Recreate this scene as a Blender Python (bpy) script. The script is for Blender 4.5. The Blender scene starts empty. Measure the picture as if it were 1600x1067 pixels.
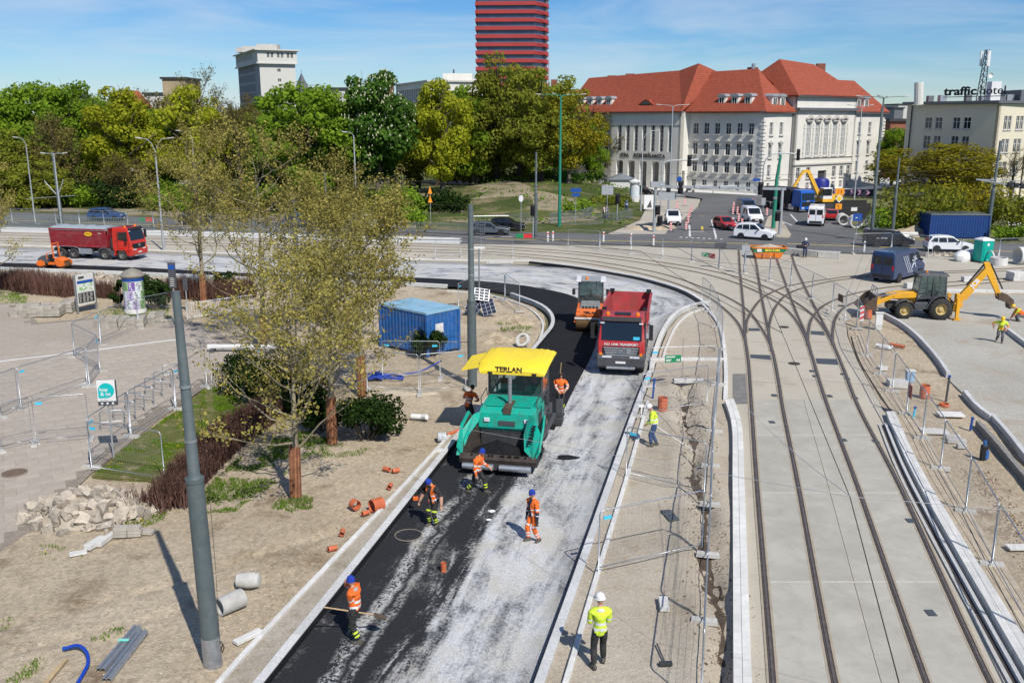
import bpy,bmesh,math,random
import numpy as np
from mathutils import Vector,Matrix,noise as mnoise
from mathutils.geometry import delaunay_2d_cdt
random.seed(7)
PI=math.pi
scene=bpy.context.scene
COL=scene.collection
# camera
FPX,PITCH,CAMH=1457.0,math.radians(13.4),13.0
cd=bpy.data.cameras.new('camera')
cd.sensor_width=36.0
cd.lens=36.0*FPX/1600.0
cd.clip_start=0.5
cd.clip_end=9000.0
cam=bpy.data.objects.new('camera',cd)
COL.objects.link(cam)
cam.location=(0,0,CAMH)
cam.rotation_euler=(PI/2-PITCH,0,0)
scene.camera=cam
# light
SUN_EL=math.radians(47.0)
SHADOW_AZ=math.radians(118.0)
sx,sy=-math.cos(SHADOW_AZ),-math.sin(SHADOW_AZ)
sun_dir=Vector((sx*math.cos(SUN_EL),sy*math.cos(SUN_EL),math.sin(SUN_EL)))
ld=bpy.data.lights.new('sun','SUN')
ld.energy=4.4
ld.angle=math.radians(0.53)
ld.color=(1.0,0.955,0.88)
sun=bpy.data.objects.new('sun',ld)
COL.objects.link(sun)
sun.rotation_euler=(-sun_dir).to_track_quat('-Z','Y').to_euler()
world=bpy.data.worlds.new('World')
scene.world=world
world.use_nodes=True
wn,wl=world.node_tree.nodes,world.node_tree.links
wn.clear()
wo=wn.new('ShaderNodeOutputWorld')
bg=wn.new('ShaderNodeBackground')
sky=wn.new('ShaderNodeTexSky')
sky.sky_type='NISHITA'
sky.sun_disc=False
sky.sun_elevation=SUN_EL
sky.sun_rotation=math.atan2(sun_dir.x,sun_dir.y)
sky.altitude=60
sky.air_density=1.0
sky.dust_density=0.0
sky.ozone_density=4.0
bg.inputs['Strength'].default_value=0.086
tc=wn.new('ShaderNodeTexCoord')
mp=wn.new('ShaderNodeMapping')
mp.inputs['Rotation'].default_value=(0.05,0.10,0.0)
mp.inputs['Scale'].default_value=(1.3,1.3,11.0)
n1=wn.new('ShaderNodeTexNoise')
n1 .inputs['Scale'].default_value=2.1
n1 .inputs['Detail'].default_value=7
n1 .inputs['Roughness'].default_value=0.6
n1 .inputs['Distortion'].default_value=0.5
cr=wn.new('ShaderNodeValToRGB')
cr.color_ramp.elements[0].position=0.40
cr.color_ramp.elements[0].color=(0,0,0,1)
cr.color_ramp.elements[1].position=0.70
cr.color_ramp.elements[1].color=(0.62,0.62,0.62,1)
mx=wn.new('ShaderNodeMixRGB')
mx.inputs[2].default_value=(6.4,7.3,8.3,1)
hs=wn.new('ShaderNodeHueSaturation')
hs.inputs['Saturation'].default_value=1.35
hs.inputs['Value'].default_value=1.0
wl.new(tc.outputs['Generated'],mp.inputs['Vector'])
wl.new(mp.outputs[0],n1 .inputs['Vector'])
wl.new(n1 .outputs['Fac'],cr.inputs['Fac'])
wl.new(sky.outputs['Color'],hs.inputs['Color'])
tn=wn.new('ShaderNodeMixRGB')
tn.blend_type='MULTIPLY'
tn.inputs[0].default_value=1.0
tn.inputs[2].default_value=(0.64,0.79,1.0,1)
wl.new(hs.outputs['Color'],tn.inputs[1])
wl.new(tn.outputs[0],mx.inputs[1])
wl.new(cr.outputs['Color'],mx.inputs[0])
wl.new(mx.outputs[0],bg.inputs['Color'])
wl.new(bg.outputs[0],wo.inputs['Surface'])
vs=scene.view_settings
vs.view_transform='Standard'
vs.look='None'
vs.exposure=0.22
vs.gamma=1.0
vs.use_curve_mapping=False
# helpers
def G(x,y,z=0.0):
 """ground point (at height z) seen at photograph position x, y"""
 u,v=(x-800)/FPX,(533.5-y)/FPX
 d=Vector((u,math.cos(PITCH)+v*math.sin(PITCH),-math.sin(PITCH)+v*math.cos(PITCH)))
 t=(z-CAMH)/d.z
 return Vector((d.x*t,d.y*t,z))
def at_depth(x,y,Y):
 u,v=(x-800)/FPX,(533.5-y)/FPX
 d=Vector((u,math.cos(PITCH)+v*math.sin(PITCH),-math.sin(PITCH)+v*math.cos(PITCH)))
 t=Y/d.y
 return Vector((d.x*t,Y,CAMH+d.z*t))
def height_to(x,y,yt):
 b=G(x,y)
 return at_depth(x,yt,b.y).z
MATS={}
def mat(name,col,rough=0.8,metal=0.0,var=0.12,scale=3.0,bump=0.0,bscale=None,col2=None,spec=0.4,rnd=0.0,emit=None,trans=0.0,coat=0.0,island=0.0,dirt=None,damt=0.55):
 if name in MATS:
  return MATS[name]
 m=bpy.data.materials.new(name)
 m.use_nodes=True
 nt=m.node_tree
 N,L=nt.nodes,nt.links
 p=N['Principled BSDF']
 p.inputs['Roughness'].default_value=rough
 p.inputs['Metallic'].default_value=metal
 p.inputs['Specular IOR Level'].default_value=spec
 if coat:p.inputs['Coat Weight'].default_value=coat
 if trans:p.inputs['Transmission Weight'].default_value=trans
 c4=(*col,1)
 if var or col2:
  t=N.new('ShaderNodeTexCoord')
  nz=N.new('ShaderNodeTexNoise')
  nz.inputs['Scale'].default_value=scale
  nz.inputs['Detail'].default_value=6
  nz.inputs['Roughness'].default_value=0.62
  L.new(t.outputs['Object'],nz.inputs['Vector'])
  r=N.new('ShaderNodeValToRGB')
  r.color_ramp.elements[0].position=0.32
  r.color_ramp.elements[1].position=0.68
  if col2:
   a,b=col,col2
  else:
   a=tuple(c*(1-var)for c in col)
   b=tuple(min(1,c*(1+var))for c in col)
  r.color_ramp.elements[0].color=(*a,1)
  r.color_ramp.elements[1].color=(*b,1)
  L.new(nz.outputs['Fac'],r.inputs['Fac'])
  out=r.outputs['Color']
  if rnd or island:
   h=N.new('ShaderNodeHueSaturation')
   mr=N.new('ShaderNodeMapRange')
   if island:
    gi=N.new('ShaderNodeNewGeometry')
    L.new(gi.outputs['Random Per Island'],mr.inputs['Value'])
    k=island
   else:
    oi=N.new('ShaderNodeObjectInfo')
    L.new(oi.outputs['Random'],mr.inputs['Value'])
    k=rnd
   mr.inputs['To Min'].default_value=1-k
   mr.inputs['To Max'].default_value=1+k
   L.new(mr.outputs[0],h.inputs['Value'])
   L.new(out,h.inputs['Color'])
   out=h.outputs['Color']
  if dirt:
   n2=N.new('ShaderNodeTexNoise')
   n2 .inputs['Scale'].default_value=scale*1.7
   n2 .inputs['Detail'].default_value=9
   n2 .inputs['Roughness'].default_value=0.72
   n2 .inputs['Distortion'].default_value=0.8
   L.new(t.outputs['Object'],n2 .inputs['Vector'])
   r2=N.new('ShaderNodeMapRange')
   r2 .inputs['From Min'].default_value=0.44
   r2 .inputs['From Max'].default_value=0.72
   r2 .inputs['To Max'].default_value=damt
   L.new(n2 .outputs['Fac'],r2 .inputs['Value'])
   m2=N.new('ShaderNodeMixRGB')
   L.new(r2 .outputs[0],m2 .inputs[0])
   L.new(out,m2 .inputs[1])
   m2 .inputs[2].default_value=(*dirt,1)
   out=m2 .outputs[0]
   r3=N.new('ShaderNodeMapRange')
   r3 .inputs['To Min'].default_value=rough
   r3 .inputs['To Max'].default_value=0.9
   L.new(r2 .outputs[0],r3 .inputs['Value'])
   L.new(r3 .outputs[0],p.inputs['Roughness'])
  L.new(out,p.inputs['Base Color'])
  if bump:
   nb=N.new('ShaderNodeTexNoise')
   nb.inputs['Scale'].default_value=bscale or scale*6
   nb.inputs['Detail'].default_value=5
   L.new(t.outputs['Object'],nb.inputs['Vector'])
   bp=N.new('ShaderNodeBump')
   bp.inputs['Strength'].default_value=bump
   bp.inputs['Distance'].default_value=0.05
   L.new(nb.outputs['Fac'],bp.inputs['Height'])
   L.new(bp.outputs[0],p.inputs['Normal'])
 else:
  p.inputs['Base Color'].default_value=c4
 if emit:
  p.inputs['Emission Color'].default_value=c4
  p.inputs['Emission Strength'].default_value=emit
 MATS[name]=m
 return m
def leafmat(name,c1,c2,transl=0.35,spread=0.45):
 m=bpy.data.materials.new(name)
 m.use_nodes=True
 N,L=m.node_tree.nodes,m.node_tree.links
 N.clear()
 o=N.new('ShaderNodeOutputMaterial')
 g=N.new('ShaderNodeNewGeometry')
 oi=N.new('ShaderNodeObjectInfo')
 r=N.new('ShaderNodeValToRGB')
 r.color_ramp.elements[0].color=(*c1,1)
 r.color_ramp.elements[1].color=(*c2,1)
 L.new(g.outputs['Random Per Island'],r.inputs['Fac'])
 h=N.new('ShaderNodeHueSaturation')
 mr=N.new('ShaderNodeMapRange')
 mr.inputs['To Min'].default_value=1-spread*0.4
 mr.inputs['To Max'].default_value=1+spread*0.4
 L.new(oi.outputs['Random'],mr.inputs['Value'])
 L.new(mr.outputs[0],h.inputs['Value'])
 L.new(r.outputs[0],h.inputs['Color'])
 d=N.new('ShaderNodeBsdfDiffuse')
 t=N.new('ShaderNodeBsdfTranslucent')
 mx_=N.new('ShaderNodeMixShader')
 mx_.inputs[0].default_value=transl
 L.new(h.outputs[0],d.inputs[0])
 L.new(h.outputs[0],t.inputs[0])
 L.new(d.outputs[0],mx_.inputs[1])
 L.new(t.outputs[0],mx_.inputs[2])
 L.new(mx_.outputs[0],o.inputs[0])
 MATS[name]=m
 return m
class MB:
 def __init__(s):
  s.v,s.f=[],[]
 def add(s,vs,fs):
  o=len(s.v)
  s.v.extend(tuple(v)for v in vs)
  s.f.extend(tuple(i+o for i in f)for f in fs)
  return s
 def box(s,x0,x1,y0,y1,z0,z1,M=None):
  vs=[Vector(p)for p in((x0,y0,z0),(x1,y0,z0),(x1,y1,z0),(x0,y1,z0),(x0,y0,z1),(x1,y0,z1),(x1,y1,z1),(x0,y1,z1))]
  if M:vs=[M@v for v in vs]
  return s.add(vs,[(3,2,1,0),(4,5,6,7),(0,1,5,4),(1,2,6,5),(2,3,7,6),(3,0,4,7)])
 def beam(s,p,q,w,h,up=(0,0,1)):
  p,q=Vector(p),Vector(q)
  d=(q-p).normalized()
  u=Vector(up)
  if abs(d.dot(u))>0.98:u=Vector((1,0,0))
  a=d.cross(u).normalized()*(w/2)
  b=a.cross(d).normalized()*(h/2)
  vs=[p-a-b,p+a-b,p+a+b,p-a+b,q-a-b,q+a-b,q+a+b,q-a+b]
  return s.add(vs,[(3,2,1,0),(4,5,6,7),(0,1,5,4),(1,2,6,5),(2,3,7,6),(3,0,4,7)])
 def cyl(s,p,q,r0,r1=None,n=12,caps=True):
  return s.tube([p,q],[r0,r0 if r1 is None else r1],n,caps)
 def tube(s,path,r,n=8,caps=True,closed=False):
  path=[Vector(p)for p in path]
  m=len(path)
  rs=r if isinstance(r,(list,tuple))else[r]*m
  o=len(s.v)
  pu=None
  for i,p in enumerate(path):
   if closed:d=path[(i+1)%m]-path[i-1]
   elif i==0:d=path[1]-p
   elif i==m-1:d=p-path[i-1]
   else:d=path[i+1]-path[i-1]
   if d.length<1e-9:d=Vector((0,0,1))
   d=d.normalized()
   if pu is None:
    u=Vector((0,0,1))if abs(d.z)<0.9 else Vector((1,0,0))
    a=d.cross(u).normalized()
   else:
    a=pu-d*pu.dot(d)
    if a.length<1e-6:a=d.orthogonal()
    a.normalize()
   pu=a
   b=d.cross(a)
   for k in range(n):
    t=2*PI*k/n
    s.v.append(tuple(p+(a*math.cos(t)+b*math.sin(t))*rs[i]))
  seg=m if closed else m-1
  for i in range(seg):
   j=(i+1)%m
   for k in range(n):
    l=(k+1)%n
    s.f.append((o+i*n+k,o+j*n+k,o+j*n+l,o+i*n+l)[::-1])
  if caps and not closed:
   s.f.append(tuple(o+k for k in range(n)))
   s.f.append(tuple(o+(m-1)*n+k for k in range(n))[::-1])
  return s
 def lathe(s,prof,n=24,M=None,caps=False):
  """profile of (radius, height) turned about z"""
  o=len(s.v)
  for(r,z)in prof:
   for k in range(n):
    t=2*PI*k/n
    v=Vector((r*math.cos(t),r*math.sin(t),z))
    s.v.append(tuple(M@v if M else v))
  for i in range(len(prof)-1):
   for k in range(n):
    l=(k+1)%n
    s.f.append((o+i*n+k,o+i*n+l,o+(i+1)*n+l,o+(i+1)*n+k))
  if caps:
   s.f.append(tuple(o+k for k in range(n))[::-1])
   s.f.append(tuple(o+(len(prof)-1)*n+k for k in range(n)))
  return s
 def prism(s,pts,a,b,axis='y',M=None):
  """polygon pts extruded from a to b along axis; pts are the two other coordinates"""
  n=len(pts)
  def mk(p,c):
   v={'y':(p[0],c,p[1]),'z':(p[0],p[1],c),'x':(c,p[0],p[1])}[axis]
   return M@Vector(v)if M else v
  vs=[mk(p,a)for p in pts]+[mk(p,b)for p in pts]
  fs=[tuple(range(n))[::-1],tuple(range(n,2*n))]
  fs+=[(i,(i+1)%n,n+(i+1)%n,n+i)for i in range(n)]
  return s.add(vs,fs)
 def shell(s,prof):
  """closed side profile of (x, z, half width) -> body symmetric in y"""
  n=len(prof)
  vs=[(x,-w,z)for x,z,w in prof]+[(x,w,z)for x,z,w in prof]
  fs=[tuple(range(n)),tuple(range(n,2*n))[::-1]]
  fs+=[(i,n+i,n+(i+1)%n,(i+1)%n)for i in range(n)]
  return s.add(vs,fs)
 def loft(s,rings,cap=True,closed=True):
  n=len(rings[0])
  o=len(s.v)
  for r in rings:s.v.extend(tuple(p)for p in r)
  for i in range(len(rings)-1):
   for k in range(n if closed else n-1):
    l=(k+1)%n
    s.f.append((o+i*n+k,o+i*n+l,o+(i+1)*n+l,o+(i+1)*n+k))
  if cap:
   s.f.append(tuple(o+k for k in range(n))[::-1])
   s.f.append(tuple(o+(len(rings)-1)*n+k for k in range(n)))
  return s
 def ball(s,c,r,n=10,m=6,M=None):
  if not isinstance(r,(tuple,list)):r=(r,r,r)
  rings=[]
  for i in range(1,m):
   ph=PI*i/m
   ring=[]
   for k in range(n):
    t=2*PI*k/n
    v=Vector((c[0]+r[0]*math.sin(ph)*math.cos(t),c[1]+r[1]*math.sin(ph)*math.sin(t),c[2]-r[2]*math.cos(ph)))
    ring.append(M@v if M else v)
   rings.append(ring)
  return s.loft(rings)
 def quad(s,a,b,c,d):
  return s.add([a,b,c,d],[(0,1,2,3)])
 def mesh(s,name):
  me=bpy.data.meshes.new(name)
  me.from_pydata(s.v,[],s.f)
  me.validate()
  return me
 def obj(s,name,m,parent=None,smooth=None,bevel=0,seg=2,fix=True):
  me=s.mesh(name)
  if fix:
   bm=bmesh.new()
   bm.from_mesh(me)
   bmesh.ops.recalc_face_normals(bm,faces=bm.faces)
   bm.to_mesh(me)
   bm.free()
  if m is not None:me.materials.append(m)
  if smooth:
   me.shade_smooth()
   me.set_sharp_from_angle(angle=smooth)
  o=bpy.data.objects.new(name,me)
  COL.objects.link(o)
  if parent:o.parent=parent
  if bevel:
   b=o.modifiers.new('bevel','BEVEL')
   b.width=bevel
   b.segments=seg
   b.limit_method='ANGLE'
   b.angle_limit=math.radians(32)
  return o
def tag(o,label,cat,group=None):
 o['label']=label
 o['category']=cat
 if group:o['group']=group
 return o
def thing(name,label,cat,loc=(0,0,0),rz=0.0,group=None):
 o=bpy.data.objects.new(name,None)
 COL.objects.link(o)
 o.empty_display_size=0.2
 o.location=loc
 o.rotation_euler=(0,0,rz)
 return tag(o,label,cat,group)
def structure(o):
 o['kind']='structure'
 return o
def stuff(o,label=None,cat=None):
 o['kind']='stuff'
 if label:tag(o,label,cat)
 return o
def place(me,name,parent,loc=(0,0,0),rot=(0,0,0),scale=(1,1,1)):
 """another object that shares mesh data"""
 o=bpy.data.objects.new(name,me)
 COL.objects.link(o)
 o.parent=parent
 o.location=loc
 o.rotation_euler=rot
 o.scale=scale
 return o
def copy_tree(o,parent=None):
 c=o.copy()
 COL.objects.link(c)
 c.parent=parent
 for ch in o.children:copy_tree(ch,c)
 return c
def clone(o,loc,rz,label):
 c=copy_tree(o)
 c.location=loc
 c.rotation_euler=(0,0,rz)
 c['label']=label
 return c
def evaluated_mesh(o):
 """mesh of one object with its modifiers, evaluated in a small scene of its own"""
 tmp=bpy.data.scenes.new('workshop')
 tmp.collection.objects.link(o)
 tmp.view_layers[0].update()
 dg=tmp.view_layers[0].depsgraph
 me=bpy.data.meshes.new_from_object(o.evaluated_get(dg))
 bpy.data.objects.remove(o)
 bpy.data.scenes.remove(tmp)
 return me
_tx={}
def text(name,body,size,m,parent,loc,rot,extrude=0.004,align='CENTER',bold=0.0,sx=1.0):
 """lettering as mesh; rot is Euler, text reads along its local x, faces local z"""
 key=(body,size,extrude,align,bold,m.name)
 if key not in _tx:
  cu=bpy.data.curves.new(name,'FONT')
  cu.body=body
  cu.size=size
  cu.extrude=extrude
  cu.align_x=align
  cu.align_y='CENTER'
  cu.offset=bold
  cu.resolution_u=3
  t=bpy.data.objects.new(name,cu)
  me=evaluated_mesh(t)
  bpy.data.curves.remove(cu)
  me.materials.clear()
  me.materials.append(m)
  _tx[key]=me
 return place(_tx[key],name,parent,loc,rot,(sx,1,1))
def smooth_path(pts,step=1.0):
 """Catmull-Rom through world points, resampled"""
 P=[Vector(p)for p in pts]
 out=[]
 for i in range(len(P)-1):
  p0=P[max(i-1,0)];p1=P[i];p2=P[i+1];p3=P[min(i+2,len(P)-1)]
  n=max(2,int((p2-p1).length/step))
  for k in range(n):
   t=k/n
   out.append(0.5*((2*p1)+(p2-p0)*t+(2*p0-5*p1+4*p2-p3)*t*t+(3*p1-p0-3*p2+p3)*t**3))
 out.append(P[-1])
 return out
def resample(path,step):
 d=[0]
 for a,b in zip(path,path[1:]):d.append(d[-1]+(b-a).length)
 n=max(1,int(round(d[-1]/step)))
 out,j=[],0
 for i in range(n+1):
  t=d[-1]*i/n
  while j<len(d)-2 and d[j+1]<t:j+=1
  k=(t-d[j])/max(1e-9,d[j+1]-d[j])
  out.append(path[j].lerp(path[j+1],k))
 return out
def normals2d(path):
 ns=[]
 for i in range(len(path)):
  d=path[min(i+1,len(path)-1)]-path[max(i-1,0)]
  ns.append(Vector((-d.y,d.x,0)).normalized())
 return ns
def ribbon(path,w0,w1,z0,z1,mb=None):
 """strip with thickness following path between lateral offsets w0 and w1"""
 mb=mb or MB()
 ns=normals2d(path)
 rings=[]
 for p,n in zip(path,ns):
  a,b=p+n*w0,p+n*w1
  rings.append([(a.x,a.y,z0),(b.x,b.y,z0),(b.x,b.y,z1),(a.x,a.y,z1)])
 mb.loft(rings)
 return mb
def inside(poly,x,y):
 c=False
 n=len(poly)
 j=n-1
 for i in range(n):
  xi,yi=poly[i][0],poly[i][1]
  xj,yj=poly[j][0],poly[j][1]
  if(yi>y)!=(yj>y)and x<(xj-xi)*(y-yi)/(yj-yi)+xi:c=not c
  j=i
 return c
def zone(name,pix,m,z=0.0,step=None,disp=None,skirt=0.3,world_pts=None,kind='structure'):
 """flat or gently uneven sheet of ground bounded by a polygon given at photograph positions"""
 pts=world_pts or[G(*p)for p in pix]
 mb=MB()
 if step is None:
  n=len(pts)
  mb.add([(p.x,p.y,z)for p in pts],[tuple(range(n))])
 else:
  P2=[]
  bd=resample([Vector((p.x,p.y,0))for p in pts]+[Vector((pts[0].x,pts[0].y,0))],step*1.5)[:-1]
  pl=[(p.x,p.y)for p in bd]
  xs=[p[0]for p in pl];ys=[p[1]for p in pl]
  raw=[(p.x,p.y)for p in pts]
  P2=[Vector(p)for p in pl]
  edges=[(i,(i+1)%len(pl))for i in range(len(pl))]
  rr=random.Random(len(name)*13)
  y=min(ys)
  while y<max(ys):
   x=min(xs)
   st=step*max(1.0,y/30.0)
   while x<max(xs):
    qx,qy=x+rr.uniform(-.3,.3)*st,y+rr.uniform(-.3,.3)*st
    if inside(raw,qx,qy):P2 .append(Vector((qx,qy)))
    x+=st
   y+=st
  vv,ee,ff,_,_,_=delaunay_2d_cdt(P2,edges,[],1,1e-4)
  mb.add([(v.x,v.y,z+(disp(v.x,v.y)if disp else 0))for v in vv],[tuple(f)for f in ff])
 o=mb.obj(name,m,None)
 me=o.data
 if sum(p.normal.z*p.area for p in me.polygons)<0:
  me.flip_normals()
 if skirt:
  bm=bmesh.new()
  bm.from_mesh(me)
  be=[e for e in bm.edges if e.is_boundary]
  r=bmesh.ops.extrude_edge_only(bm,edges=be)
  for g in r['geom']:
   if isinstance(g,bmesh.types.BMVert):g.co.z-=skirt
  bm.to_mesh(me)
  bm.free()
 if step:me.shade_smooth();me.set_sharp_from_angle(angle=0.7)
 o['kind']=kind
 return o
ORD=['first','second','third','fourth','fifth','sixth','seventh','eighth','ninth','tenth','eleventh','twelfth','thirteenth','fourteenth','fifteenth','sixteenth']
def fbm(x,y,s,o=4):
 return mnoise.fractal(Vector((x*s,y*s,3.7)),1.0,2.0,o)
# common materials
M_steel=mat('galvanised_steel',(0.42,0.44,0.46),0.42,0.75,0.15,8)
M_pole=mat('grey_pole_paint',(0.085,0.11,0.115),0.5,0,0.12,2,spec=0.5,dirt=(.17,.17,.16),damt=.4)
M_polel=mat('light_grey_pole',(0.36,0.38,0.39),0.5,0.2,0.12,3)
M_black=mat('black_plastic',(0.018,0.018,0.02),0.55,0,0.2,5)
M_dark=mat('dark_metal',(0.045,0.045,0.048),0.6,0.1,0.3,6)
M_glass=mat('dark_glass',(0.012,0.016,0.02),0.06,0,0.0,spec=0.7)
M_glass_b=mat('window_glass',(0.045,0.05,0.055),0.12,0,0.35,0.9,spec=0.6,rnd=0.75)
M_tyre=mat('tyre_rubber',(0.035,0.034,0.032),0.9,0,0.35,6,bump=0.2)
M_rim=mat('dusty_rim',(0.20,0.19,0.175),0.6,0.3,0.25,8)
M_white=mat('white_paint',(0.68,0.68,0.665),0.45,0,0.05,3)
M_conc=mat('concrete',(0.44,0.43,0.40),0.9,0,0.16,3,bump=0.15,rnd=0.10)
M_concl=mat('pale_concrete',(0.58,0.57,0.54),0.88,0,0.12,4,bump=0.12,rnd=0.08)
M_gran=mat('granite_kerb',(0.50,0.50,0.49),0.85,0,0.14,9,bump=0.1,rnd=0.10)
M_orange=mat('orange_hivis',(0.80,0.15,0.02),0.85,0,0.22,7,bump=0.9,bscale=9,dirt=(.30,.10,.03),damt=.5)
M_yel=mat('yellow_hivis',(0.56,0.72,0.05),0.85,0,0.2,7,bump=0.9,bscale=9)
M_refl=mat('silver_reflective',(0.62,0.64,0.66),0.5,0,0.06,6)
M_navy=mat('navy_cloth',(0.018,0.022,0.04),0.9,0,0.25,8,bump=0.9,bscale=9)
M_blackc=mat('black_cloth',(0.02,0.02,0.021),0.9,0,0.25,8,bump=0.9,bscale=9,dirt=(.09,.085,.08),damt=.5)
M_jeans=mat('denim',(0.035,0.07,0.16),0.9,0,0.25,9)
M_skin=mat('skin',(0.50,0.28,0.19),0.6,0,0.10,12)
M_boot=mat('dusty_boot',(0.085,0.075,0.062),0.85,0,0.25,9)
M_blueh=mat('blue_knit',(0.012,0.04,0.30),0.9,0,0.15,15,bump=0.2)
M_terra=mat('orange_plastic_pipe',(0.50,0.13,0.055),0.55,0,0.15,5)
M_red=mat('red_paint',(0.42,0.018,0.022),0.35,0,0.10,1.5,coat=0.15,dirt=(.30,.20,.17),damt=.45)
M_amber=mat('amber_lens',(0.85,0.22,0.01),0.3,0,0.0)
M_lamp=mat('lamp_lens',(0.75,0.77,0.80),0.15,0.2,0.0)
M_redl=mat('red_lens',(0.45,0.01,0.01),0.3,0,0.0)
M_wood=mat('timber',(0.42,0.31,0.17),0.8,0,0.2,6)
M_rust=mat('worn_steel',(0.12,0.085,0.06),0.7,0.4,0.35,5)
M_green=mat('green_pole_paint',(0.02,0.20,0.13),0.5,0,0.1,2)
M_blue=mat('blue_paint',(0.015,0.11,0.34),0.55,0,0.15,1.5,dirt=(.16,.19,.22),damt=.5)
M_signb=mat('sign_blue',(0.01,0.07,0.30),0.5,0,0.05)
M_tagb=mat('blue_tag',(0.06,0.50,0.72),0.6,0,0.05)
M_sred=mat('sign_red',(0.62,0.03,0.03),0.5,0,0.06,5)
M_sgreen=mat('sign_green',(0.015,0.22,0.09),0.5,0,0.06,5)
M_sor=mat('sign_orange',(0.82,0.30,0.02),0.5,0,0.05)
# ground
def groundmat(name,c0,c1,c2,s1=0.35,s2=3.0,speck=0.25,bump=0.5,sp_scale=14.0,thresh=0.5):
 """two large tones, a third tone in patches, fine grain and small stones"""
 m=bpy.data.materials.new(name)
 m.use_nodes=True
 N,L=m.node_tree.nodes,m.node_tree.links
 p=N['Principled BSDF']
 p.inputs['Roughness'].default_value=0.95
 p.inputs['Specular IOR Level'].default_value=0.2
 t=N.new('ShaderNodeTexCoord')
 def nz(s,d=6,r=0.6):
  n=N.new('ShaderNodeTexNoise')
  n.inputs['Scale'].default_value=s
  n.inputs['Detail'].default_value=d
  n.inputs['Roughness'].default_value=r
  L.new(t.outputs['Object'],n.inputs['Vector'])
  return n.outputs['Fac']
 def ramp(src,a,b,ca=(0,0,0),cb=(1,1,1)):
  r=N.new('ShaderNodeValToRGB')
  r.color_ramp.elements[0].position=a
  r.color_ramp.elements[1].position=b
  r.color_ramp.elements[0].color=(*ca,1)
  r.color_ramp.elements[1].color=(*cb,1)
  L.new(src,r.inputs['Fac'])
  return r.outputs['Color']
 a=ramp(nz(s1),0.35,0.65,c0,c1)
 mx1=N.new('ShaderNodeMixRGB')
 L.new(ramp(nz(s1*2.7,8,0.7),thresh,thresh+0.16),mx1 .inputs[0])
 L.new(a,mx1 .inputs[1])
 mx1 .inputs[2].default_value=(*c2,1)
 mx2=N.new('ShaderNodeMixRGB')
 mx2 .blend_type='MULTIPLY'
 mx2 .inputs[0].default_value=1.0
 L.new(mx1 .outputs[0],mx2 .inputs[1])
 L.new(ramp(nz(s2*5,6,0.75),0.25,0.75,(1-speck,)*3,(1+speck*.6,)*3),mx2 .inputs[2])
 mx3=N.new('ShaderNodeMixRGB')
 mx3 .blend_type='MULTIPLY'
 mx3 .inputs[0].default_value=1.0
 v=N.new('ShaderNodeTexVoronoi')
 v.inputs['Scale'].default_value=sp_scale
 L.new(t.outputs['Object'],v.inputs['Vector'])
 L.new(mx2 .outputs[0],mx3 .inputs[1])
 L.new(ramp(v.outputs['Color'],0.05,0.95,(1-speck,)*3,(1+speck*.5,)*3),mx3 .inputs[2])
 L.new(mx3 .outputs[0],p.inputs['Base Color'])
 bp=N.new('ShaderNodeBump')
 bp.inputs['Strength'].default_value=bump
 bp.inputs['Distance'].default_value=0.06
 ad=N.new('ShaderNodeMath')
 ad.operation='ADD'
 L.new(nz(s2*2,8,0.7),ad.inputs[0])
 L.new(nz(s2*9,4,0.7),ad.inputs[1])
 L.new(ad.outputs[0],bp.inputs['Height'])
 L.new(bp.outputs[0],p.inputs['Normal'])
 MATS[name]=m
 return m
M_dirt=groundmat('sandy_soil',(0.48,0.39,0.27),(0.57,0.475,0.345),(0.26,0.19,0.12),0.16,2.2,0.24,1.0,9,0.53)
M_dirt2=groundmat('sandy_gravel',(0.43,0.37,0.285),(0.52,0.46,0.37),(0.35,0.275,0.19),0.28,3.0,0.15,0.7,16,.55)
M_gravel=groundmat('grey_gravel',(0.40,0.38,0.325),(0.49,0.465,0.405),(0.39,0.325,0.245),0.12,5.0,0.22,0.5,20,0.50)
M_lawn=groundmat('lawn_soil',(0.11,0.13,0.035),(0.16,0.16,0.05),(0.36,0.29,0.18),0.5,4,0.3,0.6,20,0.53)
M_park=groundmat('park_grass',(0.05,0.075,0.016),(0.10,0.12,0.03),(0.25,0.20,0.115),0.06,1.2,0.35,0.6,6,0.50)
M_far=groundmat('distant_ground',(0.12,0.13,0.07),(0.20,0.18,0.13),(0.10,0.13,0.05),0.01,0.2,0.2,0.2,1)
M_asph=groundmat('old_asphalt',(0.115,0.115,0.115),(0.15,0.15,0.148),(0.19,0.185,0.175),0.08,2,0.12,0.15,12,0.55)
M_new=groundmat('fresh_asphalt',(0.014,0.0145,0.017),(0.018,0.019,0.022),(0.022,0.022,0.025),0.5,8,0.35,0.35,45)
M_conc_t=groundmat('track_concrete',(0.31,0.295,0.25),(0.355,0.34,0.295),(0.38,0.355,0.30),0.18,2.5,0.07,0.08,30,0.52)
M_conc_w=groundmat('track_concrete_pale',(0.41,0.37,0.30),(0.46,0.42,0.345),(0.36,0.325,0.26),0.15,2.5,0.09,0.08,30,0.55)
M_plaza=groundmat('plaza_slab',(0.31,0.265,0.215),(0.36,0.31,0.255),(0.39,0.35,0.30),0.1,2.5,0.09,0.12,9,0.56)
M_joint=mat('dark_joint',(0.24,0.205,0.165),0.95,0,0.2,4)
gr=MB().add([(-4000,-200,-0.32),(4000,-200,-0.32),(4000,6000,-0.32),(-4000,6000,-0.32)],[(0,1,2,3)])
structure(gr.obj('ground',M_far))
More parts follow.
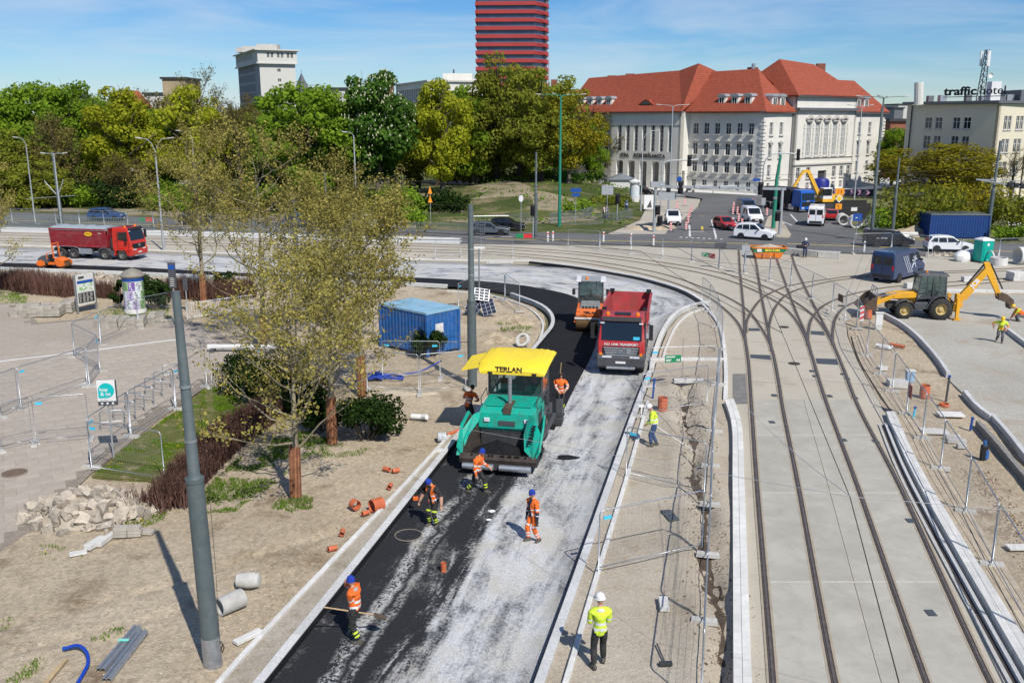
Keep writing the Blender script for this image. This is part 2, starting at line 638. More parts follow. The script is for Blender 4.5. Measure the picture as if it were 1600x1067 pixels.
# carriageway under repair: strip between two edges, u across, v along
RL=[(250,1274),(310,1198),(414,1067),(536,914),(658,760),(745,651),(800,588),(850,530),(866,508),(863,490),(844,475),(801,459),(763,451),(700,446),(560,438.5),(400,434.5),(200,425.5),(0,418.5),(-300,409),(-800,396)]
RR=[(762,1274),(789,1198),(835,1067),(891,914),(946,760),(985,651),(1006,595),(1020,550),(1050,492),(1095,472),(1074,458),(1039,446),(990,433),(902,418),(735,409),(450,402),(230,393),(0,385),(-300,377),(-800,368)]
def road_strip(name,La,Rb,z,m,nu=10,u0=0.0,u1=1.0):
 A=[G(*p)for p in La];B=[G(*p)for p in Rb]
 mid=[(a+b)/2 for a,b in zip(A,B)]
 mb=MB();uv=[]
 rows=[];vl=0
 pa,pb=[],[]
 for i in range(len(A)-1):
  n=max(2,int((mid[i+1]-mid[i]).length/1.2))
  def cr_(P,i,t):
   p0=P[max(i-1,0)];p1=P[i];p2=P[i+1];p3=P[min(i+2,len(P)-1)]
   return 0.5*((2*p1)+(p2-p0)*t+(2*p0-5*p1+4*p2-p3)*t*t+(3*p1-p0-3*p2+p3)*t**3)
  for k in range(n):
   pa.append(cr_(A,i,k/n));pb.append(cr_(B,i,k/n))
 pa.append(A[-1]);pb.append(B[-1])
 for i in range(len(pa)):
  if i:vl+=((pa[i]+pb[i])/2-(pa[i-1]+pb[i-1])/2).length
  rows.append([pa[i].lerp(pb[i],u0+(u1-u0)*k/nu)for k in range(nu+1)])
  uv.append([(u0+(u1-u0)*k/nu,vl)for k in range(nu+1)])
 vs=[(p.x,p.y,z)for r in rows for p in r]
 W=nu+1
 fs=[(i*W+k,i*W+k+1,(i+1)*W+k+1,(i+1)*W+k)for i in range(len(rows)-1)for k in range(nu)]
 mb.add(vs,fs)
 o=mb.obj(name,m)
 fl=[q for r in uv for q in r]
 ul=o.data.uv_layers.new(name='UVMap')
 for lp in o.data.loops:
  ul.data[lp.index].uv=fl[lp.vertex_index]
 if o.data.polygons[0].normal.z<0:o.data.flip_normals()
 return structure(o),pa,pb
def dusty_road():
 """black tack coat, pale milling dust on top: streaked along the road, thinner on the left half near the camera"""
 m=bpy.data.materials.new('dusty_milled_road')
 m.use_nodes=True
 N,L=m.node_tree.nodes,m.node_tree.links
 p=N['Principled BSDF']
 p.inputs['Roughness'].default_value=0.93
 p.inputs['Specular IOR Level'].default_value=0.25
 uvn=N.new('ShaderNodeUVMap');uvn.uv_map='UVMap'
 tcn=N.new('ShaderNodeTexCoord')
 sp=N.new('ShaderNodeSeparateXYZ')
 L.new(uvn.outputs[0],sp.inputs[0])
 def noise(sc,det,vec,rg=0.6,dist=0.0):
  n=N.new('ShaderNodeTexNoise')
  n.inputs['Scale'].default_value=sc
  n.inputs['Detail'].default_value=det
  n.inputs['Roughness'].default_value=rg
  n.inputs['Distortion'].default_value=dist
  L.new(vec,n.inputs['Vector'])
  return n.outputs['Fac']
 def mapped(sx_,sy_):
  mm=N.new('ShaderNodeMapping')
  mm.inputs['Scale'].default_value=(sx_,sy_,1)
  L.new(uvn.outputs[0],mm.inputs['Vector'])
  return mm.outputs[0]
 def math_(op,a,b=None,c=None):
  n=N.new('ShaderNodeMath');n.operation=op
  for i,q in enumerate((a,b,c)):
   if q is None:continue
   if isinstance(q,(int,float)):n.inputs[i].default_value=q
   else:L.new(q,n.inputs[i])
  return n.outputs[0]
 def mrange(v,a,b,c=0.0,d=1.0):
  n=N.new('ShaderNodeMapRange');n.interpolation_type='SMOOTHSTEP'
  L.new(v,n.inputs['Value'])
  for k,q in zip(('From Min','From Max','To Min','To Max'),(a,b,c,d)):n.inputs[k].default_value=q
  return n.outputs[0]
 u,v=sp.outputs[0],sp.outputs[1]
 streak=noise(1.0,8,mapped(9,0.22),0.68,0.5)
 blot=noise(0.5,7,tcn.outputs['Object'],0.7,0.5)
 fine=noise(9.0,6,tcn.outputs['Object'],0.8)
 wob=noise(0.25,4,tcn.outputs['Object'])
 uw=math_('ADD',u,math_('MULTIPLY',math_('SUBTRACT',wob,0.5),0.22))
 right=mrange(math_('ADD',uw,math_('MULTIPLY',math_('SUBTRACT',math_('ADD',streak,math_('MULTIPLY',fine,.35)),.67),.55)),0.40,0.56)
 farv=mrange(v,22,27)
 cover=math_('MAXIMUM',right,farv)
 t1=math_('MULTIPLY',mrange(math_('ABSOLUTE',math_('SUBTRACT',uw,0.21)),0.012,0.045,1,0),0.85)
 t2=math_('MULTIPLY',mrange(math_('ABSOLUTE',math_('SUBTRACT',uw,0.285)),0.006,0.03,1,0),0.55)
 edge=mrange(uw,0.84,1.0,1.0,0.55)
 s0=math_('ADD',math_('MULTIPLY',streak,0.85),math_('MULTIPLY',blot,0.75))
 s0=math_('ADD',s0,math_('MULTIPLY',math_('SUBTRACT',fine,0.5),0.45))
 dust=math_('MULTIPLY',mrange(s0,0.55,0.88),math_('MULTIPLY',cover,mrange(math_('ADD',fine,math_('MULTIPLY',cover,.9)),.55,.95)))
 dust=math_('MULTIPLY',dust,edge)
 dust=math_('MAXIMUM',dust,math_('MULTIPLY',math_('MAXIMUM',t1,t2),mrange(math_('ADD',s0,math_('MULTIPLY',math_('SUBTRACT',fine,.5),1.2)),0.68,0.92)))
 dust=math_('MAXIMUM',dust,math_('MULTIPLY',mrange(s0,0.84,1.12),0.6))
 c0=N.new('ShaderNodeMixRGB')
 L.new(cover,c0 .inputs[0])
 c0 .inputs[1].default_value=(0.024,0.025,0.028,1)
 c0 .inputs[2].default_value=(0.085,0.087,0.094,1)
 tone=N.new('ShaderNodeMixRGB')
 L.new(mrange(blot,0.42,0.62),tone.inputs[0])
 tone.inputs[1].default_value=(0.60,0.605,0.61,1)
 tone.inputs[2].default_value=(0.52,0.505,0.455,1)
 mxx=N.new('ShaderNodeMixRGB')
 L.new(dust,mxx.inputs[0])
 L.new(c0 .outputs[0],mxx.inputs[1])
 L.new(tone.outputs[0],mxx.inputs[2])
 gr_=N.new('ShaderNodeMixRGB');gr_.blend_type='MULTIPLY';gr_.inputs[0].default_value=1
 rp=N.new('ShaderNodeValToRGB')
 rp.color_ramp.elements[0].position=.3;rp.color_ramp.elements[0].color=(.55,.55,.55,1)
 rp.color_ramp.elements[1].position=.7;rp.color_ramp.elements[1].color=(1.2,1.2,1.2,1)
 L.new(noise(28.0,3,tcn.outputs['Object'],0.8),rp.inputs[0])
 L.new(mxx.outputs[0],gr_.inputs[1]);L.new(rp.outputs[0],gr_.inputs[2])
 L.new(gr_.outputs[0],p.inputs['Base Color'])
 bp=N.new('ShaderNodeBump');bp.inputs['Strength'].default_value=0.45;bp.inputs['Distance'].default_value=0.04
 L.new(noise(16,6,tcn.outputs['Object'],0.75),bp.inputs['Height'])
 L.new(bp.outputs[0],p.inputs['Normal'])
 return m
ZR=-0.13
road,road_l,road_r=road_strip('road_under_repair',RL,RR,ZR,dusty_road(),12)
# freshly laid asphalt mat, behind the paver and round the bend
AL=[(762,640),(800,588),(850,530),(866,508),(863,490),(844,475),(801,459),(763,451),(700,446),(560,438.5),(400,434.5),(200,425.5),(0,418.5),(-300,409),(-800,396)]
AR=[(866,668),(893,612),(927,545),(935,505),(925,478),(893,460),(845,449),(790,441),(700,434.5),(560,429),(400,426),(200,416),(0,409),(-300,400),(-800,389)]
o,_,_=road_strip('fresh_asphalt',AL,AR,ZR+0.05,M_new,6)
o.data.materials[0]=M_new
bm=bmesh.new();bm.from_mesh(o.data)
r=bmesh.ops.extrude_edge_only(bm,edges=[e for e in bm.edges if e.is_boundary])
for g_ in r['geom']:
 if isinstance(g_,bmesh.types.BMVert):g_.co.z-=0.045
bm.to_mesh(o.data);bm.free()
bits=MB()
rr=random.Random(91)
ar_w=smooth_path([G(*p)for p in AR[:9]],0.5)
for q in ar_w:
 for k in range(3):
  c=q+Vector((rr.gauss(.1,.12),rr.gauss(0,.15),0));s_=rr.uniform(.008,.026)
  bits.box(c.x-s_,c.x+s_,c.y-s_,c.y+s_,ZR,ZR+s_)
stuff(bits.obj('asphalt_crumbs',M_new),'loose black asphalt crumbs along the edge of the fresh mat','asphalt crumbs')
M_tar=mat('tar',(.012,.012,.013),.55,0,.2,6)
tb=MB();ribbon(resample(smooth_path([G(*p)for p in RL[1:12]],.5),.6),-.03,.012,ZR-.02,.055,tb);structure(tb.obj('tar_band_left',M_tar))
tb=MB();ribbon(resample(smooth_path([G(*p)for p in[(789,1198),(835,1067),(891,914),(946,760),(985,651),(1012,581)]],.5),.6),-.012,.045,ZR-.02,.06,tb);structure(tb.obj('tar_band_right',M_tar))
tb=MB();ribbon(resample(smooth_path([G(*p)for p in[(1108,480),(1093,468.6),(1070,455.6),(1039,445.2),(990,432.4),(902,417.4),(829,408.8)]],.5),.8),.0,.28,ZR-.02,.03,tb);structure(tb.obj('tar_band_far',M_tar))
# left side: sandy ground
def d_left(x,y):
 h=0.06*fbm(x,y,0.35,5)+0.035*fbm(x,y,1.6,4)-0.035
 for(a,b,c)in((.92,.39,3.2),(.92,.39,5.0),(.55,-.83,-24.5),(.55,-.83,-26.1)):
  q=abs(a*x+b*y-c+.35*math.sin(y*.3+x*.2))
  if q<.55:h+=-.07*max(0,1-(q/.2)**2)+.028*math.exp(-((q-.3)/.1)**2)
 return h
leftpoly=[(270,1274),(395,1067),(520,914),(644,760),(735,651),(790,588),(838,530),(853,508),(850,492),(835,480),(797,466),(760,457),(700,451),(560,443.5),(400,439),(200,429.5),(0,422),(-300,412),(-800,400),(-700,480),(-500,700),(-400,1274)]
zone('soil_verge',leftpoly,M_dirt,0.0,0.24,d_left)
def heap(name,px,py,rx,ry,h,m,label,seed,n=26,rough=.3):
 c=G(px,py);mb=MB();rr=random.Random(seed);rings=[]
 for i in range(9):
  f=i/8.0;ring=[]
  for k in range(n):
   t=2*PI*k/n
   R=(1-f)*(1+0.22*math.sin(2*t+seed)+0.12*math.sin(5*t+2*seed))+0.001
   z=h*(1-(1-f)**1.6)*(1+rough*fbm(math.cos(t)*R*2+seed,math.sin(t)*R*2,1.3))-0.04*(i==0)
   ring.append((math.cos(t)*R*rx+rr.uniform(-.04,.04)*rx,math.sin(t)*R*ry,z))
  rings.append(ring)
 mb.loft(rings)
 o=mb.obj(name,m,None,smooth=0.9)
 o.location=(c.x,c.y,0)
 return tag(o,label,'soil heap')
heap('soil_heap',800,503,1.6,1.0,0.55,M_dirt,'low brown soil heap beside the bend, right of the solar panels',3)
heap('soil_heap',772,530,1.5,.9,0.4,M_dirt,'sandy mound between the blue site cabin and the curved kerb',5)
heap('soil_heap',640,612,1.2,.7,0.22,M_dirt2,'flat pile of pale rubble in front of the wire panels by the cabin',8)
# plaza of concrete slabs, left
PLZ=[(-500,482),(30,474),(60,505),(150,497),(270,498),(330,510),(395,560),(330,600),(276,636),(205,690),(140,742),(60,822),(0,862),(-200,960),(-500,1000)]
plw=[G(*p)for p in PLZ]
plaza=zone('plaza',None,M_joint,0.03,world_pts=plw)
pdir=math.radians(28)
ux,uy=Vector((math.cos(pdir),math.sin(pdir),0)),Vector((-math.sin(pdir),math.cos(pdir),0))
SL,SWd,GAP=0.8,0.8,0.012
sm=MB().box(-SL/2+GAP/2,SL/2-GAP/2,-SWd/2+GAP/2,SWd/2-GAP/2,0.0,0.06).mesh('paving_slab')
M_slab=groundmat('paving_slab',(0.345,0.295,0.24),(0.39,0.34,0.285),(0.42,0.375,0.32),0.12,2.5,0.10,0.12,9,0.55)
sm.materials.append(mat('paving_slab_tint',(0.375,0.325,0.27),0.92,0,0.10,1.2,bump=0.15,bscale=25,rnd=0.05))
cells=[]
pl2=[(p.x,p.y)for p in plw]
org=Vector((-25,50,0))
for i in range(-90,91):
 for j in range(-64,65):
  c=org+ux*(i*SL+(0.5*SL if j%2 else 0))+uy*(j*SWd)
  cs=[c+ux*a*.47+uy*b*.47 for a in(-1,1)for b in(-1,1)]
  if all(inside(pl2,q.x,q.y)for q in cs):cells.append(c)
vis=[c for c in cells if abs(c.x)/max(c.y,1)<0.58]
vis.sort(key=lambda c:c.length)
rs=random.Random(5)
for c in vis[:300]:
 o=place(sm,'paving_slab',plaza,(c.x,c.y,0.03-0.045+rs.uniform(-.004,.006)),(rs.uniform(-.004,.004),rs.uniform(-.004,.004),pdir))
rest=MB()
R_=Matrix.Rotation(pdir,4,'Z')
keep=set(id(c)for c in vis[:300])
for c in cells:
 if id(c)in keep:continue
 rest.box(-SL/2+GAP/2,SL/2-GAP/2,-SWd/2+GAP/2,SWd/2-GAP/2,-0.01,0.045+rs.uniform(-.004,.004),Matrix.Translation((c.x,c.y,0))@R_)
o=rest.obj('paving_slab_field',M_slab,plaza)
o['kind']='stuff'
wl_=MB()
pth=resample([G(-120,583),G(0,566),G(111,553),G(290,530)],2.0)
ribbon(pth,-0.09,0.09,0.05,0.062,wl_)
wl_.obj('painted_line',M_white,plaza)
def manhole(px,py,r,label,m,z=0.0,name='manhole_cover',ring=True):
 c=G(px,py)
 t=thing(name,label,'manhole cover',(c.x,c.y,z))
 MB().lathe([(0.001,.012),(r*.97,.012),(r*.97,0)],28).obj('lid',m,t)
 if ring:MB().lathe([(r,0),(r,.02),(r*1.07,.02),(r*1.08,0)],28).obj('frame_ring',mat('worn_ring',(.22,.19,.15),.8,0,.2),t)
 rb=MB()
 for k in range(-2,3):rb.box(-r*.6,r*.6,k*r*.25-.02,k*r*.25+.02,.012,.02)
 rb.obj('ribs',m,t)
 return t
M_iron=mat('cast_iron',(0.07,0.06,0.052),0.7,0.4,0.25,12)
manhole(23,741,.42,'rusty round manhole cover in the plaza slabs at the left edge',mat('rusty_iron',(0.17,0.12,0.085),.8,.2,.25,10),.062)
manhole(638,831,.42,'black round manhole set in the road between two workers',mat('tarry_iron',(0.03,0.03,0.033),.6,.2,.3,10),ZR+.02)
# kerbs: every stone is its own piece
def kerb_line(name,pts,width,h,ztop,length,m,off=0.0,world=None,z0=None,bev=.012,smoothp=True):
 base=world or[G(*p)for p in pts]
 path=resample(smooth_path(base,0.4)if smoothp else base,length)
 K=structure(bpy.data.objects.new(name,None));COL.objects.link(K)
 ns=normals2d(path)
 path=[p+n*off for p,n in zip(path,ns)]
 me=None
 rr=random.Random(len(pts)if pts else 3)
 for a,b in zip(path,path[1:]):
  d=b-a
  l=d.length
  key=round(l,2)
  mb=MB().box(-l/2+.006,l/2-.006,-width/2,width/2,-h,0)
  o=mb.obj('kerb_stone',m,K,bevel=bev,seg=1)
  o.location=((a.x+b.x)/2,(a.y+b.y)/2,ztop+rr.uniform(-.004,.004))
  o.rotation_euler=(0,0,math.atan2(d.y,d.x)+rr.uniform(-.004,.004))
 return K
kl=[p for p in RL[1:12]]
kerb_line('road_kerb_left',kl,0.24,0.34,0.10,1.0,M_gran,off=0.12)
kerb_line('edging_left',[(235,1198),(345,1067),(400,1005),(520,878),(630,762),(702,683)],0.14,0.3,0.12,1.0,M_concl,smoothp=True)
kerb_line('edging_bend',[(806,590),(842,540),(852,512),(846,496),(826,480),(792,468),(757,460),(700,454)],0.12,0.3,0.06,1.0,M_concl,off=.15)
kerb_line('road_kerb_far_left',[(700,445.4),(560,438),(400,434),(200,425),(0,418),(-200,412)],0.3,0.3,0.06,2.0,M_concl,off=0.15)
bed=groundmat('kerb_bedding',(0.36,0.31,0.245),(0.42,0.375,0.31),(0.30,0.255,0.19),0.6,4,0.18,0.4,18)
kp=smooth_path([G(*p)for p in RL[1:6]],1.0)
zone('kerb_bedding_left',None,bed,0.035,world_pts=[Vector((p.x,p.y,0))+n*.2 for p,n in zip(kp,normals2d(kp))]+[G(*p)for p in[(716,668),(630,762),(520,878),(400,1005),(345,1067),(235,1198)]])
# right edge of the carriageway and the median
rkp=[(789,1198),(835,1067),(891,914),(946,760),(985,651),(1012,581)]
kerb_line('road_kerb_right',rkp,0.24,0.36,0.09,1.0,M_gran,off=-0.12)
kerb_line('road_kerb_right_bend',[(1014,577),(1021,548),(1034,515),(1053,490),(1078,477),(1105,472)],0.26,0.36,0.10,1.0,M_concl,off=-0.13)
def edge_inner():return[(840,1198),(884,1067),(936,890),(980,745),(1006,652),(1012,628)]
kerb_line('edging_right',edge_inner(),0.14,0.34,0.10,1.0,M_concl)
kerb_line('edging_right_bend',[(1036,560),(1042,541),(1056,512),(1076,492),(1100,483)],0.12,0.3,0.10,1.0,M_concl)
def d_med(x,y):
 c=-0.02+0.025*fbm(x,y,0.8,5)
 t=0.0
 yy=max(20.0,min(50.0,y))
 xc=5.15+(yy-20)*0.137+0.12*math.sin(y*.9)
 w=abs(x-xc)
 if 18<y<47:t=-0.30*max(0,1-(w/0.34)**2)*(0.55+0.45*math.sin(y*1.3+1))+0.10*math.exp(-((w-.75)/.25)**2)
 return c+t
medpoly=[(800,1198),(846,1067),(902,914),(957,760),(996,651),(1022,581),(1031,548),(1044,515),(1061,494),(1084,481),(1108,476),(1122,500),(1132,540),(1134,585),(1133,629),(1142,655),(1144,760),(1145,1067),(1146,1198)]
zone('median',medpoly,M_dirt2,0.0,0.22,d_med)
# tram track bed
M_tram_base=M_conc_w
trampoly=[(1146,1198),(1145,1067),(1143,700),(1133,629),(1134,585),(1131,540),(1124,510),(1108,487),(1093,468),(1070,455),(1039,444.5),(990,431.8),(902,417),(829,408.3),(735,408.2),(450,401),(230,392),(0,384),(-300,376),(-800,367),(-800,345),(-300,352),(0,358),(300,366),(700,381),(1000,384.5),(1300,396),(1600,405),(2100,420),(2100,475),(1600,455),(1500,454),(1420,462),(1350,478),(1322,498),(1324,525),(1340,565),(1385,648),(1450,760),(1530,895),(1640,1080),(1720,1198)]
zone('tram_track_bed',trampoly,M_conc_w,-0.01)
RAILS=[[(1212,1198),(1208,1067),(1183,760),(1174.5,640),(1169,562),(1162,525),(1150,501),(1126,478),(1100,461),(1050,441),(990,425),(902,410),(800,400),(700,395),(400,386),(0,376),(-500,364)],[(1341,1198),(1304.7,1067),(1247.5,760),(1223.4,640),(1215,588),(1205,543),(1189,512),(1166,483),(1131,462),(1100,450),(1050,432),(990,418.5),(902,405),(800,396),(700,391),(400,382),(0,372.5),(-500,361)],[(1503,1198),(1448,1067),(1340,760),(1295,640),(1278,588),(1267,551),(1255,520),(1236,491),(1205,467),(1152,443),(1100,428),(1050,418),(990,409),(902,398),(800,391),(700,386.5),(400,377),(0,367.5),(-500,356)],[(1628,1198),(1548,1067),(1406,760),(1343,640),(1318,577),(1299,533),(1278,501),(1247,475),(1205,452),(1152,433),(1100,421),(1050,412.5),(990,404),(902,394),(800,387),(700,383),(400,373),(0,364),(-500,353)],[(1169,562),(1164,525),(1162,486),(1156,420),(1155,401),(1154,388)],[(1206,550),(1201,520),(1189,459),(1183,420),(1180,403),(1177,389)],[(1268,556),(1259,522),(1242,483),(1219,420),(1213,403),(1208,390)],[(1304,545),(1299,530),(1268,470),(1244,420),(1237,399),(1232,391)],[(1166,520),(1168,499),(1187,470),(1213,454),(1247,444),(1300,436),(1360,430),(1600,419)],[(1202,530),(1202,507),(1213,478),(1236,457),(1284,443),(1328,436),(1400,430),(1600,423)],[(1262,540),(1263,520),(1268,499),(1284,480),(1310,467),(1349,456),(1420,446),(1600,434)],[(1301,540),(1301,520),(1305,499),(1318,482),(1347,469),(1420,454),(1600,438)],]
M_rail=mat('rail_steel',(0.20,0.165,0.14),0.45,0.6,0.25,6)
M_seal=mat('rail_seal',(0.055,0.045,0.038),0.8,0,0.3,3)
M_tan=mat('rail_fill',(0.33,0.28,0.21),0.9,0,0.12,3)
tracks=structure(bpy.data.objects.new('tram_track',None));COL.objects.link(tracks)
for k,rp_ in enumerate(RAILS):
 path=resample(smooth_path([G(*p)for p in rp_],0.6),0.7)
 path=[p for p in path]
 zt=0.022+0.0016*k
 ns_=MB();ribbon(path,-0.075,0.085,-0.02,zt,ns_)
 s_=ns_.obj('rail_seal',M_seal,tracks)
 st_=MB();ribbon(path,-0.14,0.15,-0.02,0.0125+.0004*k,st_);st_.obj('rail_fill',M_tan,tracks)
 rb=MB();ribbon(path,-0.03,0.03,-0.02,zt+.012,rb)
 rb.obj('rail',M_rail,tracks)
 g2=MB();ribbon(path,0.055,0.07,-0.02,zt+.008,g2)
 g2 .obj('rail_guard',M_rail,tracks)
M_seam=mat('panel_seam',(.20,.175,.14),.95,0,.2,3)
RP2=[resample(smooth_path([G(*p)for p in rp_],.6),.5)for rp_ in RAILS[:4]]
for a_i,b_i in((0,1),(2,3)):
 A_,B_=RP2[a_i],RP2[b_i]
 for k in range(60,min(len(A_),len(B_))-5,9):
  p_=A_[k]
  if p_.y<43:continue
  q_=min(B_,key=lambda v:(v-p_).length)
  e_=(p_-q_).normalized()*.9
  sm_b=MB();ribbon([p_+e_,q_-e_],-.018,.018,-.02,-.004,sm_b);sm_b.obj('panel_seam',M_seam,tracks)
M_conc_p=mat('cast_panel',(.385,.365,.31),.9,0,.10,.7,bump=.06,bscale=20,rnd=.05,dirt=(.29,.27,.225),damt=.6)
def lerp_rail(i,t):
 path=RPATH[i]
 for a,b in zip(path,path[1:]):
  if a.y<=t<=b.y:return a.lerp(b,(t-a.y)/(b.y-a.y))
 return path[-1]if t>path[-1].y else path[0]
RPATH=[smooth_path([G(*p)for p in rp_[:6]],0.6)for rp_ in RAILS[:4]]
yb=[15.0,18.2,24.6,31.2,37.5,42.6]
bounds_l=[Vector((5.30+0.0,0,0))]
for r_i in range(len(yb)-1):
 y0,y1=yb[r_i]+.022,yb[r_i+1]-.022
 for c_i in range(4):
  def edges(y):
   R4=[lerp_rail(i,y)for i in range(4)]
   g=0.14
   mid_=(R4[1]+R4[2])/2
   L_=[R4[0]+Vector((g,0,0)),R4[1]+Vector((g,0,0)),mid_+Vector((.02,0,0)),R4[2]+Vector((g,0,0))]
   Q_=[R4[1]-Vector((g,0,0)),mid_-Vector((.02,0,0)),R4[2]-Vector((g,0,0)),R4[3]-Vector((g,0,0))]
   return L_[c_i],Q_[c_i]
  n=4
  A_,B_=[],[]
  for k in range(n+1):
   y=y0+(y1-y0)*k/n
   a,b=edges(y)
   A_.append(a);B_.append(b)
  vs_=[(p.x,p.y,zz)for zz in(0.010,-0.1)for p in A_+B_[::-1]]
  m_=2*(n+1)
  fs_=[tuple(range(m_)),tuple(range(m_,2*m_))[::-1]]+[(i,(i+1)%m_,m_+(i+1)%m_,m_+i)for i in range(m_)]
  MB().add(vs_,fs_).obj('concrete_panel',M_conc_p,tracks)
M_jf=mat('joint_filler',(.50,.47,.40),.9,0,.2,5)
for y in yb[1:-1]:
 a,b=lerp_rail(0,y),lerp_rail(3,y);jb=MB();ribbon([a+Vector((.15,0,0)),b-Vector((.15,0,0))],-.03,.03,-.02,.0118,jb);jb.obj('joint_filler',M_jf,tracks)
def ribbon_pix(name,pix,w,z,m,parent=None):
 pth=resample(smooth_path([G(*p)for p in pix],1.0),1.0)
 mb=MB();ribbon(pth,-w/2,w/2,z-.02,z,mb)
 return mb.obj(name,m,parent)
for q in([(1166,590),(1168,628),(1170,628)],):
 pass
def patch(name,pix,z,m,parent):
 pts=[G(*p)for p in pix]
 MB().prism([(p.x,p.y)for p in pts],z-.05,z,'z').obj(name,m,parent)
M_patch=mat('dark_filler',(0.06,0.07,0.08),.6,0,.2,3)
M_patchg=mat('grey_filler',(0.17,0.165,0.155),.9,0,.25,3)
for q in([(1168,513),(1193,513),(1197,517),(1168,517)],[(1171,554),(1203,555),(1205,562),(1171,559)],[(1263,517),(1286,518),(1289,524),(1264,522)],[(1273,560),(1308,561),(1311,570),(1276,568)]):
 patch('drain_grate',q,.012,M_patch,tracks)
for q in([(1145,584),(1165,584),(1168,631),(1145,631)],):
 patch('asphalt_patch',q,.006,M_patchg,tracks)
for(x,y)in((1225,511),(1241,568),(1316,478)):
 manhole(x,y,.33,{1225:'round iron manhole between the tram rails in the junction',1241:'round iron manhole on the straight track below the junction',1316:'round iron manhole beside the right hand curve of rails'}[x],M_iron,.0,ring=False)
for(x,y)in((1269,580),(1274,588),(1318,585),(1324,592),(1296,619),(1336,622),(1318,688),(1368,690),(1422,814),(1454,958),(1210,618),(1206,660)):
 c=G(x,y)
 MB().box(c.x-.12,c.x+.12,c.y-.16,c.y+.16,0,.030).obj('rail_box_lid',M_patch,tracks)
# white platform edging along both sides of the track
M_wslab=mat('white_slab',(0.60,0.59,0.555),0.85,0,0.10,3,bump=0.08,rnd=0.07)
def slab_row(name,left,right,n,z0,z1,m,cols=2,grp='platform_slab'):
 K=structure(bpy.data.objects.new(name,None));COL.objects.link(K)
 A=resample(smooth_path([G(*p)for p in left],.5),0.5);B=resample(smooth_path([G(*p)for p in right],.5),0.5)
 A=resample(A,(sum((a-b).length for a,b in zip(A,A[1:]))/n));B=resample(B,(sum((a-b).length for a,b in zip(B,B[1:]))/n))
 for i in range(min(len(A),len(B))-1):
  for c in range(cols):
   f0,f1=c/cols+.012,(c+1)/cols-.012
   q=[A[i].lerp(A[i+1],.012).lerp(B[i].lerp(B[i+1],.012),f0),A[i].lerp(A[i+1],.012).lerp(B[i].lerp(B[i+1],.012),f1),A[i].lerp(A[i+1],.988).lerp(B[i].lerp(B[i+1],.988),f1),A[i].lerp(A[i+1],.988).lerp(B[i].lerp(B[i+1],.988),f0)]
   MB().prism([(p.x,p.y)for p in q],z0,z1+random.uniform(-.004,.004),'z').obj(grp,m,K)
 return K
slab_row('platform_edge_left',[(1145,1198),(1145,1067),(1144,760),(1143,672),(1132,632)],[(1180,1198),(1174,1067),(1163,760),(1159,672),(1146,629)],26,-.1,.22,M_wslab)
slab_row('platform_edge_right',[(1700,1228),(1605,1067),(1432,760),(1392,672),(1384,650)],[(1735,1228),(1636,1067),(1449,760),(1407,672),(1397,650)],26,-.1,.24,M_wslab)
for k,off in enumerate((0.16,0.42)):
 pth=[G(*p)+Vector((-off,0,0))for p in[(1700,1228),(1605,1067),(1432,760),(1389,664)]]
 pth=resample(smooth_path(pth,1.0),1.2)
 mb=MB();ribbon(pth,-.05,.05,-.05,.10-.05*k,mb)
 mb.obj('drain_channel',M_conc if k else M_gran,tracks)
pth=resample(smooth_path([G(*p)+Vector((-.29,0,0))for p in[(1700,1228),(1605,1067),(1432,760),(1389,664)]],1.0),1.2)
mb=MB();ribbon(pth,-.065,.065,-.05,-.004,mb);mb.obj('drain_slot',M_seal,tracks)
kerb_line('track_edging_curve',[(1133,625),(1134,585),(1131,540),(1124,510),(1108,487),(1096,474)],.2,.2,.10,1.0,M_concl)
kerb_line('track_kerb_bend',[(1108,478),(1093,467),(1070,454),(1039,443.5),(990,431),(902,416),(829,407.4)],.3,.3,.06,1.5,M_concl,off=.0)
kerb_line('track_kerb_left',[(829,407.4),(735,407.4),(450,400),(230,391),(0,383),(-300,375)],.35,.3,.07,2.0,M_concl)
for q in([(0,352.5),(0,357),(300,366),(330,361)],):
 pass
for yo,mm,nm in((355.5,M_wslab,'concrete_strip'),(360.5,M_concl,'concrete_strip')):
 pth=resample(smooth_path([G(-500,yo-12),G(0,yo),G(300,yo+8),G(560,yo+15),G(720,yo+18)],3),4)
 mb=MB();ribbon(pth,-.9,.9,-.1,.05,mb);structure(mb.obj(nm,mm))
# right of the tram track
def d_right(x,y):return 0.05*fbm(x,y,0.5,5)-.03
rightpoly=[(1322,497),(1350,479),(1420,463),(1500,456),(1600,457),(2100,477),(2100,1300),(1780,1228),(1640,1067),(1449,760),(1407,672),(1386,648),(1342,565),(1326,525)]
zone('site_soil',rightpoly,M_dirt,-.01,.45,d_right)
gravpoly=[(1374,492),(1390,498),(1420,515),(1450,545),(1480,588),(1484,596),(1510,620),(1600,720),(1700,830),(2200,900),(2200,480),(1600,461),(1480,462),(1400,474)]
zone('gravel_bed',gravpoly,M_gravel,.035,.5,lambda x,y:.02*fbm(x,y,.7,4))
slab_row('block_paving',[(1740,1228),(1640,1067),(1452,760),(1410,672),(1390,640),(1345,568),(1330,525)],[(1800,1228),(1690,1067),(1491,760),(1444,672),(1420,640),(1370,568),(1350,525)],70,-.1,.045,mat('sandy_block',(0.40,0.335,0.25),.95,0,.14,3,bump=.2,rnd=.08),cols=4,grp='paving_block')
kerb_line('site_kerb_curve',[(1378,494),(1405,508),(1430,527),(1450,548),(1468,570),(1481,590)],.2,.42,.30,1.0,M_gran)
kerb_line('site_kerb_mid',[(1507,618),(1525,640),(1549,658)],.2,.4,.28,1.0,M_gran)
kerb_line('site_kerb_inner',[(1549,655),(1575,684),(1605,722),(1680,800)],.2,.4,.28,1.0,M_gran)
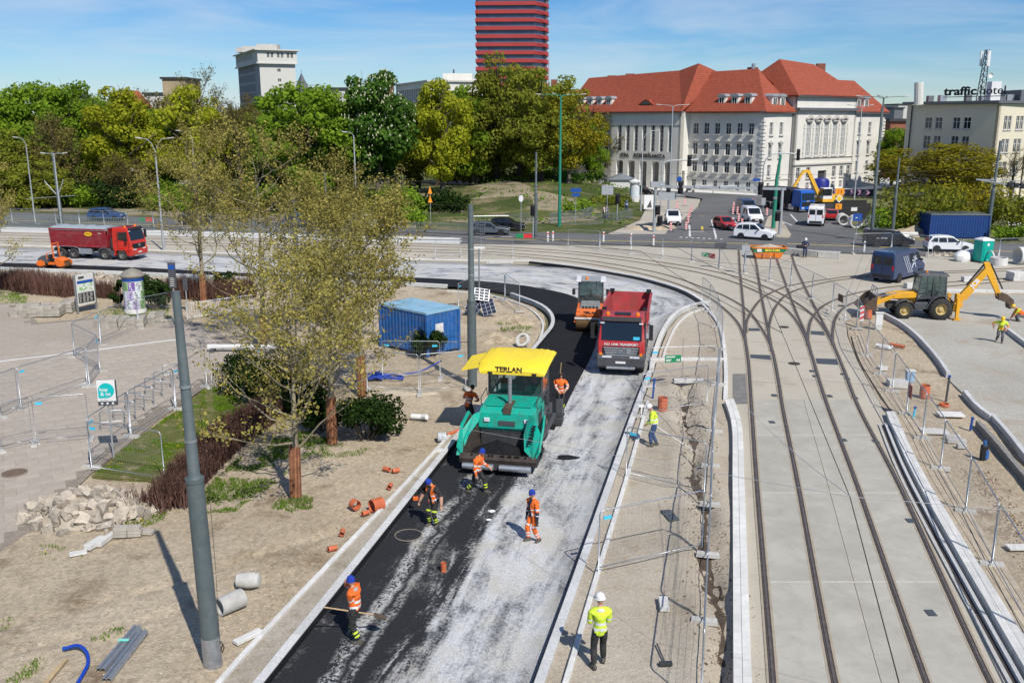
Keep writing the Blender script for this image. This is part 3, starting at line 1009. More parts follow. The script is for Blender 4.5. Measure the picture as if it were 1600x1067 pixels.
kerb_line('site_kerb_outer',[(1527,667),(1556,699),(1600,752),(1680,840)],.2,.5,.30,1.0,mat('weathered_kerb',(.22,.21,.19),.9,0,.2,4))
kerb_line('site_kerb_far',[(1571,518),(1600,540),(1660,585)],.22,.42,.32,1.0,M_gran)
kerb_line('white_kerb_far',[(1478,455),(1600,457),(1800,462)],.35,.3,.16,1.5,M_concl)
# asphalt streets beyond the works
asph=[(-900,300),(-300,322),(0,331),(300,342),(700,361),(1000,366),(1040,366),(1300,373),(1600,381),(2200,398),(2200,422),(1600,403),(1300,394),(1000,383),(700,379),(300,363),(0,354),(-300,346),(-900,332)]
zone('street',asph,M_asph,.01)
zone('side_street',[(1040,366.5),(1072,341),(1092,323),(1098,311),(1060,304),(960,300),(960,294),(1192,306),(1245,300),(1300,297),(1330,300),(1290,318),(1340,362),(1350,374.5),(1300,373)],M_asph,.006)
zone('pavement_izba',[(900,296),(1020,301),(1100,309),(1185,312),(1250,305),(1420,290),(1420,270),(1190,290),(900,286)],M_concl,-.02)
zone('pavement_corner',[(950,366),(1038,366),(1070,341),(1090,323),(1094,312),(1020,305),(985,305),(1010,325),(1000,345)],mat('pavement_slabs',(.40,.36,.30),.95,0,.12,.4),.05)
zone('traffic_island',[(1190,365),(1200,340),(1212,335),(1222,345),(1236,368),(1232,373),(1205,371)],M_dirt2,.12,skirt=.14)
M_yline=mat('yellow_line',(.62,.45,.06),.8,0,.15,2)
def line_pix(pix,w,m,z=.018):
 pth=resample([G(*p)for p in pix],4.0)
 mb=MB();ribbon(pth,-w/2,w/2,z-.006,z,mb)
 return structure(mb.obj('road_marking',m))
line_pix([(-300,336),(0,344),(300,354),(700,372)],.22,M_yline)
line_pix([(760,373.5),(1000,377.5),(1170,381)],.22,M_yline)
line_pix([(1230,381),(1600,394),(1900,404)],.22,M_yline)
for q in([(1112,344),(1119,372)],[(1077,352),(1078,370)],[(1076,362),(1100,362)],[(1235,335),(1246,347)],[(1145,340),(1155,356)],[(1224,347),(1237,352)]):
 line_pix(q,.22,M_white,.016)
for k in range(8):line_pix([(1062+k*9,371+k*.4),(1066+k*9,371.2+k*.4)],.5,M_white,.016)
line_pix([(1092,338),(1101,338)],.2,M_yline,.016);line_pix([(1097,354),(1097.4,360)],.25,M_yline,.016)
zone('verge_right',[(1290,318),(1330,300),(1420,296),(2200,330),(2200,396),(1600,380),(1352,374),(1340,362)],groundmat('verge',(.12,.15,.05),(.20,.19,.09),(.30,.25,.17),.15,2,.25,.5,8,.52),.03,1.2,lambda x,y:.06*fbm(x,y,.3,4))
heap('soil_heap',1425,368,3.3,1.6,1.0,M_dirt,'grey brown soil heap in front of the yellow mini excavator',11)
heap('soil_heap',1014,358,3.4,1.6,.75,M_dirt,'small sandy spoil heap at the foot of the left signal gantry post',12)
# park: grass, bare bank and the mound
def d_park(x,y):
 h=0.0
 for(cx,cy,rx,ry,hh)in((8,160,17,32,3.0),(-9,155,20,27,1.6),(-62,185,50,30,1.2)):
  d=((x-cx)/rx)**2+((y-cy)/ry)**2
  if d<1:h+=hh*(1-d)**1.5
 return h+.22*fbm(x,y,.12,5)
zone('park',[(-1400,262),(-900,299),(-300,321),(0,330),(300,341),(700,360),(948,366),(1000,344),(1008,325),(984,306),(940,298),(900,285),(900,240),(-200,225)],M_park,-.02,2.2,d_park)
M_bank=groundmat('bare_bank',(.27,.22,.145),(.34,.28,.195),(.11,.14,.045),.16,2,.25,.6,6,.50)
zone('bare_bank',[(640,330),(690,345),(740,352),(800,350),(860,349),(930,345),(945,335),(900,326),(840,322),(800,312),(740,306),(690,306),(650,316)],M_bank,.03,1.4,lambda x,y:d_park(x,y)+.03)
zone('trodden_verge',[(-300,319),(0,327),(200,335),(420,346),(650,356),(650,350),(420,340),(200,328),(0,321),(-300,312)],M_bank,.05,2.0,lambda x,y:d_park(x,y)+.02)
zone('park_path',[(300,283),(560,285),(700,283),(830,282),(830,285),(700,287),(560,289),(300,287)],M_concl,.06,2.0,lambda x,y:d_park(x,y)+.05)
# buildings
M_wallw=mat('white_render',(0.66,0.635,0.575),0.9,0,0.06,.25,bump=.08,bscale=8,dirt=(.50,.475,.42),damt=.4)
M_wallc=mat('cream_render',(0.62,0.55,0.40),0.9,0,0.06,.25,bump=.08,bscale=8)
M_wallh=mat('hotel_render',(0.64,0.585,0.455),0.9,0,0.06,.2,bump=.1,bscale=10)
M_stone=mat('grey_stone_trim',(0.48,0.46,0.42),0.9,0,0.1,1)
M_frame=mat('white_window_frame',(0.72,0.71,0.68),0.6,0,0.04)
M_curt=mat('pale_curtain_glass',(0.30,0.31,0.30),0.25,0,0.35,.8)
M_gutter=mat('zinc_gutter',(0.16,0.17,0.18),0.5,0.4,0.1,2)
def tilemat():
 m=bpy.data.materials.new('red_roof_tiles');m.use_nodes=True
 N,L=m.node_tree.nodes,m.node_tree.links
 p=N['Principled BSDF'];p.inputs['Roughness'].default_value=.8
 t=N.new('ShaderNodeTexCoord')
 sp=N.new('ShaderNodeSeparateXYZ');L.new(t.outputs['Object'],sp.inputs[0])
 mul=N.new('ShaderNodeMath');mul.operation='MULTIPLY';mul.inputs[1].default_value=2.6;L.new(sp.outputs[2],mul.inputs[0])
 fr=N.new('ShaderNodeMath');fr.operation='FRACT';L.new(mul.outputs[0],fr.inputs[0])
 nz=N.new('ShaderNodeTexNoise');nz.inputs['Scale'].default_value=1.6;nz.inputs['Detail'].default_value=8;nz.inputs['Roughness'].default_value=.75
 L.new(t.outputs['Object'],nz.inputs[0])
 r=N.new('ShaderNodeValToRGB')
 r.color_ramp.elements[0].position=.3;r.color_ramp.elements[0].color=(.20,.038,.017,1)
 r.color_ramp.elements[1].position=.72;r.color_ramp.elements[1].color=(.36,.078,.034,1)
 L.new(nz.outputs[0],r.inputs[0])
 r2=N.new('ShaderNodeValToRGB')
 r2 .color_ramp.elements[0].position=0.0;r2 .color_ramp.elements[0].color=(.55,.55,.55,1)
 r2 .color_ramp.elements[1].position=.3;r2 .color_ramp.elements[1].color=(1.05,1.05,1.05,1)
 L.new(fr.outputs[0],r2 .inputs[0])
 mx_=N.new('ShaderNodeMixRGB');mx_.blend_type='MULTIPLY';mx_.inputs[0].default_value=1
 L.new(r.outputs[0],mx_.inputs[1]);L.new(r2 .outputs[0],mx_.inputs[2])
 L.new(mx_.outputs[0],p.inputs['Base Color'])
 b=N.new('ShaderNodeBump');b.inputs['Strength'].default_value=.6;b.inputs['Distance'].default_value=.08
 L.new(fr.outputs[0],b.inputs['Height']);L.new(b.outputs[0],p.inputs['Normal'])
 MATS['tiles']=m
 return m
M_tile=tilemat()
M_tileorange=mat('orange_tiles',(.36,.11,.04),.85,0,.2,2)
_wm={}
def window_meshes(w,h,cols,rows,depth,fm,gm):
 k=(w,h,cols,rows,fm.name,gm.name)
 if k in _wm:return _wm[k]
 f=MB();t=.07
 f.box(-w/2,-w/2+t,0,.08,0,h);f.box(w/2-t,w/2,0,.08,0,h)
 f.box(-w/2+t,w/2-t,0,.08,0,t);f.box(-w/2+t,w/2-t,0,.08,h-t,h)
 for c in range(1,cols):
  x=-w/2+w*c/cols
  f.box(x-.04,x+.04,.01,.07,t,h-t)
 for r in range(1,rows):
  z=h*r/rows+(.12*h if rows==2 else 0)
  f.box(-w/2+t,w/2-t,.02,.06,z-.03,z+.03)
 fm_=f.mesh('window');fm_.materials.append(fm)
 p=MB().box(-w/2+.02,w/2-.02,.09,.11,.02,h-.02).mesh('pane');p.materials.append(gm)
 _wm[k]=(fm_,p)
 return _wm[k]
def facade(parent,A,B,z0,z1,ops,m,thick=.5,wallname='wall',sills=None):
 """wall from A to B (seen from outside A is on the left); ops: (x centre, width, sill z, height, style dict)"""
 A,B=Vector((A[0],A[1],0)),Vector((B[0],B[1],0))
 Lx=(B-A).length
 ang=math.atan2((B-A).y,(B-A).x)
 xs=sorted({0.0,Lx}|{round(o_[0]-o_[1]/2,3)for o_ in ops}|{round(o_[0]+o_[1]/2,3)for o_ in ops})
 zs=sorted({z0,z1}|{round(o_[2],3)for o_ in ops}|{round(o_[2]+o_[3],3)for o_ in ops})
 xs=[x for x in xs if-1e-4<=x<=Lx+1e-4]
 mb=MB()
 def hole(x,z):
  return any(abs(x-o_[0])<o_[1]/2 and o_[2]<z<o_[2]+o_[3]for o_ in ops)
 for i in range(len(xs)-1):
  run=None
  for j in range(len(zs)-1):
   if not hole((xs[i]+xs[i+1])/2,(zs[j]+zs[j+1])/2):
    mb.quad((xs[i],0,zs[j]),(xs[i+1],0,zs[j]),(xs[i+1],0,zs[j+1]),(xs[i],0,zs[j+1]))
 for o_ in ops:
  x0,x1,a,b=o_[0]-o_[1]/2,o_[0]+o_[1]/2,o_[2],o_[2]+o_[3]
  d=o_[4].get('depth',.28)
  mb.quad((x0,0,a),(x0,d,a),(x0,d,b),(x0,0,b));mb.quad((x1,d,a),(x1,0,a),(x1,0,b),(x1,d,b))
  mb.quad((x0,d,b),(x1,d,b),(x1,0,b),(x0,0,b));mb.quad((x0,0,a),(x1,0,a),(x1,d,a),(x0,d,a))
 mb.quad((0,0,z0),(0,thick,z0),(0,thick,z1),(0,0,z1));mb.quad((Lx,thick,z0),(Lx,0,z0),(Lx,0,z1),(Lx,thick,z1))
 mb.quad((0,0,z1),(Lx,0,z1),(Lx,thick,z1),(0,thick,z1))
 w=mb.obj(wallname,m,parent,fix=False)
 w.location=A;w.rotation_euler=(0,0,ang)
 for o_ in ops:
  st=o_[4]
  if st.get('none'):continue
  fme,pme=window_meshes(o_[1],o_[3],st.get('cols',2),st.get('rows',2),0,st.get('fm',M_frame),st.get('gm',M_glass_b))
  p=A+(B-A).normalized()*o_[0]
  nin=Vector((-math.sin(ang),math.cos(ang),0))
  d=st.get('depth',.28)-.12
  q=p+nin*d
  wi=place(fme,st.get('name','window'),parent,(q.x,q.y,o_[2]),(0,0,ang))
  place(pme,'pane',wi)
  if st.get('sill',True):
   key=('sill',o_[1],st.get('sd',.22))
   if key not in _wm:
    sd=st.get('sd',.22)
    _wm[key]=MB().box(-o_[1]/2-.12,o_[1]/2+.12,-sd,.05,-.16,0).mesh('sill');_wm[key].materials.append(M_stone)
   s_=place(_wm[key],'sill',wi,(0,-d,0))
  if st.get('hood'):
   key=('hood',o_[1])
   if key not in _wm:
    hb=MB().box(-o_[1]/2-.2,o_[1]/2+.2,-.32,.02,.35,.52);hb.box(-.18,.18,-.24,.02,.02,.75)
    _wm[key]=hb.mesh('hood');_wm[key].materials.append(M_stone)
   place(_wm[key],'hood',wi,(0,-d,o_[3]))
  if st.get('key'):
   key=('key',o_[1])
   if key not in _wm:
    hb=MB().box(-.14,.14,-.16,.02,0,.5)
    for k in range(7):
     t0=PI*k/6
     hb.box(-.05-math.cos(t0)*o_[1]*.52,.05-math.cos(t0)*o_[1]*.52,-.08,.02,math.sin(t0)*.32-.06,math.sin(t0)*.32+.08)
    _wm[key]=hb.mesh('keystone');_wm[key].materials.append(M_stone)
   place(_wm[key],'keystone',wi,(0,-d,o_[3]))
 return w
def band(parent,name,A,B,z0,z1,out,m,ext=0.0):
 A,B=Vector((A[0],A[1],0)),Vector((B[0],B[1],0))
 d=(B-A).normalized();n=Vector((d.y,-d.x,0))
 a,b=A-d*ext,B+d*ext
 mb=MB()
 vs=[a+n*out,b+n*out,b-n*.1,a-n*.1]
 mb.prism([(v.x,v.y)for v in vs],z0,z1,'z')
 return mb.obj(name,m,parent)
def roof_poly(parent,name,polys,m,thick=.25):
 mb=MB()
 for pl in polys:
  n=len(pl)
  top=[Vector(p)for p in pl]
  mb.add(top+[p-Vector((0,0,thick))for p in top],[tuple(range(n)),tuple(range(n,2*n))[::-1]]+[(i,(i+1)%n,n+(i+1)%n,n+i)for i in range(n)])
 return mb.obj(name,m,parent)
# guild chamber: corner building with red roof
IZ=thing('chamber_building','large pale corner building with steep red tiled roof, portico and tall hall windows','building',(0,0,0))
C0=Vector((44.3,168.5,0))
U=Vector((-.67,.742,0));V=Vector((.80,.60,0))
EAVE=14.3
def LP(t,o=0):return C0+U*t+Vector((-U.y,U.x,0))*(-o if False else 0)
NL=Vector((-U.y,U.x,0)).normalized()
if NL.y>0:NL=-NL
NR=Vector((V.y,-V.x,0))
L1=C0+U*16.2
ops=[]
for k in range(6):
 x=15.8-(1.75+k*2.42)if False else 1.55+k*2.42
 ops+=[(x,1.15,10.3,2.0,dict(sd=.35)),(x,1.15,6.55,2.1,dict(sd=.38,hood=True)),(x,1.2,2.95+.4,2.0,dict(sd=.4,key=True)),(x,1.05,.35,1.6,dict(sill=False,cols=2))]
facade(IZ,L1,C0,0,EAVE,ops,M_wallw)
PO=2.6
P0,P1=L1+NL*PO,L1+NL*PO+U*17.5
pops=[]
for k in range(7):
 x=2.4+k*2.12
 pops.append((x,1.05,6.9,5.0,dict(cols=2,rows=6,depth=.6,sill=False,gm=M_glass)))
for k in range(5):
 x=2.6+k*3.05
 pops.append((x,1.8,.05,5.0,dict(none=True,depth=1.0)))
facade(IZ,P1,P0,0,EAVE,pops,M_wallw,thick=1.0,wallname='portico_wall')
dl=(P0-P1).normalized();angp=math.atan2(dl.y,dl.x)
for k in range(5):
 x=2.6+k*3.05
 ar=MB()
 pts_=[(-.875,1.0)]+[(-.875*math.cos(PI*i/10),.38+.5*math.sin(PI*i/10))for i in range(11)]+[(.875,1.0)]
 ar.prism(pts_,.04,.9,'y')
 o=ar.obj('arch_head',M_wallw,IZ);q=P1+dl*x
 o.location=(q.x,q.y,4.12);o.rotation_euler=(0,0,angp)
nin=-NL
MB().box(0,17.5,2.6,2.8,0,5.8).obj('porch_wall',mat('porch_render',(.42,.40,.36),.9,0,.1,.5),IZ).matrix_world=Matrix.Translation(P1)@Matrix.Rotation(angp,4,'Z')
MB().box(0,17.5,.9,2.7,5.3,5.6).obj('porch_ceiling',M_wallw,IZ).matrix_world=Matrix.Translation(P1)@Matrix.Rotation(angp,4,'Z')
for k in range(5):
 q=P1+dl*(2.6+k*3.05)+nin*2.5
 d_=MB().box(-.7,.7,-.02,.06,0,3.2).obj('door',M_dark,IZ);d_.location=q;d_.rotation_euler=(0,0,angp)
for bd_,xo_ in(('IZBA',3.9),('RZEMIEŚLNICZA',10.2)):text('facade_lettering',bd_,1.0,mat('bronze_letters',(.10,.085,.07),.5,.3,0),IZ,P1+dl*xo_+NL*.06+Vector((0,0,6.05)),(PI/2,0,angp),.05,bold=.012,sx=1.05)
facade(IZ,P0,L1,0,EAVE,[(1.3,1.0,0.05,3.4,dict(none=True,depth=.5))],M_wallw)
W0,W1=P1-NL*.5,P1-NL*.5+U*13
lo=[]
for k in range(5):
 x=1.4+k*2.5
 for(z,h)in((10.3,2.0),(6.55,2.1),(3.3,2.0),(.4,1.5)):lo.append((x,1.1,z,h,dict(sd=.3)))
facade(IZ,W1,W0,0,EAVE,lo,M_wallw)
facade(IZ,P1-NL*.5,P1,0,EAVE,[],M_wallw)
S1,S2,S3=8.2,26.5,37.5
R0,Ra,Rb,Rc=C0,C0+V*S1,C0+V*S2,C0+V*S3
def narrow(n0,length,xs_):
 r=[]
 for x in xs_:
  r+=[(x,.95,10.2,2.2,dict(sd=.25)),(x,.95,6.2,2.3,dict(sd=.25,hood=True)),(x,.95,2.9,2.1,dict(sd=.25)),(x,.85,.3,1.5,dict(sill=False))]
 return r
facade(IZ,R0,Ra,0,EAVE,narrow(0,S1,(2.2,5.0)),M_wallw)
HO=.7
HA,HB=Ra+NR*HO,Rb+NR*HO
ho=[]
for k in range(5):
 ho.append((3.9+k*2.65,1.35,6.3,6.0,dict(cols=3,rows=7,depth=.35,gm=M_curt,sd=.3)))
for k,x in enumerate((1.6,4.6,12.6,15.0,17.2)):
 ho.append((x,1.2,2.3,2.0,dict(sd=.25)))
 ho.append((x,1.0,.2,1.3,dict(sill=False)))
ho.append((8.9,2.6,.02,3.6,dict(none=True,depth=.6)))
facade(IZ,HA,HB,0,17.0,ho,M_wallw)
facade(IZ,Ra,HA,0,17.0,[],M_wallw);facade(IZ,HB,Rb,0,17.0,[],M_wallw)
facade(IZ,Rb,Rc,0,EAVE,narrow(0,9.5,(2.6,6.0)),M_wallw)
facade(IZ,Rc,Rc+Vector((-NR.x,-NR.y,0))*12,0,EAVE,[],M_wallw)
angr=math.atan2(V.y,V.x)
dm=MB().box(-1.25,1.25,-.05,.1,0,3.5).obj('door',M_dark,IZ);q=HA+V*8.9-NR*.5;dm.location=q;dm.rotation_euler=(0,0,angr)
for k in range(5):
 x=3.9+k*2.65;q=HA+V*x+NR*.05
 b_=MB();b_.prism([(-1.15,12.9),(-1.15,13.15),(-.75,13.35),(0,13.75),(.75,13.35),(1.15,13.15),(1.15,12.9),(.6,13.0),(0,13.2),(-.6,13.0)],-.35,0,'y')
 b_.box(-.9,.9,-.22,0,12.55,12.75)
 o=b_.obj('pediment',M_stone,IZ);o.location=q;o.rotation_euler=(0,0,angr)
for k in range(6):
 x=2.58+k*2.65;q=HA+V*x+NR*.02;b_=MB()
 for j in range(11):b_.box(-.28 if j%2 else-.2,.28 if j%2 else.2,-.12,.02,6.4+j*.55,6.78+j*.55)
 o=b_.obj('quoin_strip',M_wallw,IZ);o.location=q;o.rotation_euler=(0,0,angr)
def quoins(P_,ang_,z1):
 for s_ in range(1):
  b_=MB()
  for j in range(int(z1/.62)):b_.box(-.75 if j%2 else-.45,.14,-.14,.55,j*.62+.1,j*.62+.55)
  o=b_.obj('quoin_strip',M_wallw,IZ);o.location=P_;o.rotation_euler=(0,0,ang_)
quoins(C0,math.atan2(-U.y,-U.x),13.4)
b_=MB()
for j in range(21):b_.box(-.1,.8 if j%2 else.5,-.14,.3,j*.62+.1,j*.62+.55)
o=b_.obj('quoin_strip',M_wallw,IZ);o.location=C0;o.rotation_euler=(0,0,angr)
b_=MB()
for j in range(21):b_.box(-.8 if j%2 else-.5,.12,-.14,.3,j*.62+.1,j*.62+.55)
o=b_.obj('quoin_strip',M_wallw,IZ);o.location=Rc;o.rotation_euler=(0,0,angr)
for(a,b,z0_,z1_,out,mm,nm)in((L1,C0,2.25,2.45,.14,M_stone,'plinth'),(R0,Ra,2.25,2.45,.14,M_stone,'plinth'),(HA,HB,4.75,5.05,.3,M_stone,'cornice'),(HA,HB,6.0,6.14,.2,M_stone,'cornice'),(L1,C0,EAVE-.25,EAVE+.1,.75,M_gutter,'gutter'),(P1,P0,EAVE-.25,EAVE+.1,.5,M_gutter,'gutter'),(W1,W0,EAVE-.25,EAVE+.1,.6,M_gutter,'gutter'),(R0,Ra,EAVE-.3,EAVE+.1,.6,M_gutter,'gutter'),(Rb,Rc,EAVE-.3,EAVE+.1,.6,M_gutter,'gutter'),(HA,HB,14.5,15.0,.7,M_gutter,'cornice'),(HA,HB,16.9,17.2,.7,M_gutter,'gutter'),(P1,P0,11.9,12.0,.1,M_stone,'cornice')):
 band(IZ,nm,a,b,z0_,z1_,out,mm,.5 if nm in('gutter',)else.05)
dp=MB()
for q in(Ra-V*.25+NR*.12,Rb+V*.3+NR*.12):MB().cyl((q.x,q.y,.2),(q.x,q.y,EAVE),.09,n=8).obj('downpipe',M_gutter,IZ)
ez=EAVE+.1
DEP=14.0;RH=22.0
def off(p,a):return p+NL*a
e0=C0+NL*.7-U*.8;e1=W1+NL*.7
rid0=C0-NL*DEP/2+U*6.5;rid1=W1-NL*DEP/2
bk0=C0-NL*DEP-U*0;bk1=W1-NL*DEP
z_=lambda p,z:(p.x,p.y,z)
roof=roof_poly(IZ,'roof',[[z_(e0,ez),z_(e1,ez),z_(rid1,RH-.8),z_(rid0,RH)],[z_(bk0,ez),z_(rid0,RH),z_(rid1,RH-.8),z_(bk1,ez)],[z_(e0,ez),z_(rid0,RH),z_(Ra+NR*.6,ez)],[z_(Ra+NR*.6,ez),z_(rid0,RH),z_(Ra-NR*9,ez+5)]],M_tile)
pe0,pe1=P0+NL*.5-U*.4,P1+NL*.5+U*.4
apex=(L1+U*1.6)-NL*4.2
roof_poly(IZ,'portico_roof',[[z_(W1+NL*1.0,ez+.02),z_(pe0,ez+.02),z_(apex,RH+1.3),z_(apex+U*5-NL*.6,RH+.2),z_(W1-NL*6.6,RH-.5)],[z_(pe0,ez+.02),z_(L1-U*.4-NL*3,ez+3.4),z_(apex,RH+1.3)],[z_(L1-U*.4-NL*3,ez+3.4),z_(L1-U*.4-NL*8,RH-.3),z_(apex,RH+1.3)],[z_(apex,RH+1.3),z_(L1-NL*8,RH-.2),z_(W1-NL*9,RH-1),z_(W1-NL*6.6,RH-.5),z_(apex+U*5-NL*.6,RH+.2)]],M_tile)
hA,hB=HA+NR*.7-V*.8,HB+NR*.7+V*.8
hC,hD=hB-NR*17,hA-NR*17
r1,r2=(hA-NR*8.5+V*5.0),(hB-NR*8.5-V*4.2)
HZ=17.2
roof_poly(IZ,'hall_roof',[[z_(hA,HZ),z_(hB,HZ),z_(r2,23.3),z_(r1,23.9)],[z_(hD,HZ),z_(hA,HZ),z_(r1,23.9)],[z_(hB,HZ),z_(hC,HZ),z_(r2,23.3)],[z_(hC,HZ),z_(hD,HZ),z_(r1,23.9),z_(r2,23.3)]],M_tile)
facade(IZ,hD+V*.9,HA,EAVE,17.0,[],M_wallw)
roof_poly(IZ,'end_roof',[[z_(Rb+NR*.6,ez),z_(Rc+NR*.6+V*.6,ez),z_(Rc-NR*6-V*2.5,20.5),z_(Rb-NR*6,20.5)],[z_(Rc+NR*.6+V*.6,ez),z_(Rc-NR*13+V*.6,ez),z_(Rc-NR*6-V*2.5,20.5)]],M_tile)
M_dz=mat('zinc_dormer',(.34,.35,.36),.5,.3,.1)
def dormer(P_,ang_,z,nm='dormer'):
 d_=MB()
 d_.box(-.75,.75,0,3.0,0,1.75)
 o=d_.obj(nm,M_wallw,IZ);o.location=(P_.x,P_.y,z);o.rotation_euler=(0,0,ang_)
 t_=MB();pts_=[(-.95,1.72)]+[(-.95*math.cos(PI*i/8),1.75+.5*math.sin(PI*i/8))for i in range(9)]+[(.95,1.72)]
 t_.prism(pts_,-.25,3.2,'y');t_.obj('dormer_hood',M_dz,o)
 MB().box(-.45,.45,-.05,.05,.2,1.5).obj('pane',M_glass_b,o)
 f_=MB();f_.box(-.04,.04,-.09,0,.2,1.5);f_.box(-.52,-.45,-.09,0,.2,1.5);f_.box(.45,.52,-.09,0,.2,1.5);f_.box(-.52,.52,-.09,0,1.5,1.58);f_.obj('frame',M_frame,o)
al=math.atan2(-U.y,-U.x)
for t in(3.9,6.7,9.5):dormer(C0+U*t-NL*.55,al,ez+.85)
for t in(1.6,4.2,6.8,9.4):dormer(W0+U*t-NL*.55,al,ez+.85)
for t in(3.2,5.4):dormer(C0+V*t-NR*.4,angr,ez+.75)
for t in(S2+2.2,S2+4.8):dormer(C0+V*t-NR*.4,angr,ez+.75)
eb=MB();pts_=[(-1.9,0)]+[(-1.9+3.8*i/10,.95*math.sin(PI*i/10)**1.4)for i in range(11)]+[(1.9,0)]
eb.prism(pts_[1:-1],0,2.4,'y');o=eb.obj('eyebrow_dormer',M_tile,IZ);q=P1 .lerp(P0,.47)-NL*.75;o.location=(q.x,q.y,ez+1.35);o.rotation_euler=(0,0,angp)
MB().prism([(-1.1+2.2*i/8,.62*math.sin(PI*i/8))for i in range(9)],-.06,.02,'y').obj('pane',M_glass,o)
for(p_,z)in((C0+U*9-NL*9,RH-.6),(W0+U*3-NL*8.4,RH-.9),(W0+U*8-NL*8.4,RH-1.1)):
 MB().box(p_.x-.9,p_.x+.9,p_.y-.5,p_.y+.5,z-2,z+1.0).obj('chimney',mat('brick_chimney',(.22,.08,.05),.9,0,.2,2),roof)
q=r2-NR*1+V*3.5;MB().box(q.x-.8,q.x+.8,q.y-.5,q.y+.5,20,23.6).obj('chimney',MATS['brick_chimney'],roof)
q=C0+U*8.2-NL*8;MB().cyl((q.x,q.y,RH-1),(q.x,q.y,RH+1.0),.35,n=12).obj('roof_vent',M_steel,roof)
# hotel at the right
HT_=thing('hotel_building','cream four storey hotel with flat roof and black roof lettering, right edge','building',(0,0,0))
c0=G(1545,312);c0 .z=0
hl=c0+Vector((-.50,.866,0))*17.5
hr=c0+Vector((.866,.5,0))*11.5
EH=15.4
hw=[]
for(z,h)in((11.4,1.9),(7.9,2.3),(4.3,2.1),(.8,2.1)):
 for x in(4.6,6.6,10.0,12.0):hw.append((x,1.35,z,h,dict(depth=.2,sd=.15,fm=M_frame)))
facade(HT_,hl,c0,0,EH,hw,M_wallh)
hw=[]
for z in(11.3,7.6,3.9,.6):
 for x in(2.1,3.2,5.4,6.5):hw.append((x,.95,z,2.2,dict(depth=.2,sd=.15)))
facade(HT_,c0,c0+Vector((.866,.5,0))*8.4,0,EH,hw,M_wallh)
facade(HT_,c0+Vector((.866,.5,0))*8.4+Vector((.1,-.1,0)),c0+Vector((.866,.5,0))*26,0,EH-.6,[(3+3.2*k,1.4,z,1.9,dict(sd=.15))for k in range(6)for z in(11,7.4,3.8)],M_wallc,wallname='yellow_wall')
q=c0+Vector((.866,.5,0))*8.3;MB().cyl((q.x,q.y-.1,0),(q.x,q.y-.1,EH),.1,n=8).obj('downpipe',M_dark,HT_)
q=hl.lerp(c0,.06);MB().cyl((q.x-.1,q.y-.1,0),(q.x-.1,q.y-.1,EH),.1,n=8).obj('downpipe',M_dark,HT_)
ha=hl+Vector((-.9,.2,0));hb=c0+Vector((-.55,-.75,0));hc=c0+Vector((.866,.5,0))*9+Vector((.3,-.6,0));hd=hl+Vector((.866,.5,0))*24;he=c0+Vector((.866,.5,0))*26
roof_poly(HT_,'roof',[[z_(ha,EH+.55),z_(hb,EH+.55),z_(hc,EH+.55),z_(he,EH+.55),z_(hd,EH+.55)]],M_gutter,.45)
ah=math.atan2((c0-hl).y,(c0-hl).x)
mid=hl.lerp(c0,.53)
M_let=mat('black_letters',(.006,.006,.007),.5,0,0)
def roof_word(body,x0,x1,size,bold):
 dr=(c0-hl).normalized();ins=Vector((.866,.5,0))*.9
 def solve(px):
  k=(px-800)/FPX
  best=min(range(0,400),key=lambda i:abs((hl+ins+dr*(i*.05-1)).x-k*(hl+ins+dr*(i*.05-1)).y*1.0))
  return hl+ins+dr*(best*.05-1)
 a,b=solve(x0),solve(x1)
 o=text('roof_lettering',body,size,M_let,HT_,(a+b)/2+Vector((0,0,EH+2.15)),(PI/2,0,ah),.06,bold=bold)
 o.scale.x=(b-a).length/(o.data.vertices and(max(v.co.x for v in o.data.vertices)-min(v.co.x for v in o.data.vertices)))
 MB().box(-(b-a).length/2,(b-a).length/2,-.04,.04,EH+1.2,EH+1.32).obj('letter_rail',M_dark,HT_).matrix_world=Matrix.Translation((a+b)/2)@Matrix.Rotation(ah,4,'Z')
roof_word('traffic',1452,1502,1.9,.05);roof_word('hotel',1507,1545,1.9,.0)
def rooftop(px,py0,py1,Y,r,m,nm,sq=False):
 a,b=at_depth(px,py0,Y),at_depth(px,py1,Y)
 mb=MB()
 if sq:mb.box(a.x-r,a.x+r,Y-r,Y+r,min(a.z,EH),b.z)
 else:mb.cyl((a.x,Y,min(a.z,EH)),(b.x,Y,b.z),r,n=12)
 return mb.obj(nm,m,HT_)
rooftop(1436,157,129,165,.75,M_concl,'roof_cylinder')
rooftop(1552,148,128,168,.85,M_white,'roof_cabinet',True)
for k,x in enumerate((1453,1472,1512,1536,1565,1576)):rooftop(x,157,150-(k%3),174,.5+.1*(k%2),M_steel if k%2 else M_gutter,'roof_unit',True)
a=at_depth(1590,152,175);MB().box(a.x-1,a.x+14,172,180,15,a.z+1.2).obj('penthouse',M_gutter,HT_)
a,b=at_depth(1532,152,160),at_depth(1536,78,160)
mast=thing('antenna_mast','thin lattice antenna mast with white panels standing on the hotel roof','antenna mast',(a.x,160,EH+.5))
ms=MB();Hm=b.z-(EH+.5)
for k in range(3):
 t=2*PI*k/3;ms.cyl((.75*math.cos(t),.75*math.sin(t),0),(.35*math.cos(t)+.25,.35*math.sin(t),Hm),.07,n=6)
for j in range(9):
 z0_,z1_=Hm*j/9,Hm*(j+1)/9
 for k in range(3):
  t,t2=2*PI*k/3,2*PI*(k+1)/3
  r0_,r1_=.75-.4*j/9,.75-.4*(j+1)/9
  ms.cyl((r0_*math.cos(t)+.25*j/9,r0_*math.sin(t),z0_),(r1_*math.cos(t2)+.25*(j+1)/9,r1_*math.sin(t2),z1_),.05,n=5)
ms.obj('lattice',M_dark,mast)
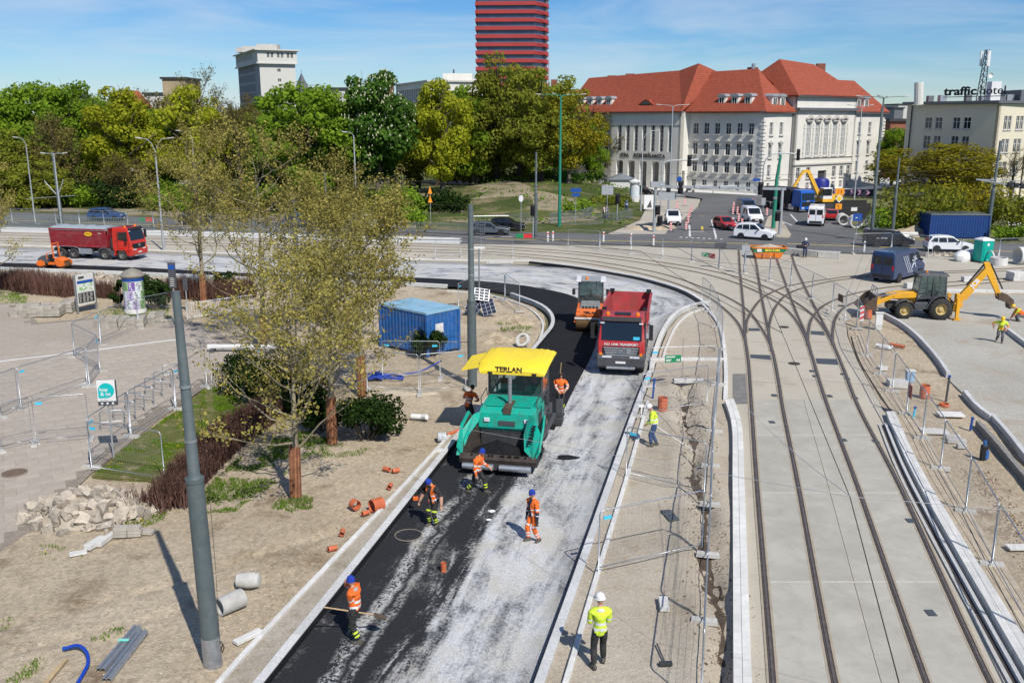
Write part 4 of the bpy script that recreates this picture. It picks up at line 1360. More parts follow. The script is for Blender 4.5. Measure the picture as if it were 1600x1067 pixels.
for k in range(3):
 t=2*PI*k/3+.5
 MB().box(-.18,.18,-.1,.1,0,2.4).obj('antenna_panel',M_white,mast).location=(.25+.75*math.cos(t),.75*math.sin(t),Hm-2.6)
MB().lathe([(.001,0),(.35,.08),(.42,.18)],14,Matrix.Rotation(PI/2,4,'X')).obj('dish',M_white,mast).location=(1.0,-.5,Hm*.5)
# red office tower
M_tred=mat('tower_red',(.36,.042,.04),.6,0,.06,.1)
M_tgl=mat('tower_glass',(.08,.14,.24),.15,0,.3,.25,spec=.7)
TW=thing('office_tower','tall office tower with alternating red bands and blue glass','tower',(0,0,0))
TY=440.0
xl,xr=at_depth(743,100,TY).x,at_depth(858,100,TY).x
wb=xr-xl
fh=3.5
zt=82.0
foot=[(xl,TY),(xl+wb*.80,TY-1.5),(xr,TY+9),(xr,TY+34),(xl+wb*.15,TY+38),(xl,TY+28)]
def ring_poly(k):
 cx,cy=(xl+xr)/2,TY+17
 return[(cx+(x-cx)*(1-k),cy+(y-cy)*(1-k))for x,y in foot]
core=MB().prism(ring_poly(.06),0,zt,'z').obj('glass_core',M_tgl,TW)
MB().box(xr-5.2,xr-.6,TY+8,TY+14,0,zt).obj('stair_core',M_gutter,TW)
nf=int(zt/fh)
bmsh=MB().prism(ring_poly(0),0,1.65,'z').mesh('floor_band');bmsh.materials.append(M_tred)
for k in range(7,nf+1):place(bmsh,'floor_band',TW,(0,0,k*fh-.6))
mu=MB()
for i in range(28):
 x=xl+1.2+(wb*.80-1.6)*i/27
 mu.box(x-.09,x+.09,TY-1.5*(x-xl)/(wb*.8)+.7,TY-1.5*(x-xl)/(wb*.8)+1.15,20,zt)
mu.obj('mullions',mat('tower_mullion',(.04,.045,.06),.5,0,.1),TW)
rl_=MB()
for k in range(7,nf+1):
 z=k*fh-.6
 rl_.cyl((xl+wb*.80,TY-1.3,z+1.65),(xr+.3,TY+9,z-.4),.14,n=5)
rl_.obj('stair_rail',M_tred,TW)
# white office block on the left horizon
M_tw=mat('white_panel',(.54,.53,.49),.85,0,.05,.1)
WT=thing('white_tower','pale concrete tower block with a projecting flat top above the park trees','tower',(0,0,0))
Y0=330.0
xc0=at_depth(404,80,Y0).x;xc1=at_depth(459,80,Y0+4).x;xc2=at_depth(370,80,Y0+34).x
top=at_depth(404,79,Y0).z;mid_z=at_depth(404,98,Y0).z
A_,B_=Vector((xc0,Y0,0)),Vector((xc1,Y0+5,0));Cb=Vector((xc2,Y0+34,0))
facade(WT,A_,B_,0,mid_z,[(6.5,1.2,mid_z-3.0-3.3*k,1.1,dict(sill=False,rows=1))for k in range(8)],M_tw)
fo=[(1.2+2.0*k,1.15,mid_z-2.6-3.3*j,2.5,dict(sill=False,rows=1,depth=.5,gm=M_glass))for k in range(15)for j in range(9)]
facade(WT,Cb,A_,0,mid_z,[o_ for o_ in fo if o_[0]<(A_-Cb).length-1],mat('dark_panel',(.30,.31,.32),.8,0,.1,.2))
u1=(B_-A_).normalized();n1_=Vector((u1 .y,-u1 .x,0));u2=(A_-Cb).normalized();n2_=Vector((u2 .y,-u2 .x,0))
A2,B2,C2=A_+n1_*.6+n2_*.6,B_+n1_*.6+u1*.6,Cb+n2_*.6
facade(WT,A2,B2,mid_z,top,[(x,.9,mid_z+1.6,1.9,dict(sill=False,rows=1))for x in(3.6,4.9,7.0,8.3,10.3,11.6)if x<(B2-A2).length-.6],M_tw)
facade(WT,C2,A2,mid_z,top,[(1.4+2.0*k,1.2,mid_z+1.4,2.2,dict(sill=False,rows=1))for k in range(15)if 1.4+2*k<(A2-C2).length-1],M_tw)
band(WT,'cornice',A2,B2,mid_z-.4,mid_z,.5,M_tw,.5);band(WT,'cornice',C2,A2,mid_z-.4,mid_z,.5,M_tw,.5)
roof_poly(WT,'roof',[[z_(A2+n1_+n2_,top+.4),z_(B2+n1_+u1,top+.4),z_(B2-n1_*30,top+.4),z_(C2+n2_,top+.4)]],M_tw,.4)
for(px,w_,h_)in((388,3.2,1.5),(412,3.6,2.2),(398,2.5,1.2),(375,2.5,1.0)):
 q=at_depth(px,75,Y0+12);MB().box(q.x-w_,q.x+w_,Y0+8+px*.02,Y0+12+px*.023,top+.42,top+1+h_).obj('roof_plant',M_stone,WT)
# white modern block behind the trees
MO=thing('modern_block','white modernist office block with dark window bands behind the park trees','building',(0,0,0))
Y1=300.0
za=at_depth(670,128,Y1).z
A_=Vector((at_depth(668,150,Y1).x,Y1,0));Bq=Vector((at_depth(745,150,Y1+3).x,Y1+3,0));Cq=Vector((at_depth(619,150,Y1+38).x,Y1+38,0))
facade(MO,A_,Bq,0,za,[],M_wallw)
facade(MO,Cq,A_,0,za,[(1.8+2.9*k,2.2,za-5.6-4.2*j,3.8,dict(sill=False,rows=1,cols=1,depth=.8,gm=M_glass))for k in range(13)for j in range(4)if 1.8+2.9*k<(A_-Cq).length-1.2],M_wallw)
roof_poly(MO,'roof',[[z_(A_+Vector((0,-.6,0)),za+.5),z_(Bq+Vector((.6,-.6,0)),za+.5),z_(Bq+Vector((0,36,0)),za+.5),z_(Cq+Vector((-.8,0,0)),za+.5)]],M_tw,.5)
for(x0,x1,y0,y1,yy)in((692,738,125,115,310),(710,758,132,124,318),(728,757,150,125,326)):
 p0,p1=at_depth(x0,y0,yy),at_depth(x1,y1,yy)
 MB().box(p0 .x,p1 .x,yy,yy+12,za-8 if x0>700 else za,p1 .z).obj('roof_storey',M_wallw,MO)
q=at_depth(709,113,312);MB().cyl((q.x,312,q.z-1),(q.x,312,q.z+.8),.25,n=6).obj('vent',M_dark,MO)
# other things on the skyline
def blockb(name,label,x0,x1,ytop,Y,m,cap=None,dep=14,wins=None):
 t=thing(name,label,'building',(0,0,0))
 p0,p1=at_depth(x0,ytop,Y),at_depth(x1,ytop,Y)
 W_=p1 .x-p0 .x
 facade(t,(p0 .x,Y),(p1 .x,Y),0,p0 .z,[(W_*(k+.5)/wins[0],W_/wins[0]*.5,p0 .z-3.2*(j+1),1.7,dict(sill=False))for k in range(wins[0])for j in range(wins[1])]if wins else[],m)
 MB().box(p0 .x,p1 .x,Y+.5,Y+dep,0,p0 .z-.05).obj('block',m,t)
 MB().box(p0 .x-.5,p1 .x+.5,Y-.5,Y+dep,p0 .z,p0 .z+.6).obj('roof_slab',cap or M_dark,t)
 return t
M_beige=mat('beige_brick',(.36,.28,.18),.9,0,.12,.4)
blockb('beige_tower','beige windowless block with a dark cap above the trees, left horizon',253,289,124,290,M_beige)
blockb('low_block','low pale block with windows peeking out left of the white modernist block',512,540,140,310,M_tw,wins=(6,3))
blockb('brick_house','red brick house glimpsed between the corner building and the hotel',1392,1416,190,215,mat('red_brick',(.26,.10,.06),.9,0,.15,1),wins=(2,3))
t=thing('church_spire','small dark pointed spire beside the white tower block','spire',at_depth(472,140,380))
MB().lathe([(2.4,-26),(2.4,0),(3.0,0),(.05,6.2)],4,caps=True).obj('roof',M_gutter,t);MB().cyl((0,0,6),(0,0,7.4),.08,n=5).obj('finial',M_dark,t)
t=thing('church_spire','slim brown spire with a cross left of the modernist block','spire',at_depth(610,126,380))
MB().lathe([(1.3,-28),(1.3,-1),(1.5,-1),(.08,2.0)],6,caps=True).obj('roof',mat('copper_brown',(.16,.08,.05),.7,0,.1),t);MB().cyl((0,0,2),(0,0,4),.1,n=5).obj('cross',M_dark,t)
t=thing('house_roof','orange tiled house roof showing between the yellow green tree tops on the left','building',at_depth(206,152,240))
MB().prism([(-3.5,-3),(0,1.6),(3.5,-3)],-5,5,'y').obj('roof',M_tileorange,t);MB().box(-4,4,-4.8,4.8,-18,-3).obj('wall',M_wallw,t)
t=thing('radio_mast','thin red and white radio mast right of the red tower','mast',at_depth(857.5,128,420))
MB().cyl((0,0,-28),(0,0,11.5),.45,.12,n=5).obj('pole',mat('mast_paint',(.45,.35,.34),.6,0,.2,.2),t)
t=thing('low_house','low grey house roof with chimney between the red tower and the red roof','building',at_depth(870,140,260))
MB().box(-3,6,0,8,-20,0).obj('wall',mat('red_brick',(.26,.10,.06)),t);MB().box(-1.5,.2,1,2,0,2.6).obj('chimney',MATS['brick_chimney'],t)
for k,(x0,x1,yt,Y)in enumerate(((1398,1412,170,420),(1404,1425,164,520),(1380,1400,167,600))):
 blockb('distant_roof',['dark distant roof line just left of the hotel','pale distant block above the gap left of the hotel','hazy distant roof behind the corner building end'][k],x0,x1,yt,Y,[M_gutter,M_tw,M_tileorange][k],dep=20)
for k,(x0,x1,yt,Y,m_,lb)in enumerate(((-40,230,172,400,M_tw,'long pale building hidden behind the trees on the left'),(225,262,148,300,M_tw,'pale roofed building behind the bare tree tops'),(860,905,176,300,M_wallw,'pale building behind the park trees beside the red roof'))):
 blockb('hidden_block',lb,x0,x1,yt,Y,m_,dep=20,wins=(8,3))
t=thing('park_pavilion','long low white pavilion glimpsed under the park trees on the left','building',at_depth(150,290,175))
t.location.z=0
MB().box(-14,18,0,6,0,2.6).obj('wall',M_wallw,t);MB().box(-14.5,18.5,-.5,6.5,2.6,2.9).obj('roof',M_gutter,t)
t=thing('bus_shelter','small white kiosk with pitched roof at the foot of the portico','kiosk',G(972,302))
MB().box(-2.2,2.2,0,2,0,2.4).obj('wall',M_concl,t);MB().prism([(-2.7,2.4),(0,3.5),(2.7,2.4)],-.4,2.4,'y').obj('roof',M_steel,t)
# vegetation
LM={'green':leafmat('leaf_fresh_green',(.12,.22,.02),(.30,.43,.04),.48),'yellow':leafmat('leaf_yellow_green',(.26,.30,.02),(.52,.53,.045),.48),'dark':leafmat('leaf_dark_green',(.035,.085,.014),(.09,.17,.028),.35),'olive':leafmat('leaf_olive',(.15,.18,.025),(.33,.34,.045),.48),'brown':leafmat('leaf_brown_bud',(.12,.10,.035),(.23,.19,.06),.4),'plane':leafmat('leaf_plane',(.20,.175,.045),(.44,.375,.105),.35),'oak':leafmat('leaf_oak',(.18,.165,.018),(.37,.32,.028),.4),'yew':leafmat('leaf_yew',(.010,.024,.007),(.035,.062,.014),.15),'barb':leafmat('twig_barberry',(.06,.03,.024),(.19,.11,.085),.1),'grass':leafmat('grass_blade',(.07,.14,.012),(.19,.30,.03),.3),'dry':leafmat('dry_twig',(.12,.085,.045),(.27,.20,.11),.1),}
M_bark=mat('bark_grey',(.11,.092,.07),.95,0,.3,5,bump=.5,bscale=20)
M_barkp=mat('bark_plane',(.30,.26,.18),.9,0,.3,4,bump=.3,bscale=12,col2=(.16,.14,.09))
M_barkd=mat('bark_dark',(.045,.035,.026),.95,0,.3,4)
M_wrap=mat('reed_wrap',(.25,.11,.055),.95,0,.4,4,bump=.6,bscale=25,island=.4)
M_cand=mat('chestnut_flower',(.55,.52,.36),.9,0,.1)
M_dand=mat('dandelion',(.75,.5,.02),.8,0,.1)
def leaf_quads(mb,c,n,R,size,rng,out=None,flat=0.0):
 """n leaves about one centre, or one leaf about each centre of a list"""
 if isinstance(c,list):
  n=len(c);c=np.array([tuple(q)for q in c])
 else:c=np.array(tuple(c))
 if n<1:return
 g=np.random.default_rng(rng.randint(0,1<<30))
 d=g.normal(size=(n,3));d/=np.linalg.norm(d,axis=1)[:,None]
 v=d*(g.random((n,1))**.2)
 p=c+v*np.array(R)
 nn=v*1.15+g.normal(0,.6,(n,3));nn[:,2]+=flat
 nn/=np.linalg.norm(nn,axis=1)[:,None]
 a=np.cross(nn,g.normal(size=(n,3)));a/=np.linalg.norm(a,axis=1)[:,None]
 b=np.cross(nn,a)
 s_=size*g.uniform(.6,1.35,(n,1))
 a*=s_;b*=s_*g.uniform(.55,.9,(n,1))
 q=np.stack((p-a,p-b,p+a,p+b),1).reshape(-1,3)
 o=len(mb.v)
 mb.v.extend(map(tuple,q.tolist()))
 mb.f.extend((i,i+1,i+2,i+3)for i in range(o,o+4*n,4))
def limb(mb,p,d,L,r,rng,depth,maxd,tips,up=.12,wob=.25,taper=.62,kids=(2,3),n=6,spread=.75):
 segs=4 if depth<maxd else 3
 path,rs=[Vector(p)],[r]
 dd=Vector(d).normalized()
 for i in range(segs):
  dd=(dd+Vector((rng.gauss(0,wob),rng.gauss(0,wob),rng.gauss(0,wob*.6)+up))).normalized()
  path.append(path[-1]+dd*(L/segs))
  rs.append(r*(1-(1-taper)*(i+1)/segs))
 mb.tube(path,rs,max(3,n-depth),caps=False)
 if depth>=maxd-1:
  tips.extend((q,dd)for q in path[1:])
 if depth<maxd:
  for k in range(rng.randint(*kids)):
   q=path[rng.randint(1 if depth==0 else 1,segs)]
   az=rng.uniform(0,2*PI)
   side=Vector((math.cos(az),math.sin(az),rng.uniform(-.1,.5)))
   nd=(dd*(1-spread*.5)+side*spread).normalized()
   limb(mb,q,nd,L*rng.uniform(.58,.82),rs[-1]*rng.uniform(.6,.85),rng,depth+1,maxd,tips,up,wob,taper,kids,n,spread)
  limb(mb,path[-1],dd,L*rng.uniform(.6,.8),rs[-1],rng,depth+1,maxd,tips,up,wob,taper,kids,n,spread)
def plane_tree(px,py,ytop,width,seed,label,wrap=True,lean=0.0,leaves=1.0,forks=1,first=.26):
 rng=random.Random(seed)
 b=G(px,py);H_=height_to(px,py,ytop)
 t=thing('plane_tree',label,'tree',(b.x,b.y,0),0,'young plane trees in the verge')
 tr=MB();tips=[]
 r0=.095+.006*H_
 hb=H_*first
 pts=[(0,0,-.1),(lean*.2,0,hb*.5),(lean*.5,.02,hb),(lean*.8,0,H_*.45),(lean,.05,H_*.66),(lean*1.1,0,H_*.86)]
 rs_=[r0*1.05,r0*.9,r0*.8,r0*.52,r0*.3,r0*.12]
 tr.tube(pts,rs_,10)
 zs=[hb*.85+(H_*.84-hb*.85)*(i/15.0)for i in range(16)]
 for i,z in enumerate(zs):
  f=(z-hb)/(H_-hb)
  k=min(4,max(0,int(5*z/H_)))
  for j in range(2 if i%2 else 1):
   az=i*2.4+j*2.1+rng.uniform(-.4,.4)
   Lb=width*.5*(1.0-.5*max(0,f)**1.4)*rng.uniform(.40,.56)
   xx=lean*min(1,z/(H_*.66))
   limb(tr,(xx,0,z),(math.cos(az),math.sin(az),rng.uniform(.25,.7)),Lb,r0*(.36-.22*max(0,f)),rng,0,3,tips,.08,.22,.5,(1,2),6,.8)
 tr.obj('trunk',M_barkp,t,smooth=.8)
 if wrap:
  w=MB();hw_=min(2.0,hb*.95)
  nst=20
  for k in range(nst):
   a=2*PI*k/nst
   rr_=r0*1.18+.012*(k%2)
   w.tube([(rr_*math.cos(a),rr_*math.sin(a),0),(rr_*.97*math.cos(a+.05)+lean*.2,rr_*.97*math.sin(a+.05),hw_*.5),(rr_*.92*math.cos(a+.05)+lean*.4,rr_*.92*math.sin(a+.05),hw_+rng.uniform(-.1,.05))],.036,5)
  w.obj('trunk_wrap',M_wrap,t)
 lf=MB();cs_=[]
 for(q,d)in tips:
  n=rng.choice((3,4,5,7))if rng.random()<leaves*.95 else 0
  if b.y>40:n=int(n*1.7)
  cs_+=[q]*n
 leaf_quads(lf,cs_,0,(.22,.22,.18)if b.y<40 else(.30,.30,.25),.054 if b.y<40 else.064,rng,flat=.4)
 lf.obj('crown',LM['plane'],t)
 return t
PT=[(462,775,446,8.2,11,'nearest young plane tree with reed wrapped trunk between grass and bare soil',True,.15,.95),(519,692,372,8.2,22,'second plane tree behind the nearest, its wrapped trunk left of the dark yew bush',True,.1,1.0),(566,618,315,8.6,33,'plane tree whose orange wrapped trunk stands in front of the wire panels by the cabin',True,.0,1.0),(318,470,218,11.0,44,'plane tree beside the advertising column hedge with forked pale limbs',True,.1,1.0),(412,545,228,11.5,55,'plane tree standing on the paving behind the railings, middle of the grove',True,.2,1.0),(545,528,285,10.5,66,'plane tree beside the blue site cabin, its crown reaching over the bend',True,-.2,1.0),(-16,470,240,7.0,77,'plane tree at the left edge with only branch tips in view',True,.2,.5),]
for a in PT:plane_tree(*a)
def mould(kind,seed,shape='round',nclump=58,per=150,size=.30,trunk=.26,bare=False,dense=1.0):
 """crown built in a 10 m high, about 9 m wide frame"""
 rng=random.Random(seed)
 tr,lf,tips=MB(),MB(),[]
 tr.tube([(0,0,-.3),(.05,0,1.5),(.1,.05,3.2),(0,.1,5.2),(.1,0,7.6),(0,0,9.3)],[.36,.27,.24,.17,.09,.03],8)
 for i in range(11):
  az=i*2.4+rng.uniform(-.4,.4);z=2.1+i*.55
  limb(tr,(0,0,z),(math.cos(az),math.sin(az),rng.uniform(.4,.9)),2.6*(1-i*.045),.13-.008*i,rng,1,3 if not bare else 4,tips,.08,.2,.6,(1,2)if not bare else(2,2),6,.7)
 cl=[]
 for i in range(nclump):
  for _ in range(50):
   v=Vector((rng.uniform(-1,1),rng.uniform(-1,1),rng.uniform(-1,1)))
   if v.length<1 and v.length>.35:break
  z=5.6+v.z*4.2
  w=4.1 if shape=='round' else(3.3 if shape=='tall' else 4.8)
  if shape=='cone':w*=1.15-.09*z
  c=(v.x*w*rng.uniform(.85,1.08),v.y*w*rng.uniform(.85,1.08),z+rng.uniform(-.4,.4))
  R=rng.uniform(.65,1.35)
  cl.append((c,R))
 for(c,R)in cl:
  leaf_quads(lf,c,int(per*R*dense),(R*1.1,R*1.1,R*.72),size,rng,flat=.35)
 if bare:
  for(q,d)in tips:leaf_quads(lf,q,2,(.35,.35,.3),size*.6,rng)
 return tr,lf,cl,rng
MOULDS={}
def get_mould(kind,v):
 k=(kind,v)
 if k in MOULDS:return MOULDS[k]
 spec={'green':dict(shape='round',nclump=70,per=210,size=.155),'yellow':dict(shape='round' if v else 'tall',nclump=62,per=200,size=.155),'dark':dict(shape='tall',nclump=84,per=200,size=.17),'olive':dict(shape='round',nclump=68,per=170,size=.145),'brown':dict(shape='round',nclump=44,per=90,size=.12,bare=True),'oak':dict(shape='wide',nclump=74,per=190,size=.13),'bare':dict(shape='round',nclump=4,per=10,size=.12,bare=True)}[kind]
 tr,lf,cl,rng=mould(kind,hash_seed(kind,v),**spec)
 tm=tr.mesh('trunk');tm.materials.append(M_barkd if kind in('brown','olive','bare')else M_bark);tm.shade_smooth()
 cm=lf.mesh('crown');cm.materials.append(LM['brown' if kind=='bare' else kind])
 fm=None
 if kind=='dark':
  f=MB()
  for(c,R)in cl:
   if c[2]>3:
    for j in range(9):
     q=Vector(c)+Vector((rng.uniform(-1,1)*R,-abs(rng.uniform(.2,1))*R,R*rng.uniform(-.2,.7)))
     f.cyl(q,q+Vector((0,0,.16)),.055,.02,n=5)
  fm=f.mesh('blossom');fm.materials.append(M_cand)
 MOULDS[k]=(tm,cm,fm)
 return MOULDS[k]
def hash_seed(kind,v):return sum(ord(c)for c in kind)*7+v*131
_ti=[0]
def park_tree(kind,v,px,py,ytop,wpx,label,name='park_tree',group='park trees'):
 b=G(px,py);H_=height_to(px,py,ytop)
 sc=H_/10.0
 wsc=(wpx/2)/FPX*b.y/4.1
 t=thing(name,label,'tree',(b.x,b.y,0),0,group)
 t.location.z=max(0,d_park(b.x,b.y))if px<990 else 0
 _ti[0]+=1
 rz=_ti[0]*1.7
 tm,cm,fm=get_mould(kind,v)
 for me,nm in((tm,'trunk'),(cm,'crown'),(fm,'blossom')):
  if me is None:continue
  o=place(me,nm,t,(0,0,0),(0,0,rz if nm!='blossom' else 0),(wsc,wsc,sc))
  if nm=='crown' and fm:o.rotation_euler=(0,0,0)
 return t
TL=[('green',0,15,308,138,120,'broad green tree at the far left of the park'),('green',1,78,306,131,130,'rounded fresh green tree, second from the left edge'),('green',0,128,305,133,110,'fresh green tree just left of the big yellow green maple'),('yellow',0,196,316,135,135,'tall yellow green maple with visible dark trunk above the red tipper'),('olive',0,30,322,205,110,'lower olive tree in the undergrowth at the left edge'),('brown',0,95,320,180,100,'brown budding tree between the left poles'),('olive',1,70,325,250,90,'small olive tree low behind the left catenary pole'),('brown',1,245,305,150,120,'bare twiggy tree in front of the beige block'),('bare',0,320,300,118,110,'leafless tree whose fine twigs rise over the beige block'),('yellow',1,305,312,142,120,'yellow green maple above the nearest plane grove, left'),('olive',0,345,308,160,95,'olive tree between the maple and the dark bare tree'),('bare',1,378,312,150,110,'dark bare tree with black limbs below the white tower'),('brown',0,395,305,158,90,'brown budding tree below the white tower'),('green',1,487,318,132,165,'large fresh green maple right of the white tower'),('dark',0,592,318,121,135,'tall dark green chestnut with pale flower candles'),('yellow',0,692,316,138,110,'bright yellow maple in front of the modernist block'),('olive',0,640,305,180,90,'olive tree in the gap between chestnut and yellow maple'),('olive',0,776,306,112,125,'tall olive tree below the red tower'),('green',0,740,306,150,100,'brown budding tree between the yellow maple and the tall olive tree'),('olive',1,812,308,128,100,'brown budding tree right of the tall olive tree'),('olive',1,845,312,135,130,'large olive tree left of the red roof'),('oak',0,888,312,165,100,'yellow brown tree overlapping the left end of the red roof'),('green',0,925,300,205,50,'small fresh green tree beside the portico building'),('olive',0,820,300,150,120,'olive tree behind the tall brown tree'),('green',1,545,312,170,110,'green tree filling between maple and chestnut'),('olive',1,160,300,165,110,'olive tree behind the yellow green maple'),('green',0,450,310,190,90,'smaller green tree under the white tower, right side'),('dark',1,735,300,200,80,'dark tree standing behind the yellow maple'),('brown',0,200,322,240,90,'low brown tree behind the red tipper truck'),('green',0,262,308,175,110,'fresh green tree behind the double armed lamp'),('green',1,410,306,178,110,'fresh green tree below the white tower, left side'),('yellow',1,655,304,175,90,'yellow green tree between chestnut and yellow maple'),('green',1,1392,290,200,60,'green tree between corner building and hotel'),('oak',0,1460,312,222,165,'spreading yellow olive oak in front of the hotel'),('bare',0,1578,316,232,70,'bare twiggy tree in front of the hotel side'),]
for k in TL:park_tree(*k)
fr=random.Random(17)
for k in range(13):
 px=-60+k*82+fr.uniform(-20,20)
 if px>960:break
 park_tree(fr.choice(['green','olive','green','brown','yellow']),k%2,px,288+fr.uniform(-3,3),172+fr.uniform(-12,14),130,'tree of the back row of the park, %s from the left'%ORD[k])
def shrub(px,py,wpx,ytop,kind,seed,label,n=900,size=.13,name='shrub',depth=None,z=0,group=None,cat='shrub'):
 rng=random.Random(seed)
 b=G(px,py);H_=height_to(px,py,ytop);W_=wpx/FPX*b.y/2
 t=thing(name,label,cat,(b.x,b.y,z),0,group)
 lf,st=MB(),MB()
 D_=depth or W_
 k=max(8,int(10+W_*6))
 for i in range(k):
  c=(rng.uniform(-.75,.75)*W_,rng.uniform(-.7,.7)*D_,H_*rng.uniform(.2,.8))
  R=min(W_,H_)*rng.uniform(.22,.42)
  leaf_quads(lf,c,n//k,(R*1.25,R*1.1,R*1.0),size,rng,flat=.2)
  st.tube([(c[0]*.3,c[1]*.3,0),(c[0]*.7,c[1]*.7,c[2]*.6),c],[.03,.02,.01],4)
 lf.obj('foliage',LM[kind],t);st.obj('stems',M_bark,t)
 return t
for a in[(395,622,130,556,'yew',1,'dark yew bush behind the brown hedge at the lawn corner',5200,.075),(455,640,110,590,'yew',2,'dark low yew between the brown hedge and the wrapped trunks',4200,.075),(572,684,112,610,'yew',3,'dark spreading yew bush right of the second plane trunk',5200,.07),(510,672,70,615,'yew',4,'small dark yew behind the second plane trunk',2500,.07),(186,482,22,428,'yew',5,'narrow dark yew left of the advertising column',1700,.09),(242,484,50,424,'yew',6,'bushy dark yew right of the advertising column',3200,.09),(672,556,60,512,'yew',7,'dark shrub in front of the blue site cabin',3200,.07),(350,452,40,424,'yew',8,'dark shrub by the forked plane tree at the road edge',1300,.09),(165,318,75,268,'yew',9,'dense dark shrub in the park behind the small tree stems',1800,.22),(110,322,90,285,'green',10,'light green shrub behind the left catenary pole',1800,.22),(40,326,80,292,'olive',12,'olive shrub at the left edge by the street fence',1600,.22),(270,330,90,300,'green',13,'green undergrowth behind the double armed lamp',1600,.22),(600,322,110,292,'green',14,'green shrub under the chestnut',1800,.22),(515,326,90,296,'olive',15,'olive undergrowth below the large green maple',1500,.22),(575,348,120,310,'olive',16,'loose olive shrub behind the road railing',1900,.2),(640,350,60,325,'green',19,'low green shrub at the foot of the bare bank',900,.2),(700,334,70,304,'yew',18,'dark shadowed shrub on the bare bank under the yellow maple',1200,.2),(1440,362,130,292,'olive',20,'tall olive shrub mass behind the mini excavator',3200,.2),(1510,352,120,282,'oak',21,'yellow green shrub mass behind the blue container',3000,.2),(1585,362,90,300,'olive',22,'olive shrub at the right edge beside the catenary pole',2600,.2),(1390,362,60,325,'green',23,'low green shrub behind the stored concrete pipes',1300,.18),(1575,376,60,352,'green',24,'low green shrub with pale blossom right of the blue container',1200,.16),(905,334,60,312,'green',26,'green shrub on the mound behind the blue name plates',900,.2),(952,326,70,306,'olive',27,'olive shrub at the right foot of the mound',900,.2),(835,322,70,303,'green',28,'green shrub on the mound behind the dark pole',900,.2),(1350,338,50,322,'olive',25,'small shrub at the edge of the excavation by the corner building',700,.18),]:shrub(*a)
b_=MB();rng=random.Random(3);c=G(1586,374)
for i in range(120):leaf_quads(b_,(c.x+rng.uniform(-1.2,1.4),c.y+rng.uniform(-1,.3),rng.uniform(.7,1.9)),1,(.1,.1,.1),.09,rng)
tag(b_.obj('blossom_sprays',mat('white_blossom',(.62,.62,.5),.9,0,.1)),'white blossom sprays on the shrub right of the blue container','blossom')
ug=random.Random(29)
for k in range(16):
 x=5+k*45
 shrub(x,318+x*.022+ug.uniform(-3,3),78,286+x*.012+ug.uniform(-8,8),ug.choice(['yew','green','olive','yew','dark']),60+k,'undergrowth shrub below the park trees, %s from the left'%ORD[k],1500,.22)
for k in range(6):
 x=715+k*40
 shrub(x,303+ug.uniform(-3,4),66,284+ug.uniform(-6,6),ug.choice(['yew','dark','olive']),90+k,'shaded shrub on top of the mound, %s from the left'%ORD[k],1000,.22,z=2.0)
rgm=MB()
for i in range(1500):
 x,y=ug.uniform(520,985),ug.uniform(300,352);q=G(x,y)
 if fbm(q.x,q.y,.14,4)<.02:continue
 leaf_quads(rgm,(q.x,q.y,d_park(q.x,q.y)+.12),5,(.9,.9,.16),.16,ug,flat=.1)
stuff(rgm.obj('rough_grass',LM['grass']),'rough uneven grass growing on the park bank','grass')
def hedge(name,pix,width,h,label,seed,dens=260,kind='barb',z=0.02):
 rng=random.Random(seed)
 path=resample(smooth_path([G(*p)for p in pix],.5),.4)
 mb=MB();ns=normals2d(path);cs_=[]
 for i in range(len(path)-1):
  n=int(dens*.4*width)
  for _ in range(n):
   f=rng.random();p=path[i].lerp(path[i+1],f)+ns[i]*rng.uniform(-.5,.5)*width
   hh=h*rng.uniform(.55,1.12)*(1+.35*fbm(p.x,p.y,.8,3))
   dx,dy=rng.gauss(0,.12),rng.gauss(0,.12)
   a=rng.uniform(0,PI);w=rng.uniform(.010,.022)
   c_,s_=math.cos(a)*w,math.sin(a)*w
   mb.add([(p.x-c_,p.y-s_,z),(p.x+c_,p.y+s_,z),(p.x+dx*.6+c_,p.y+dy*.6+s_,z+hh*.6),(p.x+dx,p.y+dy,z+hh),(p.x+dx*.6-c_,p.y+dy*.6-s_,z+hh*.6)],[(0,1,2,3,4)])
   for k in range(2):
    q=Vector((p.x+dx*.7,p.y+dy*.7,z+hh*rng.uniform(.5,.95)))
    cs_.append(q)
 leaf_quads(mb,cs_,0,(.07,.07,.07),.028,rng)
 return tag(mb.obj(name,LM[kind]),label,'hedge')
hedge('barberry_hedge',[(262,795),(300,752),(352,702),(410,660),(452,632),(500,612)],1.25,1.05,'reddish brown barberry hedge between lawn and bare soil',1,420)
hedge('barberry_hedge',[(196,800),(232,790),(262,800)],.5,.7,'short straggly barberry end beside the rubble pile',2,160)
hedge('barberry_hedge',[(6,447),(60,456),(118,462)],2.0,1.5,'dark reddish hedge left of the city map board',3,190)
hedge('barberry_hedge',[(150,462),(182,465)],1.6,1.3,'short reddish hedge between map board and yew',4,190)
hedge('barberry_hedge',[(262,460),(330,466),(398,462)],2.0,1.4,'dark barberry hedge behind the railings and the forked plane tree',5,190)
